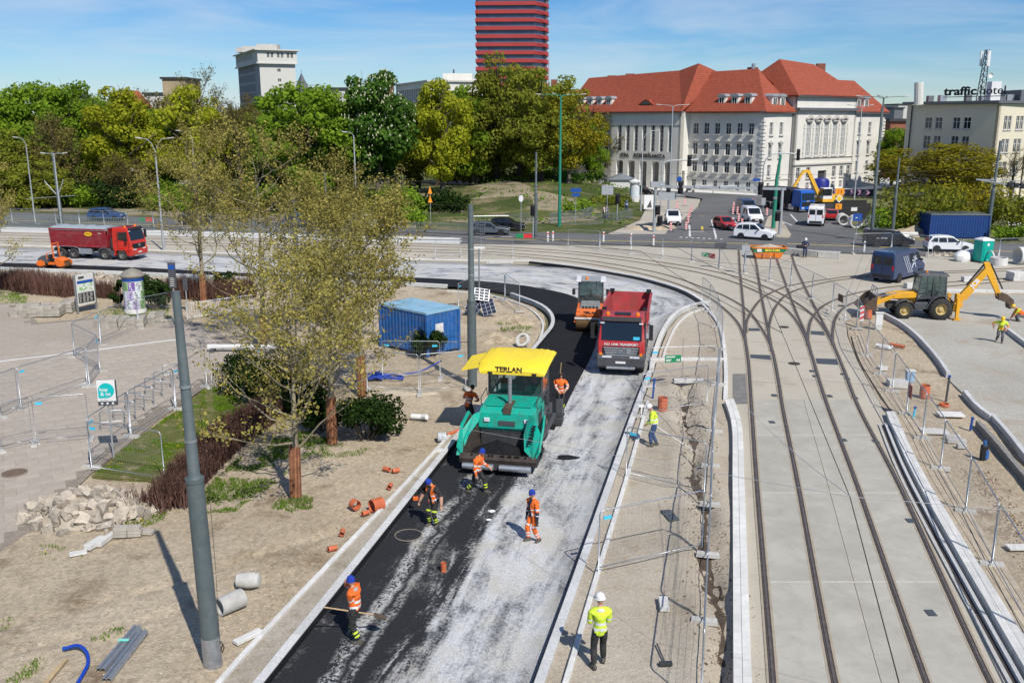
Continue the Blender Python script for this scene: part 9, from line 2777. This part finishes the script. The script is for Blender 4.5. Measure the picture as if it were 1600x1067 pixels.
for i in range(3200):
 x,y=rg.uniform(-15,-1),rg.uniform(19,45)
 if not inside(lp,x,y)or fbm(x,y,.5,3)<.05:continue
 s_=rg.uniform(.006,.045)**1.05;z=d_left(x,y)-.006
 st.add([(x+s_,y,z),(x,y+s_*1.3,z),(x-s_,y,z),(x,y-s_,z),(x,y,z+s_*.7)],[(0,1,4),(1,2,4),(2,3,4),(3,0,4)])
stuff(st.obj('soil_crumbs',mat('crumb',(.34,.26,.17),.95,0,.2,4,island=.4)),'brown soil crumbs spread over the bare ground','soil crumbs')
cl=MB()
for a,b_ in zip(*[[G(*q)for q in L_]for L_ in([(330,1060),(470,905),(590,780)],[(470,905),(590,780),(690,680)])]):
 for i in range(650):
  q=a.lerp(b_,rg.random());x,y=q.x-abs(rg.gauss(.15,.55)),q.y+rg.gauss(0,.2);s_=rg.uniform(.008,.055)**1.1;z=d_left(x,y)-.01
  cl.add([(x+s_,y,z),(x,y+s_*1.2,z),(x-s_,y,z),(x,y-s_,z),(x,y,z+s_*.9)],[(0,1,4),(1,2,4),(2,3,4),(3,0,4)])
stuff(cl.obj('soil_clods',mat('clod_pale',(.36,.28,.185),.95,0,.2,4,island=.35)),'crumbled soil clods along the left edging','soil clods')
cl=MB()
for i in range(1500):
 y=rg.uniform(19,46);x=5.2+(y-20)*.137+rg.gauss(0,.35);s_=rg.uniform(.01,.05)
 z=d_med(x,y)
 cl.add([(x+s_,y,z),(x,y+s_,z),(x-s_,y,z),(x,y-s_,z),(x,y,z+s_)],[(0,1,4),(1,2,4),(2,3,4),(3,0,4)])
dk=MB();rings=[]
for i in range(105):
 y=20+i*.25;xc=5.15+(y-20)*.137+.12*math.sin(y*.9);w=max(.012,.15+.16*fbm(3.1,y,.8,4))*(1 if 20.5<y<45.5 else.1)
 rings.append([(xc-w,y,d_med(xc-w,y)+.004),(xc-w*.4,y+.03,d_med(xc-w*.4,y)+.02),(xc+w*.5,y-.03,d_med(xc+w*.5,y)+.02),(xc+w,y,d_med(xc+w,y)+.004)])
dk.loft(rings,cap=False,closed=False);structure(dk.obj('trench_soil',mat('damp_soil',(.075,.055,.038),.95,0,.3,3,bump=.6,bscale=14)))
for i in range(900):
 p=G(1527+rg.random()*90,0+735+0,0);f=rg.random();p=G(1525,735).lerp(G(1640,900),f);x,y=p.x+rg.gauss(0,.3),p.y+rg.gauss(0,.3);s_=rg.uniform(.012,.06);z=d_right(x,y)-.02
 cl.add([(x+s_,y,z),(x,y+s_,z),(x-s_,y,z),(x,y-s_,z),(x,y,z+s_)],[(0,1,4),(1,2,4),(2,3,4),(3,0,4)])
stuff(cl.obj('soil_clods',mat('clod',(.17,.125,.085),.95,0,.2,4,island=.4)),'dark soil clods in the median trench and beside the right hand kerbs','soil clods')
for i,(a,b_)in enumerate((((170,1035),(212,985)),((178,1050),(222,992)))):
 A,B=G(*a),G(*b_);t=thing('steel_beam',['upper galvanised steel beam lying on the soil','lower galvanised steel beam lying on the soil'][i],'steel beam',(0,0,0))
 d=(B-A).normalized();n_=Vector((-d.y,d.x,0));rings=[]
 for q in(A-d*.4,B+d*.1):
  rings.append([(q+n_*w+Vector((0,0,z)))for w,z in((-.13,.02),(-.10,.10),(-.03,.12),(0,.05),(.03,.12),(.10,.10),(.13,.02),(.12,.01),(.09,.08),(.03,.10),(0,.03),(-.03,.10),(-.09,.08),(-.12,.01))])
 MB().loft(rings).obj('profile',M_steel,t)
 if i==0:q=A.lerp(B,.55);MB().box(-.14,.14,-.06,.06,0,.004).obj('label_sticker',mat('mint',(.2,.62,.5),.6,0,.05),t).location=(q.x,q.y,.135)
hs=G(104,1018);pts=[(hs.x,hs.y,.10),(hs.x+.3,hs.y+.0,.18),(hs.x+.62,hs.y-.25,.16),(hs.x+.85,hs.y-.7,.10),(hs.x+.92,hs.y-1.4,.05)]
t=thing('blue_hose','curved blue water hose at the bottom left','hose',(0,0,0));MB().tube(smooth_path(pts,.1),.045,10).obj('hose',mat('hose_blue',(.01,.05,.36),.4,0,.1),t,smooth=1);MB().cyl(pts[0],(hs.x-.08,hs.y,.09),.055,n=10).obj('end_fitting',M_signb,t)
A,B=G(72,1070),G(104,1032);t=thing('timber_stake','short timber stake on the soil beside the blue hose','timber',(A.x,A.y,.03),math.atan2((B-A).y,(B-A).x));MB().box(0,(B-A).length,-.05,.05,0,.05).obj('plank',M_wood,t)
A=G(1040,1040);t=thing('sledge_hammer','black handled hammer lying on the median by the fence','hammer',(A.x,A.y,.03),math.radians(95));MB().cyl((0,0,.02),(.9,0,.03),.022,n=8).obj('handle',M_dgrey,t);MB().box(-.06,.06,-.16,.16,-.01,.08).obj('head',M_dark,t,bevel=.01)
b=G(1047,806);t=thing('steel_plate','dark rectangular plate lying on the median','plate',(b.x,b.y,.02),.2);MB().box(-.18,.18,-.45,.45,0,.02).obj('plate',M_patch,t)
b=G(1077,600);t=thing('duct_section','grey concrete duct lying across the median below the green sign','duct',(b.x-.8,b.y,.12),0);MB().box(0,1.5,-.14,.14,-.05,.16).obj('body',M_concl,t,bevel=.03);MB().box(-.03,0,-.12,.12,-.02,.13).obj('mouth',M_black,t)
kerb_line('median_cross_kerb',[(1015,563),(1060,562),(1132,563)],.3,.3,.12,1.0,M_concl,smoothp=False)
for i,(x,y,h,m)in enumerate(((1020,622,.9,M_signb),(1478,627,1.2,M_dgrey),(1427,653,.45,M_tagb),(1516,672,.5,M_signb))):
 b=G(x,y);t=thing('marker_tube',['blue tube marker beside the ribbed shaft on the median','dark tube with blue cap rising right of the fence','short turquoise tube stub behind the tram fence','short blue tube stub near the kerb'][i],'tube',(b.x,b.y,0));MB().cyl((0,0,0),(.04,0,h),.05,n=10).obj('tube',m,t);MB().cyl((.04,0,h),(.04,0,h+.08),.065,n=10).obj('cap',M_signb,t)
b=G(1536,718);t=thing('water_valve','black and blue valve standing in the soil near the right edge','valve',(b.x,b.y,0));MB().box(-.13,.13,-.1,.1,0,.62).obj('body',M_black,t,bevel=.05);MB().box(.02,.16,-.12,.0,.05,.42).obj('grip',M_blue,t,bevel=.03);MB().cyl((0,0,.6),(0,0,.78),.07,n=10).obj('cap',M_blue,t)
for i,(a,z)in enumerate((((1485,650),.05),((1460,676),.03))):
 b=G(*a);o=MB().box(-.55,.55,-.3,.3,0,.08).obj('concrete_cover',M_concl,None,bevel=.01);o.location=(b.x,b.y,z);o.rotation_euler=(0,0,-.1);tag(o,['square pale concrete cover right of the fence','flat pale slab close to the fence'][i],'cover')
for i,(x,y,w)in enumerate(((1488,686,.6),(1494,692,.75),(1502,700,.35))):
 b=G(x,y);o=MB().box(-w/2,w/2,-.12,.12,0,.16).obj('grey_block',M_conc,None,bevel=.01);o.location=(b.x,b.y,.02);o.rotation_euler=(0,0,-.1);tag(o,['upper','middle','lower'][i]+' of three grey blocks lying behind the fence right of the track','block')
b=G(1591,857);o=MB().box(-.35,.35,-.18,.18,0,.05).obj('paving_piece',M_wslab);o.location=(b.x,b.y,.03);tag(o,'pale ribbed slab at the right frame edge','slab')
b=G(1372,515);t=thing('junction_cabinet','pale grey electrical cabinet at the junction fence','cabinet',(b.x,b.y,0),-.2);MB().box(-.2,.2,-.14,.14,0,.28).obj('plinth',M_concl,t);MB().box(-.21,.21,-.15,.15,.29,1.05).obj('housing',M_white,t,bevel=.015);MB().box(-.24,.24,-.18,.18,1.05,1.12).obj('roof',M_concl,t,bevel=.01)
b=G(1421,596);t=thing('blue_bin','light blue plastic container behind the fence','container',(b.x,b.y,0));MB().prism([(-.16,0),(.16,0),(.2,.55),(-.2,.55)],-.15,.15,'y').obj('tub',mat('pale_blue',(.25,.42,.6),.6,0,.1),t);MB().box(-.23,.23,-.19,.19,.55,.61).obj('lid',M_concl,t)
b=G(1382,545);t=thing('white_wrap','crumpled white plastic by the junction fence','plastic wrap',(b.x,b.y,.0),-.6);MB().loft([[(x,w*math.cos(a),.12+.12*math.sin(a)+.04*math.sin(3*a+x*5))for a in[2*PI*k/9 for k in range(9)]]for x,w in((-.5,.05),(-.25,.16),(.0,.12),(.25,.18),(.45,.06))]).obj('sheet',M_white,t,smooth=.4)
b=G(1539,411);t=thing('portable_toilet','turquoise green portable toilet with white roof','portable toilet',(b.x,b.y+.6,0),math.radians(12))
M_tq=mat('turquoise_plastic',(.0,.33,.26),.5,0,.08,2)
MB().box(-.6,.6,-.6,.6,.12,2.05).obj('cabin',M_tq,t,bevel=.04);MB().box(-.64,.64,-.64,.64,0,.12).obj('skid',M_dgrey,t);MB().loft([[(-.64,-.64,2.05),(.64,-.64,2.05),(.64,.64,2.05),(-.64,.64,2.05)],[(-.6,-.6,2.15),(.6,-.6,2.15),(.6,.6,2.15),(-.6,.6,2.15)],[(-.2,-.2,2.32),(.2,-.2,2.32),(.2,.2,2.32),(-.2,.2,2.32)]]).obj('roof',M_white,t)
MB().box(-.48,.48,-.63,-.60,.2,1.95).obj('door',M_tq,t,bevel=.02);MB().prism([(.13*math.cos(a),1.7+.13*math.sin(a))for a in[2*PI*k/16 for k in range(16)]],-.645,-.632,'y').obj('round_badge',M_white,t)
for x in(-.25,.25):MB().box(x-.14,x+.14,-.65,-.632,.5,1.4).obj('door_panel',M_tq,t,bevel=.01)
def cabin(A,B,D,H_,label,m,roofm,name,stripes=True):
 A,B,D=Vector(A),Vector(B),Vector(D);d=(B-A);L=d.length;rz=math.atan2(d.y,d.x);dep=D.length
 t=thing(name,label,'site cabin',(A.x,A.y,0),rz)
 MB().box(0,L,0,dep,.12,H_).obj('walls',m,t);MB().box(-.05,L+.05,-.05,dep+.05,H_,H_+.14).obj('roof',roofm,t,bevel=.02)
 for x in(0,L):
  for y in(0,dep):MB().box(x-.08,x+.08,y-.08,y+.08,0,H_).obj('corner_post',m,t)
 n=int(L/.28);co=MB()
 for i in range(1,n):co.box(i*L/n-.06,i*L/n+.06,-.035,0,.2,H_-.08)
 n=int(dep/.28)
 for i in range(1,n):co.box(-.035,0,i*dep/n-.06,i*dep/n+.06,.2,H_-.08);co.box(L,L+.035,i*dep/n-.06,i*dep/n+.06,.2,H_-.08)
 if stripes:co.obj('corrugation',m,t)
 return t,L,dep
M_cabr=mat('cabin_roof_blue',(.20,.38,.52),.7,0,.18,1.2,dirt=(.34,.42,.46),damt=.6)
A,B=G(596,540),G(668,558)
t,L,dep=cabin(A,B,(1.7,1.75,0),2.4,'blue site cabin with pale blue roof behind the plane grove',M_blue,M_cabr,'site_cabin')
MB().box(L+.036,L+.06,.6,1.2,1.2,1.8).obj('window',M_concl,t)
A,B=G(1452,373),G(1543,374)
cabin(A,B,(2.2,3.0,0),2.6,'dark blue corrugated container on the right verge',mat('container_blue',(.012,.05,.19),.55,0,.12,1.5),M_carg,'storage_container')
b=G(1345,312);t=thing('chevron_barrier','long dark barrier with purple and white chevrons by the excavation','barrier',(b.x-6,b.y+4,0),-.25);MB().box(-7,9,-.05,.05,.4,1.5).obj('board',M_navy,t)
for k in range(12):MB().prism([(-6.6+k*1.3,.5),(-6.2+k*1.3,.5),(-5.9+k*1.3,.95),(-6.2+k*1.3,1.4),(-6.6+k*1.3,1.4),(-6.3+k*1.3,.95)],-.065,-.055,'y').obj('chevron',mat('chevron_pink',(.42,.22,.34),.7,0,.1),t)
b=G(1282,298);t=thing('blue_tank','dark blue rounded tank behind the excavator arm','tank',(b.x,b.y,0));MB().lathe([(1.5,0),(1.5,1.7),(1.2,2.2),(.1,2.4)],20).obj('shell',mat('tank_blue',(.012,.02,.20),.5,0,.1),t,smooth=.6)
for i,(x,y,w)in enumerate(((1352,345,4.5),(1362,352,4.0))):
 b=G(x,y);t=thing('dark_panel',['dark hoarding panel with a white notice near the excavation','second dark hoarding panel before the olive shrubs'][i],'hoarding',(b.x,b.y+6,0));MB().box(-w/2,w/2,0,.1,0,2.2).obj('panel',M_blackc,t);MB().box(-.6,.2,-.02,-.005,1.2,1.7).obj('notice',M_white,t)
for i,(a,b_)in enumerate((((1228,397),(1278,402)),((1278,402),(1312,404)))):
 A,B=G(*a),G(*b_);d=B-A;o=MB().box(0,d.length,-.3,.3,0,.62).obj('concrete_beam',M_conc,None,bevel=.02);o.location=(A.x,A.y,0);o.rotation_euler=(0,0,math.atan2(d.y,d.x));tag(o,['left concrete beam lying between skip and street','right concrete beam lying beyond the skip'][i],'beam')
for i,(x,y)in enumerate(((1503,408),(1514,405))):
 b=G(x,y);t=thing('big_bag',['crumpled white bulk bag left of the toilet','second white bulk bag touching the toilet'][i],'bulk bag',(b.x,b.y,0));bag=MB();rg=random.Random(i)
 bag.loft([[(math.cos(a)*r_*(1+.14*rg.uniform(-1,1)),math.sin(a)*r_*(1+.14*rg.uniform(-1,1)),z)for a in[2*PI*k/12 for k in range(12)]]for r_,z in((.62,0),(.75,.25),(.72,.55),(.5,.85),(.2,1.0))]);bag.obj('bag',M_white,t,smooth=.5)
b=G(1262,391);t=thing('black_crate','small black crate on the ground by the man in overalls','crate',(b.x-.8,b.y,0));MB().box(-.3,.3,-.25,.25,0,.5).obj('box',M_black,t)
b=G(745,492);t=thing('solar_trailer','tilted solar panels of a camera tower inside the bend','solar panels',(b.x,b.y,0),.1)
M_sol=mat('solar_cell',(.025,.03,.05),.15,0,.2,3)
for i,(x,z,ry,w,h)in enumerate(((.35,1.1,.15,1.0,.85),(-.2,.35,.7,.9,1.2),(.75,.3,-.25,.9,1.1))):
 o=MB().box(-w/2,w/2,-.02,.02,-h/2,h/2).obj('panel',M_sol,t);o.location=(x,-.2*i,z+.3);o.rotation_euler=(-.6,ry,0)
 fr_=MB()
 for k in range(4):fr_.box(-w/2+w*k/3-.012,-w/2+w*k/3+.012,-.03,-.02,-h/2,h/2)
 for k in range(5):fr_.box(-w/2,w/2,-.03,-.02,-h/2+h*k/4-.008,-h/2+h*k/4+.008)
 fr_.obj('cell_frame',M_steel,o)
MB().cyl((.2,.3,0),(.2,.3,4.6),.05,n=8).obj('mast',M_steel,t);MB().box(-.2,.6,.2,.4,4.5,4.62).obj('mast_head',M_white,t)
for i,(x,y,s_,m)in enumerate(((768,799,.13,M_white),(763,812,.09,M_white),(885,715,.45,M_new),(1001,640,.22,M_white))):
 b=G(x,y,ZR);o=MB().loft([[(math.cos(a)*r_*s_*(1+.3*math.sin(3*a+i)),math.sin(a)*r_*s_*.6,z*(.25 if i==2 else.7)*s_)for a in[2*PI*k/10 for k in range(10)]]for r_,z in((1,0),(.9,.35),(.5,.6),(.1,.7))]).obj('road_scrap',m);o.location=(b.x,b.y,ZR if i<3 else.02);tag(o,['white paper scrap in a dark tar patch on the road','smaller white scrap below the tar patch','flat black asphalt lumps on the dusty road before the paver','white rag on the kerb beside the worker with jeans'][i],'scrap')
sp=MB();rg=random.Random(12);c=G(790,752,ZR)
for i in range(2600):
 x,y=c.x+rg.gauss(0,.85),c.y+rg.gauss(0,.4);s_=rg.uniform(.005,.018)
 sp.add([(x+s_,y,ZR),(x,y+s_,ZR),(x-s_,y,ZR),(x,y-s_,ZR),(x,y,ZR+s_)],[(0,1,4),(1,2,4),(2,3,4),(3,0,4)])
stuff(sp.obj('spilt_asphalt',M_new),'spilt black asphalt crumbs in front of the hopper','asphalt crumbs')
t=thing('white_barrier','long white plastic barrier tube behind the yew at the lawn corner','barrier',G(325,551),0)
A,B=G(325,551),G(432,552);d=B-A
MB().box(0,d.length,-.12,.12,.25,.48).obj('tube',M_white,t,bevel=.03)
for x in(.3,d.length/2,d.length-.3):MB().box(x-.1,x+.1,-.25,.25,0,.25).obj('support',M_dgrey,t)
rg=random.Random(44);b=G(590,592);t=thing('blue_hoses','tangle of blue hoses on the ground by the cabin fence','hoses',(b.x,b.y,0))
for k in range(7):
 pts=[Vector((rg.uniform(-1.3,1.3),rg.uniform(-.6,.6),rg.uniform(.05,.35)))for _ in range(6)]
 MB().tube(smooth_path(pts,.15),.035,6).obj('hose',MATS['hose_blue'],t)
A,B=G(628,588),G(690,578);wv=MB().tube(smooth_path([(A.x,A.y,.1),(A.x+1.0,A.y+.2,.25),(B.x,B.y,.5)],.2),.04,6).obj('blue_hose',MATS['hose_blue']);tag(wv,'single blue hose running behind the fence towards the cabin','hose')
# overhead wires
M_wire=mat('copper_wire',(.06,.04,.03),.6,.2,.1);M_wirel=mat('pale_rope',(.5,.5,.5),.6,0,.1)
def wire(p,q,sag,r,label,m=M_wire,n=14):
 p,q=Vector(p),Vector(q);pts=[]
 for i in range(n+1):
  f=i/n;v=p.lerp(q,f);v.z-=sag*4*f*(1-f);pts.append(v)
 o=MB().tube(pts,r,5).obj('overhead_wire',m);tag(o,label,'wire')
def ip(x,y,z):return G(x,y,z)
hz_=6.0
wire(ip(640,655,2.4),ip(1330,776,6.1),.0,.006,'pale span wire from the soil past the paver to the tram wire',M_wirel)
wire(ip(1330,776,6.1),ip(1760,812,6.6),.0,.006,'pale span wire from the tram wire to the right',M_wirel)
wire(ip(1405,1067,5.6),ip(1328,776,5.7),.0,.010,'dark contact wire above the right track near the camera')
wire(ip(1328,776,5.7),ip(1222,520,5.7),.0,.010,'dark contact wire running up above the right track')
wire(ip(1222,520,5.7),ip(1170,400,5.7),.0,.011,'dark contact wire above the upper junction')
wire(ip(1222,520,5.7),ip(1000,392,5.7),.15,.012,'contact wire curving left over the tram junction');wire(ip(1000,392,5.7),ip(500,352,5.7),.1,.014,'contact wire over the left leg of the track')
wire(ip(1290,500,5.7),ip(1060,388,5.7),.1,.012,'second contact wire curving left over the junction');wire(ip(1060,388,5.7),ip(300,335,5.7),.1,.015,'second contact wire over the left leg')
wire(at_depth(735,350,mb_.y),at_depth(1240,420,70),.3,.010,'span wire from the pole behind the paver to the junction');wire(at_depth(837,262,103),at_depth(1545,262,104),.8,.014,'high span wire between the dark pole and the right pole')
wire(at_depth(1365,262,101),at_depth(1545,275,104),.4,.014,'upper feeder wire between the right hand poles');wire(at_depth(1394,300,103),at_depth(1700,330,95),.4,.014,'lower feeder wire leaving to the right');wire(at_depth(837,290,103),at_depth(350,250,95),.6,.014,'span wire from the dark pole towards the plane grove');wire(at_depth(837,315,103),at_depth(1361,322,101),1.0,.014,'long low span wire across the far street')
wire(at_depth(837,322,103),at_depth(100,282,118),.8,.014,'long wire from the dark pole to the left pole');wire(at_depth(1361,335,101),at_depth(1180,430,78),.2,.010,'stay wire from the tall pole down over the rails');wire(at_depth(1394,330,103),at_depth(1330,470,62),.2,.010,'stay wire from the short pole over the backhoe')
wire(ip(1170,640,4.5),ip(1330,776,5.9),.1,.008,'thin stay wire beside the left track',M_wirel)
b=G(1542,371);t=thing('camera_bracket','long bracket with cameras and lamps on the right pole','bracket',(b.x+.1,b.y-.3,6.4));MB().beam((-2.2,0,.1),(4.6,-.5,-1.0),.08,.16).obj('arm',M_steel,t);MB().beam((-2.2,0,.1),(4.6,.1,-.2),.06,.1).obj('arm',M_steel,t)
for k in range(5):MB().box(1.2+k*.7,1.7+k*.7,-.5,-.1,-.75-k*.08,-.2-k*.08).obj('camera_box',M_black,t,bevel=.04)
